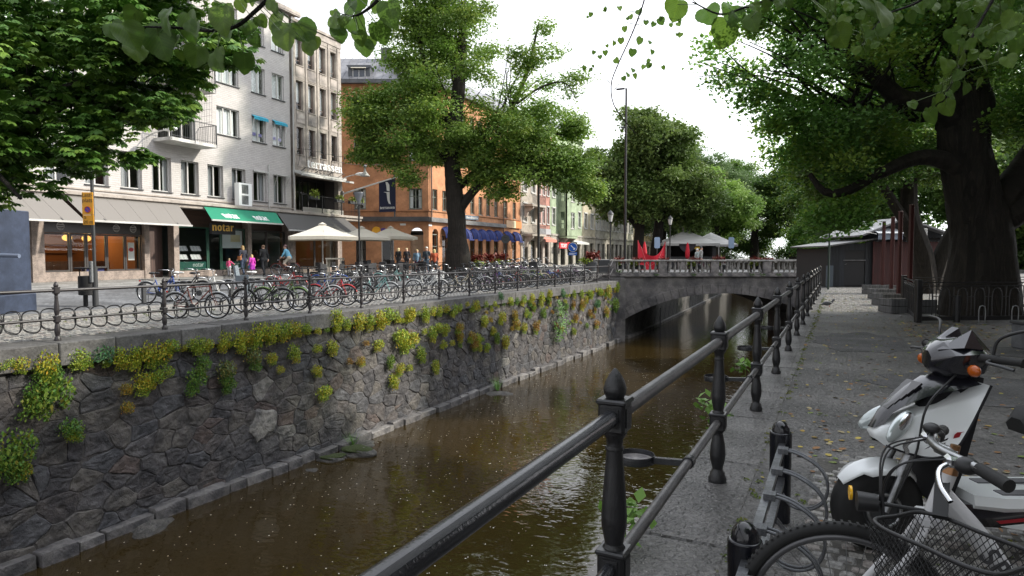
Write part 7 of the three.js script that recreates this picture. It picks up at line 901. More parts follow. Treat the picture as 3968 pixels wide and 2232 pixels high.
for (const [x, y, z, h, l, r] of [[-18.9, 0.2, -42, 9.5, 'tall black mast in front of the white house with balconies', 0.1], [-16.1, 0.4, -53.4, 15, 'very tall dark lighting mast beyond the left end of the bridge', 0.12]]) { const t = thing('mast', l, 'mast', [x, y, z]); mesh('pole', rod([0, 0, 0], [0, h, 0], r, r * 0.7, 12), M.iron, t); mesh('collar', rod([0, 0, 0], [0, 0.5, 0], r * 1.4, r * 1.3, 12), M.iron, t); if (h > 12) mesh('luminaire', [cbox(0.7, 0.12, 0.25, 0.03, -0.5, h, 0), bar([0, h - 0.05, 0], [-0.3, h, 0], 0.05, 0.05), cbox(0.4, 0.12, 0.3, 0.03, -0.2, h - 3.2, 0)], M.metalDark, t); }
{
  const r = thing('traffic_sign', 'back of a round traffic sign on a black post beside the tree', 'sign', [-19.6, gy(-19.6, -38.3), -38.3], CY); mesh('post', rod([0, 0, 0], [0, 2.75, 0], 0.035), M.iron, r); mesh('sign_disc', tr(new THREE.CylinderGeometry(0.28, 0.28, 0.02, 28).rotateX(PI / 2), 0, 2.5, 0.04), std([0.07, 0.07, 0.072], 0.6), r); mesh('clamp', [box(0.2, 0.05, 0.03, 0, 2.6, 0.06), box(0.2, 0.05, 0.03, 0, 2.4, 0.06)], M.metalDark, r);
  const b = thing('traffic_sign', 'blue keep-right arrow sign with a small blue plate below', 'sign', [-16.77, gy(-16.77, -43.1), -43.1], CY), blu = std([0.01, 0.09, 0.42], 0.45); mesh('post', rod([-0.28, 0, 0], [-0.28, 1.9, 0], 0.03), M.black, b); mesh('backing', [tr(new THREE.CylinderGeometry(0.37, 0.37, 0.02, 28).rotateX(PI / 2), 0, 1.72, 0), box(0.74, 0.5, 0.02, 0, 1.42, 0)], M.black, b); mesh('sign_disc', tr(new THREE.CylinderGeometry(0.32, 0.32, 0.02, 28).rotateX(PI / 2), 0, 1.72, 0.016), blu, b); mesh('arrow', [tr(box(0.32, 0.06, 0.006), -0.02, 1.74, 0.03, 0, 0, -PI / 4), tr(ext([[0, 0], [-0.16, 0], [0, 0.16]], 0.006), 0.17, 1.55, 0.027)], M.white, b); mesh('rim', tr(torus(0.31, 0.012, 28, 5), 0, 1.72, 0.028), M.white, b); mesh('plate', box(0.6, 0.22, 0.02, 0, 1.26, 0.016), blu, b); mesh('plate_text', [bx(-0.24, 0.24, 1.28, 1.31, 0.027, 0.03), bx(-0.24, 0.12, 1.21, 1.24, 0.027, 0.03)], M.white, b);
  const u = thing('utility_box', 'slim black box standing among the crowded bicycles', 'box', [-17.9, gy(-17.9, -38.9), -38.9], CY); mesh('cabinet', cbox(0.55, 1.0, 0.35, 0.02, 0, 0.5, 0), M.black, u); mesh('lid', cbox(0.58, 0.04, 0.38, 0.01, 0, 1.03, 0), M.metalDark, u);
  [[-22.74, -40.0, 'left one of three'], [-22.35, -41.3, 'middle one of three'], [-22.04, -42.6, 'right one of three']].forEach(([x, z, w]) => flowerTub(`flower tub with red and lime plants right of the tree, ${w}`, [x, gy(x, z) - 0.02, z], rr(0, 6), 1.35, true, 'flower tubs right of the tree')); flowerTub('big tub of red and lime plants right of the blue arrow sign', [-15.9, 0.4, -44.6], 0, 1.5, true);
  // flag with the house banner
  const f = thing('flag_pole', 'white slanting flag pole on the terrace building', 'flag pole', FO, TH); mesh('pole', rod([5.6, 5.87, 0.2], [5.44, 6.79, 4.68], 0.06, 0.045, 10), M.white, f); mesh('knob', ball(0.09, 5.44, 6.81, 4.72), M.white, f); mesh('wall_bracket', [cbox(0.12, 0.4, 0.16, 0.02, 5.6, 5.85, 0.11)], M.galv, f);
  const bn = thing('banner', 'navy blue banner with a white feather mark hanging from the flag pole', 'banner', [-27.2, 4.5, -35.78], CY - 0.44 ), bw = 1.35, bh = 2.3; mesh('cloth', ext([[-bw / 2, 0], [bw / 2, 0], [bw / 2, bh], [-bw / 2, bh - 0.26]], 0.015), std([0.022, 0.03, 0.085], 0.8, { map: T.weave, k: 3 }), bn);
  mesh('feather_mark', [ext(shape([[-0.12, 2.0], [0.05, 1.98], [0.18, 1.8], [0.2, 1.55], [0.2, 1.36], [-0.02, 1.42], [-0.05, 1.7]]), 0.01, 0, 0.017), ext(shape([[-0.3, 1.34], [0.2, 1.32], [0.2, 0.8], [0.28, 0.5], [0.12, 0.56], [0.02, 0.8], [-0.04, 1.26]]), 0.01, 0, 0.017)], M.white, bn); mesh('lettering', tr(text('terrassen', 0.18, 0.008, fontS), 0, 0.2, 0.017), M.white, bn);
  const h = thing('hanging_lamp', 'white bell-shaped street lamp hanging from a wire across the side street', 'street lamp', [-28.63, 6.9, -35.25]); mesh('bell', lathe([[0.05, 0.6], [0.07, 0.4], [0.12, 0.25], [0.32, 0.02], [0.33, 0], [0.28, 0], [0.08, 0.24]], 16), M.offwhite, h); mesh('cap', lathe([[0, 0.75], [0.12, 0.72], [0.13, 0.6], [0.05, 0.6]], 12), M.galv, h); mesh('wire', tube([[-2.6, 1.15, 0.1], [-1, 0.85, 0], [0, 0.76, 0], [3, 1.0, -3], [6, 1.6, -6]], 0.012, 20, 4), M.galv, h);
  for (const [a, y, l] of [[5.68, 7.15, 'white oval street lamp on an arm at the terrace building corner'], [-9.2, 7.6, 'white oval street lamp on an arm beside the lowest balcony']]) { const t = thing('wall_lamp', l, 'street lamp', FO, TH); mesh('arm', tube([[a, y - 0.25, 0.02], [a, y - 0.1, 0.5], [a + 0.05, y, 1.2]], 0.03, 10, 6), M.offwhite, t); mesh('luminaire', ball(0.22, a + 0.06, y + 0.02, 1.55, 14, 8, 0.9, 0.5, 2.0), M.white, t); }
}
// ---------------------------------------------------------------- beyond the bridge
{
  const k = thing('snack_tent', 'dark kiosk under a pale pyramid tent roof beyond the bridge', 'kiosk', [-13.1, 0.45, -63], CY), tm = std([0.5, 0.49, 0.47], 0.8, { map: T.mott, k: 0.5, side: THREE.DoubleSide });
  const pyr = (x, w, y0, y1) => tr(new THREE.ConeGeometry(w, y1 - y0, 4, 4, true).rotateY(PI / 4), x, (y0 + y1) / 2, 0);
  mesh('tent_roof', [pyr(0, 3.5, 2.25, 3.55), tr(new THREE.CylinderGeometry(3.5, 3.5, 0.22, 4, 1, true).rotateY(PI / 4), 0, 2.15, 0)], tm, k); mesh('tent_roof', [tr(pyr(0, 2.8, 2.2, 3.4), 3.0, 0, -2), tr(tr(new THREE.CylinderGeometry(2.8, 2.8, 0.2, 4, 1, true).rotateY(PI / 4), 0, 2.1, 0), 3.0, 0, -2)], tm, k);
  mesh('counter', [bx(-2.2, 2.2, 0, 1.05, 2.0, 2.3), bx(-2.2, -1.9, 0, 2.1, -2.2, 2.2), bx(1.9, 2.2, 0, 2.1, -2.2, 2.2), bx(-2.2, 2.2, 0, 2.1, -2.3, -2.1)], M.dark, k); mesh('menu_board', [bx(-0.9, 0.9, 1.75, 1.95, 2.3, 2.34)], std([0.7, 0.45, 0.05], 0.5), k); mesh('name_board', [tr(new THREE.CylinderGeometry(0.75, 0.75, 0.06, 20, 1, false, -PI / 2, PI).rotateX(PI / 2), -0.5, 2.2, 2.55), bx(-1.25, 0.25, 2.0, 2.2, 2.52, 2.58)], std([0.02, 0.015, 0.02], 0.5), k); mesh('corner_post', [-2.4, 2.4].map((x) => rod([x, 0, 2.4], [x, 2.25, 2.4], 0.04)), M.offwhite, k); mesh('chimney', bx(0.0, 0.5, 3.3, 4.8, -1.2, -0.7), M.metalDark, k);
  for (const [x, l] of [[-3.3, 'left of'], [3.4, 'right of']]) { const f = thing('ice_cream_sign', `upright pale blue sign ${l} the snack tent`, 'sign', [-13.1 + 0.895 * x + 0.446 * 2.8, 0.45, -63 - 0.446 * x + 0.895 * 2.8], CY); mesh('board', cbox(0.5, 1.0, 0.08, 0.08, 0, 2.3, 0), std([0.3, 0.4, 0.55], 0.5), f); mesh('pole', rod([0, 0, 0], [0, 1.8, 0], 0.03), M.galv, f); }
  const s = thing('red_sail', 'big red cloth sail slung between poles on the bridge', 'sail', [-12.9, 0.45, -49.5], CY), n = 14, P = []; // saddle shaped cloth
  const q = (u, v) => { const x = -0.95 + u * 2.0, y = lerp(0.0, 1.0, v) * (1.05 + 1.15 * Math.pow(Math.abs(u - 0.52) * 1.9, 2.2)) + 0.05; return [x, y + 0.0, 0.35 * Math.sin(u * PI) * v + 0.05 * Math.sin(u * 9 + v * 3)]; };
  for (let i = 0; i < n; i++) for (let j = 0; j < 6; j++) { const a = q(i / n, j / 6), b = q((i + 1) / n, j / 6), c = q((i + 1) / n, (j + 1) / 6), d = q(i / n, (j + 1) / 6); P.push(...a, ...b, ...c, ...a, ...c, ...d); } const g = new THREE.BufferGeometry(); g.setAttribute('position', new THREE.Float32BufferAttribute(P, 3)); g.computeVertexNormals(); mesh('cloth', g, std([0.55, 0.012, 0.03], 0.75, { side: THREE.DoubleSide }), s); mesh('pole', [rod([-0.96, 0, 0], [-0.98, 2.3, 0], 0.03), rod([1.06, 0, 0], [1.08, 2.2, 0], 0.03)], std([0.4, 0.03, 0.04], 0.5), s); mesh('seam', [tube([q(0.1, 1), q(0.3, 0.5), q(0.5, 0.1)].map((p) => [p[0], p[1], p[2] + 0.02]), 0.015, 10, 4), tube([q(0.95, 0.95), q(0.7, 0.6), q(0.4, 0.2)].map((p) => [p[0], p[1], p[2] + 0.02]), 0.015, 10, 4)], std([0.6, 0.2, 0.2], 0.6), s);
  for (const [x, z, l] of [[-12.0, -58.6, 'folded red parasol in front of the snack tent'], [-14.6, -54.0, 'folded red parasol behind the red sail']]) { const t = thing('folded_parasol', l, 'parasol', [x, 0.45, z]); mesh('cloth', lathe([[0.05, 0.8], [0.18, 1.0], [0.2, 1.4], [0.12, 2.0], [0.03, 2.3]], 10), std([0.5, 0.015, 0.03], 0.8), t); mesh('pole', rod([0, 0, 0], [0, 0.9, 0], 0.03), M.offwhite, t); mesh('base', cbox(0.4, 0.08, 0.4, 0.01, 0, 0.04, 0), M.slate, t); }
}
// ---------------------------------------------------------------- wooden shed, planters, iron fence on the right
reseed(55);
{
  const s = thing('market_shed', 'dark wooden market shed with a sloping roof and red side panels', 'shed', [-0.55, 0, -36.3], CY), wd = [[0.035, 0.04, 0.05], [0.045, 0.05, 0.06], [0.03, 0.034, 0.042]].map((c) => std(c, 0.7, { map: T.wood, k: 0.7 })), rd = [[0.09, 0.016, 0.014], [0.075, 0.013, 0.012], [0.1, 0.02, 0.016]].map((c) => std(c, 0.65, { map: T.wood, k: 0.7 }));
  for (let x = 0; x < 2.18; x += 0.145) { if (x > 0.76 && x < 1.82) continue; const h = 1.98 + x * 0.15; mesh('board', uvm(box(0.14, h - 0.05, 0.03, x + 0.07, 0.05 + (h - 0.05) / 2, 0)), pick(wd), s); }
  for (let x = 2.2; x < 5.75; x += 0.16) mesh('board', uvm(box(0.155, 2.25, 0.03, x + 0.08, 1.17, 0.1)), pick(rd), s);
  mesh('door', uvm(box(1.04, 1.74, 0.04, 1.34, 0.95, -0.03)), M.dark, s); mesh('door_bar', [bar([0.78, 1.34, 0.03], [1.88, 1.34, 0.03], 0.03, 0.035), rod([0.85, 1.12, 0.02], [0.93, 1.16, 0.05], 0.012)], M.galv, s); mesh('lintel', uvm(box(1.06, 0.34, 0.035, 1.34, 2.0, 0)), wd[0], s);
  mesh('shed_body', [bx(0.02, 2.18, 0.02, 1.95, -3.6, -0.08), bx(2.2, 5.74, 0.02, 2.2, -4, 0.06)], M.dark, s);
  mesh('roof', uvm(tr(box(2.6, 0.07, 4.2), 1.05, 2.22, -1.75, 0, 0, 0.15)), std([0.14, 0.14, 0.145], 0.5), s); mesh('roof', uvm(tr(box(2.35, 0.08, 4.6), 2.55, 2.98, -1.9, 0, 0, 0.385)), std([0.3, 0.3, 0.31], 0.5, { map: T.mott, k: 0.5 }), s); mesh('roof', uvm(tr(box(2.4, 0.08, 4.6), 4.75, 3.02, -1.9, 0, 0, -0.33)), std([0.3, 0.3, 0.31], 0.5, { map: T.mott, k: 0.5 }), s);
  mesh('gable', uvm(ext([[1.7, 2.3], [5.7, 2.3], [5.7, 2.62], [3.62, 3.3], [1.7, 2.52]], 0.05)).translate(0, 0, -0.1), wd[1], s);
  const fr = []; for (let i = 0; i < 24; i++) fr.push(tr(new THREE.CylinderGeometry(0.08, 0.08, 0.5, 8, 1, true, 0, PI).rotateX(PI / 2 + 0.15), 2.2 + i * 0.155, 2.36, 0.28)); mesh('corrugated_edge', fr, M.galv, s);
  const vl = std([0.28, 0.33, 0.42], 0.85); for (let i = 0; i < 6; i++) mesh('valance_flap', box(0.19, 0.32 + (i % 2) * 0.03, 0.012, 2.25 + i * 0.2, 2.52, 0.62 + (i % 2) * 0.01, rr(-0.1, 0.1)), vl, s); mesh('sun_blind', tr(box(1.25, 0.02, 0.75), 2.75, 2.78, 0.35, 0, 0.35), std([0.4, 0.42, 0.45], 0.8), s); for (const x of [3.85, 4.5]) mesh('air_vent', cbox(0.4, 0.4, 0.3, 0.04, x, 2.72, 0.28), M.offwhite, s);
  mesh('grey_panel', cbox(0.35, 1.05, 0.06, 0.01, 0.05, 0.55, 0.14), std([0.08, 0.1, 0.12], 0.6), s);
  const gp = thing('pole', 'thin dark green pole at the end of the near railing', 'pole', [-0.45, 0, -33.6]); mesh('shaft', rod([0, 0, 0], [0, 5.2, 0], 0.045, 0.04, 10), std([0.02, 0.04, 0.03], 0.5), gp); mesh('lamp_head', [cbox(0.3, 0.4, 0.3, 0.03, 0, 5.3, 0)], M.galv, gp); mesh('wire', tube([[0, 3.2, 0], [1.0, 2.8, -1.0], [2.0, 2.6, -2.3]], 0.01, 10, 4), M.galv, gp);
  const ord = ['nearest', 'second', 'third', 'farthest']; [[1.5, -20.75], [1.45, -23.7], [1.45, -27.0], [1.35, -30.4]].forEach(([x, z], i) => { const p = thing('post_box', `grey wooden base box with a dark red post, ${ord[i]} of four`, 'post base', [x, 0, z], CY + 0.02, 'wooden bases with red posts'); for (const y of [0.1, 0.29]) { mesh('plank', uvm(cbox(1.25, 0.175, 0.03, 0.006, 0.2, y, 0.3)), M.plank || (M.plank = std([0.17, 0.17, 0.175], 0.75, { map: T.wood, k: 1.2 })), p); mesh('plank', uvm(cbox(0.03, 0.175, 0.57, 0.006, -0.41, y, 0)), M.plank, p); mesh('plank', uvm(cbox(1.25, 0.175, 0.03, 0.006, 0.2, y, -0.3)), M.plank, p); } mesh('fill', box(1.15, 0.3, 0.54, 0.2, 0.17, 0), M.earth, p); mesh('post', uvm(cbox(0.1, 2.7, 0.1, 0.01, 0.25, 1.6, 0)), rd[0], p); });
  // iron fence round the old linden
  const f = thing('iron_fence', 'low black iron fence with arched bars round the old linden', 'fence', [1.66, 0, -17.9], CY), bm = M.iron;
  const side = (ax, az, bxx, bz) => { const A = V(ax, 0, az), Bq = V(bxx, 0, bz), L = A.distanceTo(Bq), d = Bq.clone().sub(A).normalize(), at2 = (u, y) => [ax + d.x * u, y, az + d.z * u]; for (const y of [0.93, 0.85]) mesh('rail', bar(at2(0.04, y), at2(L - 0.04, y), 0.03, 0.025), bm, f); mesh('base_rail', bar(at2(0.04, 0.09), at2(L - 0.04, 0.09), 0.03, 0.1), bm, f); const n = Math.round(L / 0.44); for (let i = 0; i < n; i++) { const u = L * (i + 0.5) / n; mesh('arch', tube([at2(u - 0.12, 0.12), at2(u - 0.12, 0.65), at2(u - 0.08, 0.77), at2(u, 0.81), at2(u + 0.08, 0.77), at2(u + 0.12, 0.65), at2(u + 0.12, 0.12)], 0.011, 18, 5), bm, f); mesh('bar', rod(at2(u + 0.22, 0.12), at2(u + 0.22, 0.84), 0.01, 0.01, 5), bm, f); mesh('cross_bar', [rod(at2(u + 0.13, 0.6), at2(u + 0.31, 0.6), 0.008, 0.008, 5)], bm, f); } };
  const crn = [[0, 0], [5.6, -0.4], [7.2, -4.2], [1.75, -3.5]]; crn.forEach(([x, z], i) => { const q = crn[(i + 1) % 4]; side(x, z, q[0], q[1]); mesh('corner_post', cbox(0.12, 1.0, 0.12, 0.01, x, 0.5, z), bm, f); }); mesh('gate_post', [rod([0.95, 0, -0.05], [0.95, 0.62, -0.05], 0.07, 0.07, 10)], bm, f);
  for (let i = 0; i < 5; i++) { const h = thing('bicycle_hoop', `small grey wheel hoop in front of the iron fence, number ${i + 1} from the left`, 'bicycle hoop', [1.66 + 0.895 * (1.4 + i * 0.75), 0, -17.9 - 0.446 * (1.4 + i * 0.75) + 0.5], CY, 'wheel hoops by the iron fence'); mesh('hoop', tube([[-0.07, 0, 0], [-0.07, 0.34, 0], [-0.04, 0.42, 0], [0.04, 0.42, 0], [0.07, 0.34, 0], [0.07, 0, 0]], 0.012, 16, 6), M.galv, h); mesh('foot', box(0.24, 0.02, 0.06, 0, 0.01, 0), M.galv, h); }
  const gb = thing('grey_block', 'grey granite block at the right edge of the path', 'block', [2.75, 0, -13.4], CY); mesh('block', uvm(cbox(1.2, 0.42, 0.6, 0.02, 0.6, 0.21, 0)), M.slate, gb); mesh('seat_board', uvm(cbox(1.24, 0.05, 0.64, 0.01, 0.6, 0.445, 0)), M.metalDark, gb);
  // pigeon
  const pg = thing('pigeon', 'grey pigeon walking on the sunlit setts', 'pigeon', [-0.25, 0, -21.9], 0.4); mesh('body', [limb([[-0.24, 0.09, 0], [-0.14, 0.12, 0], [-0.02, 0.13, 0], [0.07, 0.16, 0], [0.1, 0.21, 0], [0.13, 0.235, 0]], [0.012, 0.04, 0.07, 0.055, 0.03, 0.026], 20, 10), ball(0.03, 0.13, 0.235, 0)], std([0.08, 0.085, 0.1], 0.7), pg); mesh('beak', tr(new THREE.ConeGeometry(0.008, 0.03, 6).rotateZ(-PI / 2), 0.17, 0.232, 0), M.black, pg); for (const z of [0.02, -0.02]) mesh('leg', rod([0.0, 0.0, z], [0.0, 0.08, z], 0.005), std([0.3, 0.08, 0.06], 0.6), pg); mesh('wing', [ball(0.06, -0.06, 0.135, 0.045, 10, 8, 1.9, 0.8, 0.4), ball(0.06, -0.06, 0.135, -0.045, 10, 8, 1.9, 0.8, 0.4)], std([0.11, 0.115, 0.13], 0.7), pg);
}
// ---------------------------------------------------------------- bicycle stand with bollards
reseed(5);
M.postBlack = std([0.012, 0.013, 0.018], 0.22, { map: T.mott, k: 3 }); M.bareSteel = std([0.2, 0.207, 0.22], 0.36, { metal: 0.85, map: T.grit, k: 2.5, bump: T.fineB, kb: 4, bs: 0.0006 });
{
  const r = thing('bicycle_stand', 'bicycle stand of black domed bollards, steel bars and curved wheel holders', 'bicycle stand', [-0.285, 0, -3.27]);
  for (const z of [0.81, -0.81, 2.4]) { const b = mesh('bollard', lathe([[0.06, 0], [0.06, 0.44], [0.0615, 0.442], [0.0615, 0.52], [0.06, 0.525], [0.056, 0.528], [0.05, 0.528]], 24), M.postBlack, r); b.position.z = z; const d = mesh('dome', lathe([[0.05, 0.526], [0.048, 0.548], [0.04, 0.568], [0.026, 0.582], [0.01, 0.588], [0, 0.589]], 24), M.blackGloss, b); if (z === 0.81) { mesh('label_plate', [tr(new THREE.CylinderGeometry(0.0622, 0.0622, 0.034, 10, 1, true, -0.35, 0.7), 0, 0.47, 0)], std([0.02, 0.025, 0.03], 0.4), b).rotation.y = CY + 0.25; mesh('label_text', tr(text('LAPP', 0.008, 0.0006, font), 0, 0.475, 0.0625), std([0.45, 0.47, 0.48], 0.5), b).rotation.y = CY + 0.25; } }
  const bars = (z0, z1) => { for (const y of [0.46, 0.26]) { mesh('steel_bar', uvm(bar([0.012, y, z0], [0.012, y, z1], 0.034, 0.034)), M.bareSteel, r); } }; bars(0.75, -0.75); bars(2.34, 0.87);
  for (const z of [-0.58, -0.2, 0.18, 0.58, 1.05, 1.45, 1.85]) { const P = []; for (const o of [0, 0.034]) P.push(tube([[0.02, 0.485, z + o], [0.06, 0.49, z + o], [0.13, 0.475, z + o + 0.01], [0.22, 0.42, z + o + 0.03], [0.255, 0.34, z + o + 0.045], [0.235, 0.25, z + o + 0.04], [0.16, 0.19, z + o + 0.02], [0.08, 0.19, z + o + 0.0], [0.03, 0.24, z + o]], 0.0068, 30, 7)); P.push(box(0.05, 0.028, 0.06, 0.03, 0.487, z + 0.016)); mesh('wheel_holder', P, M.bareSteel, r); }
}
// ---------------------------------------------------------------- white scooter
// loft through outlines: each section [x, [[y, halfwidth]...]]
function loft(secs, mirror = true) {
  const n = secs[0][1].length, P = [], I = [], UV = []; const rows = secs.map(([x, pr]) => { const a = pr.map(([y, w, dx = 0]) => [x + dx, y, w]), b = pr.slice().reverse().map(([y, w, dx = 0]) => [x + dx, y, -w]); return [...a, ...b]; }), m = rows[0].length;
  rows.forEach((r) => r.forEach((p) => { P.push(...p); UV.push(p[0], p[1]); })); for (let i = 0; i < rows.length - 1; i++) for (let j = 0; j < m; j++) { const a = i * m + j, b = i * m + (j + 1) % m, c = a + m, d = b + m; I.push(a, c, b, b, c, d); }
  const cap = (i, rev) => { const o = i * m; for (let j = 1; j < m - 1; j++) rev ? I.push(o, o + j, o + j + 1) : I.push(o, o + j + 1, o + j); }; cap(0, true); cap(rows.length - 1, false);
  const g = new THREE.BufferGeometry(); g.setAttribute('position', new THREE.Float32BufferAttribute(P, 3)); g.setAttribute('uv', new THREE.Float32BufferAttribute(UV, 2)); g.setIndex(I); g.computeVertexNormals(); return toCreasedNormals(g, 0.7);
}
// plates: closed outline in x,y with a half width for each point, curved outwards in the middle
function shell(front, back, wf, n = 8) { // surface between two polylines (front edge, back edge) mirrored left and right; wf(t,s) = half width
  const P = [], I = [], UV = [], m = front.length; const row = (s, sg) => { for (let i = 0; i < m; i++) { const x = lerp(front[i][0], back[i][0], s), y = lerp(front[i][1], back[i][1], s); P.push(x, y, sg * wf(i / (m - 1), s)); UV.push(x, y); } };
  for (let k = n; k >= 0; k--) row(k / n, -1); for (let k = 1; k <= n; k++) row(k / n, 1); const R = 2 * n + 1; for (let k = 0; k < R - 1; k++) for (let i = 0; i < m - 1; i++) { const a = k * m + i, b = a + 1, c = a + m, d = c + 1; I.push(a, c, b, b, c, d); } const g = new THREE.BufferGeometry(); g.setAttribute('position', new THREE.Float32BufferAttribute(P, 3)); g.setAttribute('uv', new THREE.Float32BufferAttribute(UV, 2)); g.setIndex(I); g.computeVertexNormals(); return g;
}
{
  const s = thing('scooter', 'white and black motor scooter parked at the right edge, front wheel to the left', 'scooter', [0.2, 0, -3.9], CY);
  const wp = new THREE.MeshPhysicalMaterial({ color: C(0.64, 0.66, 0.66), roughness: 0.3, clearcoat: 0.8, clearcoatRoughness: 0.08, side: THREE.DoubleSide }), bp = new THREE.MeshPhysicalMaterial({ color: C(0.008, 0.008, 0.012), roughness: 0.25, clearcoat: 1, clearcoatRoughness: 0.04, side: THREE.DoubleSide }), gp = new THREE.MeshPhysicalMaterial({ color: C(0.016, 0.016, 0.018), roughness: 0.75, specularIntensity: 0.35 }), rp = std([0.3, 0.012, 0.02], 0.35), lens = std([0.36, 0.075, 0.006], 0.12), tyreP = [[0.1, 0.055], [0.13, 0.062], [0.17, 0.064], [0.205, 0.056], [0.228, 0.035], [0.235, 0.0], [0.228, -0.035], [0.205, -0.056], [0.17, -0.064], [0.13, -0.062], [0.1, -0.055]];
  for (const x of [0, 1.25]) { const w = mesh('wheel', lathe(tyreP, 40).rotateX(PI / 2), M.rubber, s); w.position.set(x, 0.235, 0); mesh('rim', [lathe([[0.02, 0.05], [0.06, 0.04], [0.1, 0.052], [0.104, 0.03], [0.06, 0.0], [0.104, -0.03], [0.1, -0.052], [0.02, -0.05]], 20).rotateX(PI / 2), tr(new THREE.CylinderGeometry(0.085, 0.085, 0.006, 24).rotateX(PI / 2), 0, 0, 0.06)], M.metalDark, w); }
  for (const z of [0.085, -0.085]) mesh('fork_leg', [rod([0.0, 0.235, z], [0.16, 0.62, z * 0.8], 0.018, 0.022, 10), rod([0.07, 0.42, z * 0.9], [0.17, 0.64, z * 0.8], 0.026, 0.026, 10)], M.steel, s);
  mesh('front_mudguard', shell([...Array(13).keys()].map((i) => { const a = lerp(2.5, 0.7, i / 12); return [Math.cos(a) * 0.262, 0.235 + Math.sin(a) * 0.262]; }), [...Array(13).keys()].map((i) => { const a = lerp(2.5, 0.7, i / 12), r = 0.262 - (i > 3 && i < 10 ? 0.05 : 0.02); return [Math.cos(a) * r, 0.235 + Math.sin(a) * r - 0.02]; }), (t, q) => Math.pow(Math.sin(clamp(t, 0.02, 0.98) * PI), 0.35) * (0.09 * Math.sin(Math.min(1, q * 1.1) * PI / 2)), 12), wp, s);
  // front shield: white sides running back and up to a point
  const fr = [[-0.03, 0.6], [-0.052, 0.64], [-0.02, 0.685], [0.06, 0.725], [0.16, 0.765], [0.3, 0.82], [0.4, 0.865], [0.47, 0.905]], bk = [[0.0, 0.575], [0.08, 0.55], [0.16, 0.535], [0.24, 0.545], [0.3, 0.6], [0.36, 0.69], [0.42, 0.79], [0.478, 0.9]], hw = (t) => 0.05 + 0.125 * Math.sin(Math.min(1, t * 1.25) * PI * 0.62) * (1 - 0.35 * t * t);
  mesh('front_shield', shell(fr, bk, (t, q) => 0.012 + hw(t) * Math.pow(q, 0.5), 12), wp, s);
  mesh('shield_edge', [-1, 1].map((q) => tube(bk.map(([x, y], i) => [x + 0.006, y, q * (0.012 + hw(i / 7))]), 0.007, 24, 6)), gp, s);
  mesh('leg_shield', loft([[0.4, [[0.92, 0.045], [0.7, 0.085], [0.4, 0.11], [0.3, 0.1]]], [0.47, [[0.93, 0.05], [0.76, 0.1], [0.44, 0.125], [0.3, 0.11]]], [0.51, [[0.92, 0.04], [0.74, 0.09], [0.44, 0.11], [0.3, 0.1]]]].map(([x, p]) => [x, p.map(([y, w]) => [y, w, (y - 0.9) * 0.3])])), gp, s);
  mesh('nose_cover', shell([[-0.05, 0.655], [0.0, 0.74], [0.06, 0.8], [0.14, 0.87], [0.22, 0.925], [0.3, 0.94], [0.4, 0.945]], [[0.0, 0.68], [0.04, 0.745], [0.1, 0.79], [0.2, 0.835], [0.28, 0.86], [0.36, 0.88], [0.44, 0.905]], (t, q) => 0.012 + (0.035 + 0.085 * t) * Math.pow(q, 0.7), 6), bp, s);
  for (let i = 0; i < 5; i++) mesh('vent_slat', tr(box(0.05, 0.01, 0.07 + i * 0.014), 0.045 + i * 0.03, 0.775 + i * 0.026, 0, 0, 0, 0.72), M.blackGloss, s);
  for (const z of [1, -1]) { const h = mesh('headlight', ball(0.1, 0, 0, 0, 18, 12, 1.15, 0.5, 0.28), new THREE.MeshPhysicalMaterial({ color: C(0.5, 0.55, 0.55), roughness: 0.05, clearcoat: 1, metalness: 0.4 }), s); h.position.set(0.055, 0.685, z * 0.098); h.rotation.set(0, z * 0.42, 0.62); mesh('reflector_bowl', ball(0.07, 0.02, 0.01, z * 0.012, 14, 8, 1.05, 0.45, 0.3), M.chrome, h); }
  for (const z of [1, -1]) { mesh('stripe_decal', [ext([[0, 0], [0.14, 0.05], [0.15, 0.062], [0.02, 0.012]], 0.002), ext([[0.05, 0.0], [0.15, 0.036], [0.155, 0.046], [0.06, 0.01]], 0.002)].map((g) => tr(g, 0.14, 0.585, z * 0.165, z * 0.12)), gp, s); mesh('red_decal', ext([[0, 0], [0.03, 0.008], [0.04, 0.03], [0.055, 0.035], [0.02, 0.032], [0.005, 0.02]], 0.002).translate(0.28, 0.64, 0).applyMatrix4(new THREE.Matrix4().makeTranslation(0, 0, z * 0.168)), rp, s); }
  // handlebar cover, two peaks, grips, levers, indicators
  mesh('handlebar_cover', loft([[0.24, [[1.06, 0.012], [1.03, 0.04], [0.99, 0.035], [0.97, 0.01]]], [0.3, [[1.11, 0.045], [1.05, 0.14], [0.96, 0.11], [0.92, 0.03]]], [0.38, [[1.13, 0.05], [1.06, 0.17], [0.95, 0.13], [0.9, 0.04]]], [0.46, [[1.12, 0.04], [1.06, 0.16], [0.96, 0.12], [0.91, 0.05]]], [0.52, [[1.07, 0.03], [1.04, 0.1], [0.98, 0.08], [0.95, 0.03]]]]), bp, s);
  mesh('dash_visor', [1, -1].map((z) => { const g = new ConvexGeometry([V(0.26, 1.07, z * 0.05), V(0.34, 1.09, z * 0.14), V(0.44, 1.08, z * 0.13), V(0.42, 1.175, z * 0.075), V(0.44, 1.17, z * 0.05), V(0.3, 1.09, z * 0.03), V(0.46, 1.08, z * 0.03), V(0.5, 1.07, z * 0.1)]); return g; }), bp, s);
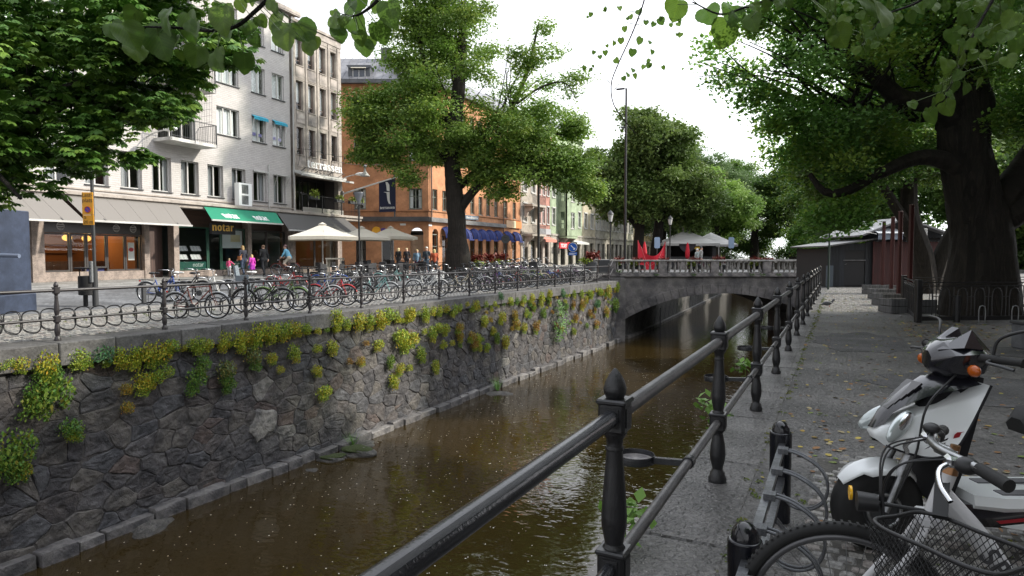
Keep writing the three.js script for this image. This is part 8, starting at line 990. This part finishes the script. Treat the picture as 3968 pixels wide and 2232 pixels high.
  for (const z of [1, -1]) { const hb = mesh('grip', [rod([0.4, 1.04, z * 0.12], [0.44, 1.045, z * 0.24], 0.024, 0.022, 10), rod([0.435, 1.045, z * 0.23], [0.465, 1.05, z * 0.36], 0.019, 0.019, 12), rod([0.464, 1.05, z * 0.355], [0.467, 1.05, z * 0.368], 0.023, 0.023, 12)], M.rubber, s); mesh('brake_lever', tube([[0.41, 1.04, z * 0.22], [0.37, 1.035, z * 0.26], [0.38, 1.03, z * 0.33], [0.4, 1.02, z * 0.39]], 0.008, 14, 6), M.metalDark, hb); const ind = mesh('indicator', ball(0.037, 0.35, 0.985, z * 0.2, 14, 10, 0.6, 0.8, 1.1), lens, s); mesh('stalk', rod([0.36, 1.0, z * 0.1], [0.352, 0.987, z * 0.19], 0.012), M.black, ind); mesh('mirror_arm', tube([[0.44, 1.06, z * 0.2], [0.45, 1.14, z * 0.22], [0.5, 1.19, z * 0.3], [0.52, 1.2, z * 0.42]], 0.008, 14, 6), M.black, hb); }
  mesh('steering_column', rod([0.2, 0.7, 0], [0.4, 0.98, 0], 0.05, 0.06, 12), gp, s);
  // floor, side skirt, body, seat
  mesh('floor_board', loft([[0.4, [[0.35, 0.16], [0.3, 0.17], [0.27, 0.15]]], [0.55, [[0.335, 0.17], [0.29, 0.185], [0.25, 0.16]]], [0.9, [[0.33, 0.17], [0.285, 0.185], [0.25, 0.16]]], [1.02, [[0.37, 0.15], [0.3, 0.17], [0.27, 0.15]]]]), wp, s); for (const z of [0.09, -0.09]) mesh('foot_mat', cbox(0.3, 0.008, 0.07, 0.003, 0.72, 0.337, z), std([0.09, 0.09, 0.095], 0.7), s);
  mesh('side_skirt', loft([[0.36, [[0.3, 0.15], [0.24, 0.17], [0.18, 0.13]]], [0.8, [[0.28, 0.175], [0.22, 0.182], [0.16, 0.14]]], [1.3, [[0.36, 0.16], [0.28, 0.17], [0.2, 0.13]]]]), bp, s); for (const z of [1, -1]) { mesh('red_stripe', ext([[0.5, 0.225], [0.95, 0.275], [0.95, 0.255], [0.52, 0.212]], 0.003).translate(0, 0, z * 0.181), rp, s); mesh('skirt_panel', ext([[0.52, 0.2], [0.98, 0.25], [1.0, 0.2], [0.7, 0.17]], 0.004).translate(0, 0, z * 0.184), wp, s); } mesh('lettering', tr(text('atm', 0.05, 0.002), 0.82, 0.2, 0.189, 0, 0, 0.1), M.black, s);
  mesh('seat_body', loft([[0.92, [[0.6, 0.08], [0.5, 0.12], [0.3, 0.13], [0.28, 0.1]]], [1.05, [[0.68, 0.11], [0.58, 0.15], [0.36, 0.15], [0.3, 0.1]]], [1.5, [[0.72, 0.12], [0.62, 0.16], [0.48, 0.15], [0.42, 0.1]]], [1.75, [[0.75, 0.07], [0.7, 0.1], [0.62, 0.09], [0.58, 0.05]]]]), bp, s); mesh('seat', loft([[0.72, [[0.7, 0.03], [0.66, 0.07], [0.63, 0.05]]], [0.78, [[0.75, 0.08], [0.69, 0.12], [0.62, 0.1]]], [1.2, [[0.76, 0.12], [0.72, 0.15], [0.68, 0.13]]], [1.65, [[0.82, 0.1], [0.78, 0.13], [0.74, 0.1]]]]), M.rubber, s); mesh('centre_stand', [rod([0.95, 0.2, 0.12], [1.0, 0.0, 0.16], 0.014), rod([0.95, 0.2, -0.12], [1.0, 0.0, -0.16], 0.014), box(0.5, 0.14, 0.2, 1.1, 0.24, 0)], M.metalDark, s);
  mesh('brake_disc', tr(torus(0.085, 0.012, 24, 5), 0, 0.235, 0.075), M.steel, s); mesh('hose', [tube([[0.33, 0.95, 0.1], [0.15, 0.8, 0.16], [0.12, 0.55, 0.13], [0.04, 0.3, 0.1]], 0.006, 18, 5)], M.black, s);
}
// ---------------------------------------------------------------- white bicycle with the wire basket
{
  const b = thing('bicycle', 'white bicycle with a black wire basket in the lower right corner', 'bicycle', [0.037, 0, -2.388], CY - 19 * deg), R = 0.337, wm = new THREE.MeshPhysicalMaterial({ color: C(0.55, 0.55, 0.56), roughness: 0.35, clearcoat: 0.6, clearcoatRoughness: 0.1 }), tr2 = torus(R - 0.02, 0.021, 64, 10), tread = []; for (let i = 0; i < 90; i++) { const a = i / 90 * 2 * PI; tread.push(box(0.008, 0.006, 0.026, 0, 0, 0).rotateZ(a - PI / 2).translate(Math.cos(a) * (R + 0.0), Math.sin(a) * (R + 0.0), 0)); }
  for (const x of [0, 1.08]) { const w = mesh('wheel', [tr2.clone()], M.rubber, b); w.position.set(x, R, 0); mesh('tread', tread.map((g) => g.clone()), M.rubber, w).userData = { kind: 'stuff' }; mesh('rim', [torus(R - 0.05, 0.014, 60, 6).scale(1, 1, 0.9)], std([0.11, 0.11, 0.115], 0.35, { metal: 0.6 }), w); const sp = []; for (let i = 0; i < 28; i++) { const a = i / 28 * 2 * PI; sp.push(rod([Math.cos(a + (i % 4 < 2 ? 0.5 : -0.5)) * 0.022, Math.sin(a + (i % 4 < 2 ? 0.5 : -0.5)) * 0.022, i % 2 ? 0.03 : -0.03], [Math.cos(a) * (R - 0.05), Math.sin(a) * (R - 0.05), 0], 0.0012, 0.0012, 4, true)); } mesh('spokes', sp, M.steel, w).userData = { kind: 'stuff' }; mesh('hub', rod([0, 0, -0.055], [0, 0, 0.055], 0.018, 0.018, 12), M.chrome, w); }
  mesh('fork', [tube([[0.235, 0.735, 0.03], [0.18, 0.62, 0.055], [0.06, 0.45, 0.055], [0, R, 0.055]], 0.014, 16, 8), tube([[0.235, 0.735, -0.03], [0.18, 0.62, -0.055], [0.06, 0.45, -0.055], [0, R, -0.055]], 0.014, 16, 8), cbox(0.07, 0.04, 0.11, 0.01, 0.235, 0.72, 0)], wm, b);
  mesh('frame', [rod([0.245, 0.74, 0], [0.285, 0.87, 0], 0.024, 0.024, 14), limb([[0.265, 0.8, 0], [0.36, 0.69, 0], [0.47, 0.53, 0], [0.58, 0.36, 0], [0.66, 0.29, 0]], [0.034, 0.033, 0.03, 0.028, 0.028], 24, 14), rod([0.66, 0.29, 0], [0.8, 0.74, 0], 0.018), rod([0.66, 0.29, 0], [1.08, R, 0.06], 0.012), rod([0.66, 0.29, 0], [1.08, R, -0.06], 0.012), rod([0.78, 0.68, 0], [1.08, R, 0.06], 0.01), rod([0.78, 0.68, 0], [1.08, R, -0.06], 0.01)], wm, b);
  const ang = Math.atan2(-0.16, 0.13); mesh('lettering', tr(text('SPEED', 0.055, 0.002), 0, -0.025, 0.0335).rotateZ(ang).translate(0.45, 0.56, 0), std([0.05, 0.05, 0.055], 0.5), b);
  mesh('headset', [rod([0.285, 0.87, 0], [0.292, 0.9, 0], 0.026, 0.022, 14), rod([0.292, 0.9, 0], [0.302, 0.96, 0], 0.014, 0.014, 10)], std([0.3, 0.16, 0.08], 0.3, { metal: 0.8 }), b);
  const h = mesh('handlebar', [rod([0.3, 0.93, 0], [0.25, 0.95, 0.0], 0.02, 0.018, 10), tube([[0.33, 0.94, 0.27], [0.3, 0.95, 0.2], [0.25, 0.955, 0.06], [0.245, 0.955, 0], [0.25, 0.955, -0.06], [0.3, 0.95, -0.2], [0.33, 0.94, -0.27]], 0.013, 30, 10)], M.steel, b); for (const z of [1, -1]) { mesh('grip', rod([0.305, 0.948, z * 0.2], [0.345, 0.935, z * 0.3], 0.018, 0.019, 12), M.rubber, h); mesh('brake_lever', [tube([[0.27, 0.945, z * 0.13], [0.22, 0.925, z * 0.16], [0.21, 0.89, z * 0.21], [0.225, 0.86, z * 0.25]], 0.008, 16, 7), cbox(0.05, 0.035, 0.05, 0.01, 0.265, 0.945, z * 0.13)], M.chrome, h); mesh('shifter', [ball(0.026, 0.285, 0.945, z * 0.17, 12, 8, 1.3, 1, 1.1)], M.black, h); }
  const bl = mesh('bell', [ball(0.026, 0.26, 0.985, -0.1, 14, 8, 1, 0.7, 1)], M.black, h);
  for (const [z, d] of [[0.13, 0.02], [-0.13, -0.02], [0.1, 0.04], [-0.1, 0]]) mesh('cable', tube([[0.25, 0.95, z], [0.13, 0.91, z * 0.6 + d], [0.1, 0.8, d], [0.12, 0.66, d], [0.18, 0.56, d * 1.2]], 0.0032, 24, 5), M.black, b);
  mesh('front_lamp', [tr(new THREE.CylinderGeometry(0.032, 0.028, 0.06, 16).rotateZ(PI / 2), 0.06, 0.75, 0.0), rod([0.09, 0.75, 0], [0.235, 0.74, 0], 0.007)], M.black, b); mesh('reflector', tr(new THREE.CylinderGeometry(0.024, 0.024, 0.008, 16).rotateZ(PI / 2), 0.02, 0.755, -0.06), std([0.75, 0.4, 0.01], 0.25), b);
  mesh('saddle', [ball(0.12, 0.86, 0.95, 0, 16, 10, 1.1, 0.4, 0.8)], M.rubber, b); mesh('seat_post', rod([0.8, 0.72, 0], [0.85, 0.93, 0], 0.014), M.steel, b); mesh('crank', [tr(torus(0.085, 0.006, 30, 5), 0.66, 0.29, 0.05), rod([0.66, 0.29, 0.07], [0.8, 0.2, 0.08], 0.01), rod([0.66, 0.29, -0.07], [0.52, 0.38, -0.08], 0.01)], M.metalDark, b);
  // basket: wire rim and diamond mesh sides
  const X0 = -0.12, X1 = 0.12, Y0 = 0.5, Y1 = 0.785, Z = 0.18, kk = (y) => lerp(0.8, 1, (y - Y0) / (Y1 - Y0)), cxm = (X0 + X1) / 2, q = (x, y, z) => [cxm + (x - cxm) * kk(y), y, z * kk(y)];
  const rim = (y, r) => tube([q(X0, y, -Z + 0.05), q(X0, y, 0), q(X0, y, Z - 0.05), q(X0 + 0.03, y, Z), q(cxm, y, Z), q(X1 - 0.03, y, Z), q(X1, y, Z - 0.05), q(X1, y, 0), q(X1, y, -Z + 0.05), q(X1 - 0.03, y, -Z), q(cxm, y, -Z), q(X0 + 0.03, y, -Z)], r, 64, 7, true), bk = mesh('basket', [rim(Y1, 0.0065), rim(Y0, 0.004)], M.black, b), net = []; bk.position.set(0.235, -0.03, 0.255); bk.rotation.y = 38 * deg;
  const faceNet = (f, w) => { const n = Math.round(w / 0.02); for (let i = -12; i < n; i++) for (const sg of [1, -1]) { const u0 = i * 0.02, pts = []; for (let j = 0; j <= 12; j++) { const u = u0 + (sg > 0 ? j : 12 - j) * 0.02; if (u >= 0 && u <= w) pts.push(f(u / w, Y0 + (Y1 - Y0) * j / 12)); } if (pts.length > 1) net.push(rod(pts[0], pts[pts.length - 1], 0.0014, 0.0014, 4, true)); } };
  faceNet((u, y) => q(X0, y, lerp(-Z, Z, u)), 2 * Z); faceNet((u, y) => q(X1, y, lerp(-Z, Z, u)), 2 * Z); faceNet((u, y) => q(lerp(X0, X1, u), y, Z), X1 - X0); faceNet((u, y) => q(lerp(X0, X1, u), y, -Z), X1 - X0); for (let i = 0; i <= 12; i++) { net.push(rod(q(lerp(X0, X1, i / 12), Y0, -Z), q(lerp(X0, X1, i / 12), Y0, Z), 0.0014, 0.0014, 4, true)); } for (let i = 0; i <= 18; i++) net.push(rod(q(X0, Y0, lerp(-Z, Z, i / 18)), q(X1, Y0, lerp(-Z, Z, i / 18)), 0.0014, 0.0014, 4, true));
  mesh('wire_mesh', net, M.black, bk).userData = { kind: 'stuff' }; mesh('basket_bracket', [bar([0.24, 0.76, 0.1], [0.27, 0.85, 0], 0.04, 0.02)], M.black, b);
}
// ---------------------------------------------------------------- small loose things
reseed(909);
function scatter(name, label, cat, geo, mat, list, cols) { const im = new THREE.InstancedMesh(geo, mat, list.length), o = new THREE.Object3D(); list.forEach(([x, y, z, s, tx = 0, tz = 0, sy = 1], i) => { o.position.set(x, y, z); o.rotation.set(tx, rr(0, 6.283), tz); o.scale.set(s, s * sy, s); o.updateMatrix(); im.setMatrixAt(i, o.matrix); if (cols) { const c = pick(cols); im.setColorAt(i, C(...c)); } }); im.name = numbered(name); im.castShadow = im.receiveShadow = true; im.userData = { label, category: cat, kind: 'stuff' }; scene.add(im); return im; }
{
  const lf = new THREE.BufferGeometry(); { const P = [], I = [], n = 10; P.push(0, 0.004, 0); for (let i = 0; i < n; i++) { const a = i / n * 2 * PI, r = 0.5 * (1 + 0.25 * Math.cos(a)); P.push(Math.cos(a) * r, 0.012 + 0.16 * Math.pow(Math.abs(Math.sin(a)), 2) * r + 0.1 * Math.max(0, Math.cos(a * 2)) * r, Math.sin(a) * r * 0.85); } for (let i = 0; i < n; i++) I.push(0, 1 + (i + 1) % n, 1 + i); lf.setAttribute('position', new THREE.Float32BufferAttribute(P, 3)); lf.setIndex(I); lf.computeVertexNormals(); }
  const L = []; const put = (n, x0, x1, z0, z1, s0 = 0.025, s1 = 0.055) => { for (let i = 0; i < n; i++) { const x = rr(x0, x1), z = rr(z0, z1); L.push([x, GR(x, z) + 0.004, z, rr(s0, s1), rr(-0.2, 0.2), rr(-0.2, 0.2)]); } };
  put(420, -0.5, 3.4, -9, -1.2); put(800, -0.5, 4.2, -17.5, -5, 0.03, 0.065); put(620, 1.2, 5.5, -18, -14.5, 0.03, 0.07); put(200, 0.7, 2.4, -6, -3.3); put(160, -0.45, 3, -30, -17, 0.04, 0.08);
  scatter('fallen_leaves', 'dry yellow and brown leaves lying on the near path', 'leaves', lf, std([1, 1, 1], 0.75, { side: THREE.DoubleSide }), L, [[0.3, 0.2, 0.04], [0.36, 0.28, 0.06], [0.16, 0.08, 0.03], [0.22, 0.11, 0.04], [0.12, 0.16, 0.03], [0.3, 0.25, 0.14]]);
  // darker repair patches in the asphalt
  for (const [x, z, rx, rz, l] of [[1.0, -5.15, 0.42, 0.3, 'dark rough asphalt patch beside the setts under the scooter'], [1.6, -9.2, 1.3, 1.0, 'dark repair patch in the middle of the near path'], [0.4, -13.4, 0.8, 1.6, 'long dark repair patch along the path near the railing'], [2.9, -13.0, 1.2, 0.7, 'dark repair patch in front of the iron fence']]) { const pts = []; for (let i = 0; i < 22; i++) { const a = i / 22 * 2 * PI, k = rr(0.82, 1.1); pts.push([Math.cos(a) * rx * k, Math.sin(a) * rz * k]); } const m = tag(mesh('asphalt_patch', uvm(ext(pts, 0.012).rotateX(-PI / 2)), M.asphalt2), l, 'asphalt patch'); m.position.set(x, -0.006, z); }
  // gravel and crumbs on the asphalt
  const gr = uvm(new THREE.IcosahedronGeometry(1, 0)), G = []; for (let i = 0; i < 5200; i++) { const z = -0.9 - Math.pow(rnd(), 1.4) * 13, x = rr(-0.92, 3.6); G.push([x, 0.001, z, rr(0.002, 0.0065)]); } scatter('gravel', 'loose grit scattered over the near path', 'gravel', gr, std([1, 1, 1], 0.8), G, [[0.2, 0.19, 0.18], [0.28, 0.27, 0.25], [0.13, 0.12, 0.11], [0.36, 0.35, 0.33]]);
  // moss and grass along the slab joint and between setts
  const moss = bushGeo(26, 0.5, 0.3, 0.35), Ms = []; for (let i = 0; i < 330; i++) { const z = -3 - Math.pow(rnd(), 0.8) * 25; Ms.push([-0.49 + (rnd() + rnd() - 1) * 0.07, 0.0, z, rr(0.02, 0.06)]); } for (let i = 0; i < 260; i++) { const z = rr(-4.6, -1.5), x = rr(-0.1, 3.2); Ms.push([x, -0.006, z, rr(0.012, 0.03)]); } for (let i = 0; i < 60; i++) Ms.push([rr(-0.45, 2.5), 0, rr(-4.9, -4.3), rr(0.02, 0.06)]); for (let i = 0; i < 120; i++) Ms.push([-0.3 + rr(-0.6, 1.2), 0.0, rr(-33, -19), rr(0.03, 0.08)]);
  scatter('moss', 'moss and tiny weeds in the paving joints of the near path', 'moss', moss, whiteLeaf(0.2, 0.9), Ms, [[0.09, 0.13, 0.025], [0.12, 0.16, 0.03], [0.16, 0.17, 0.03]]);
  const Mq = []; for (let i = 0; i < 200; i++) { const z = rr(-41, -4); Mq.push([-13.95 + rr(-0.05, 0.08), -0.08, z, rr(0.02, 0.07)]); } for (let i = 0; i < 60; i++) Mq.push([-17 + rr(-1.6, 1.2), GL(-17, -10), rr(-13, -6.5), rr(0.03, 0.1)]); scatter('moss', 'moss and weeds along the far coping and quay setts', 'moss', moss, whiteLeaf(0.2, 0.9), Mq, [[0.1, 0.15, 0.03], [0.16, 0.18, 0.04]]);
  // foam flecks drifting on the water
  const fo = new THREE.CylinderGeometry(1, 1, 0.25, 8), F = []; for (let i = 0; i < 1700; i++) { const z = -2.6 - Math.pow(rnd(), 1.25) * 34, x = rr(-12.6, -3.0); F.push([x, -4.097, z, rr(0.005, 0.016), 0, 0, 0.4]); } scatter('foam_flecks', 'small white foam flecks drifting on the brown water', 'foam', fo, std([0.55, 0.54, 0.5], 0.6), F);
  // weeds growing from the near wall through the railing
  const wl = bushGeo(34, 0.16, 0.08, 1), wm = leafMat(0.16, 0.3, 0.05, 0.4); [[-0.98, -3.35, 0.0, 'beside the nearest post'], [-1.0, -6.0, 0.05, 'at the second pot ring'], [-1.0, -8.3, 0.05, 'at the third pot ring'], [-1.0, -6.6, -0.25, 'hanging below the second pot ring']].forEach(([x, z, y, l], i) => { const t = thing('weed', 'bright green weed on the quay edge ' + l, 'weed', [x, y, z], i); const m = mesh('leaves', wl, wm, t); m.position.y = 0.12; mesh('stem', tube([[0.05, -0.1, 0], [0, 0.02, 0.01], [-0.02, 0.12, 0]], 0.003, 8, 4), wm, t); });
}
renderer.render(scene, camera);
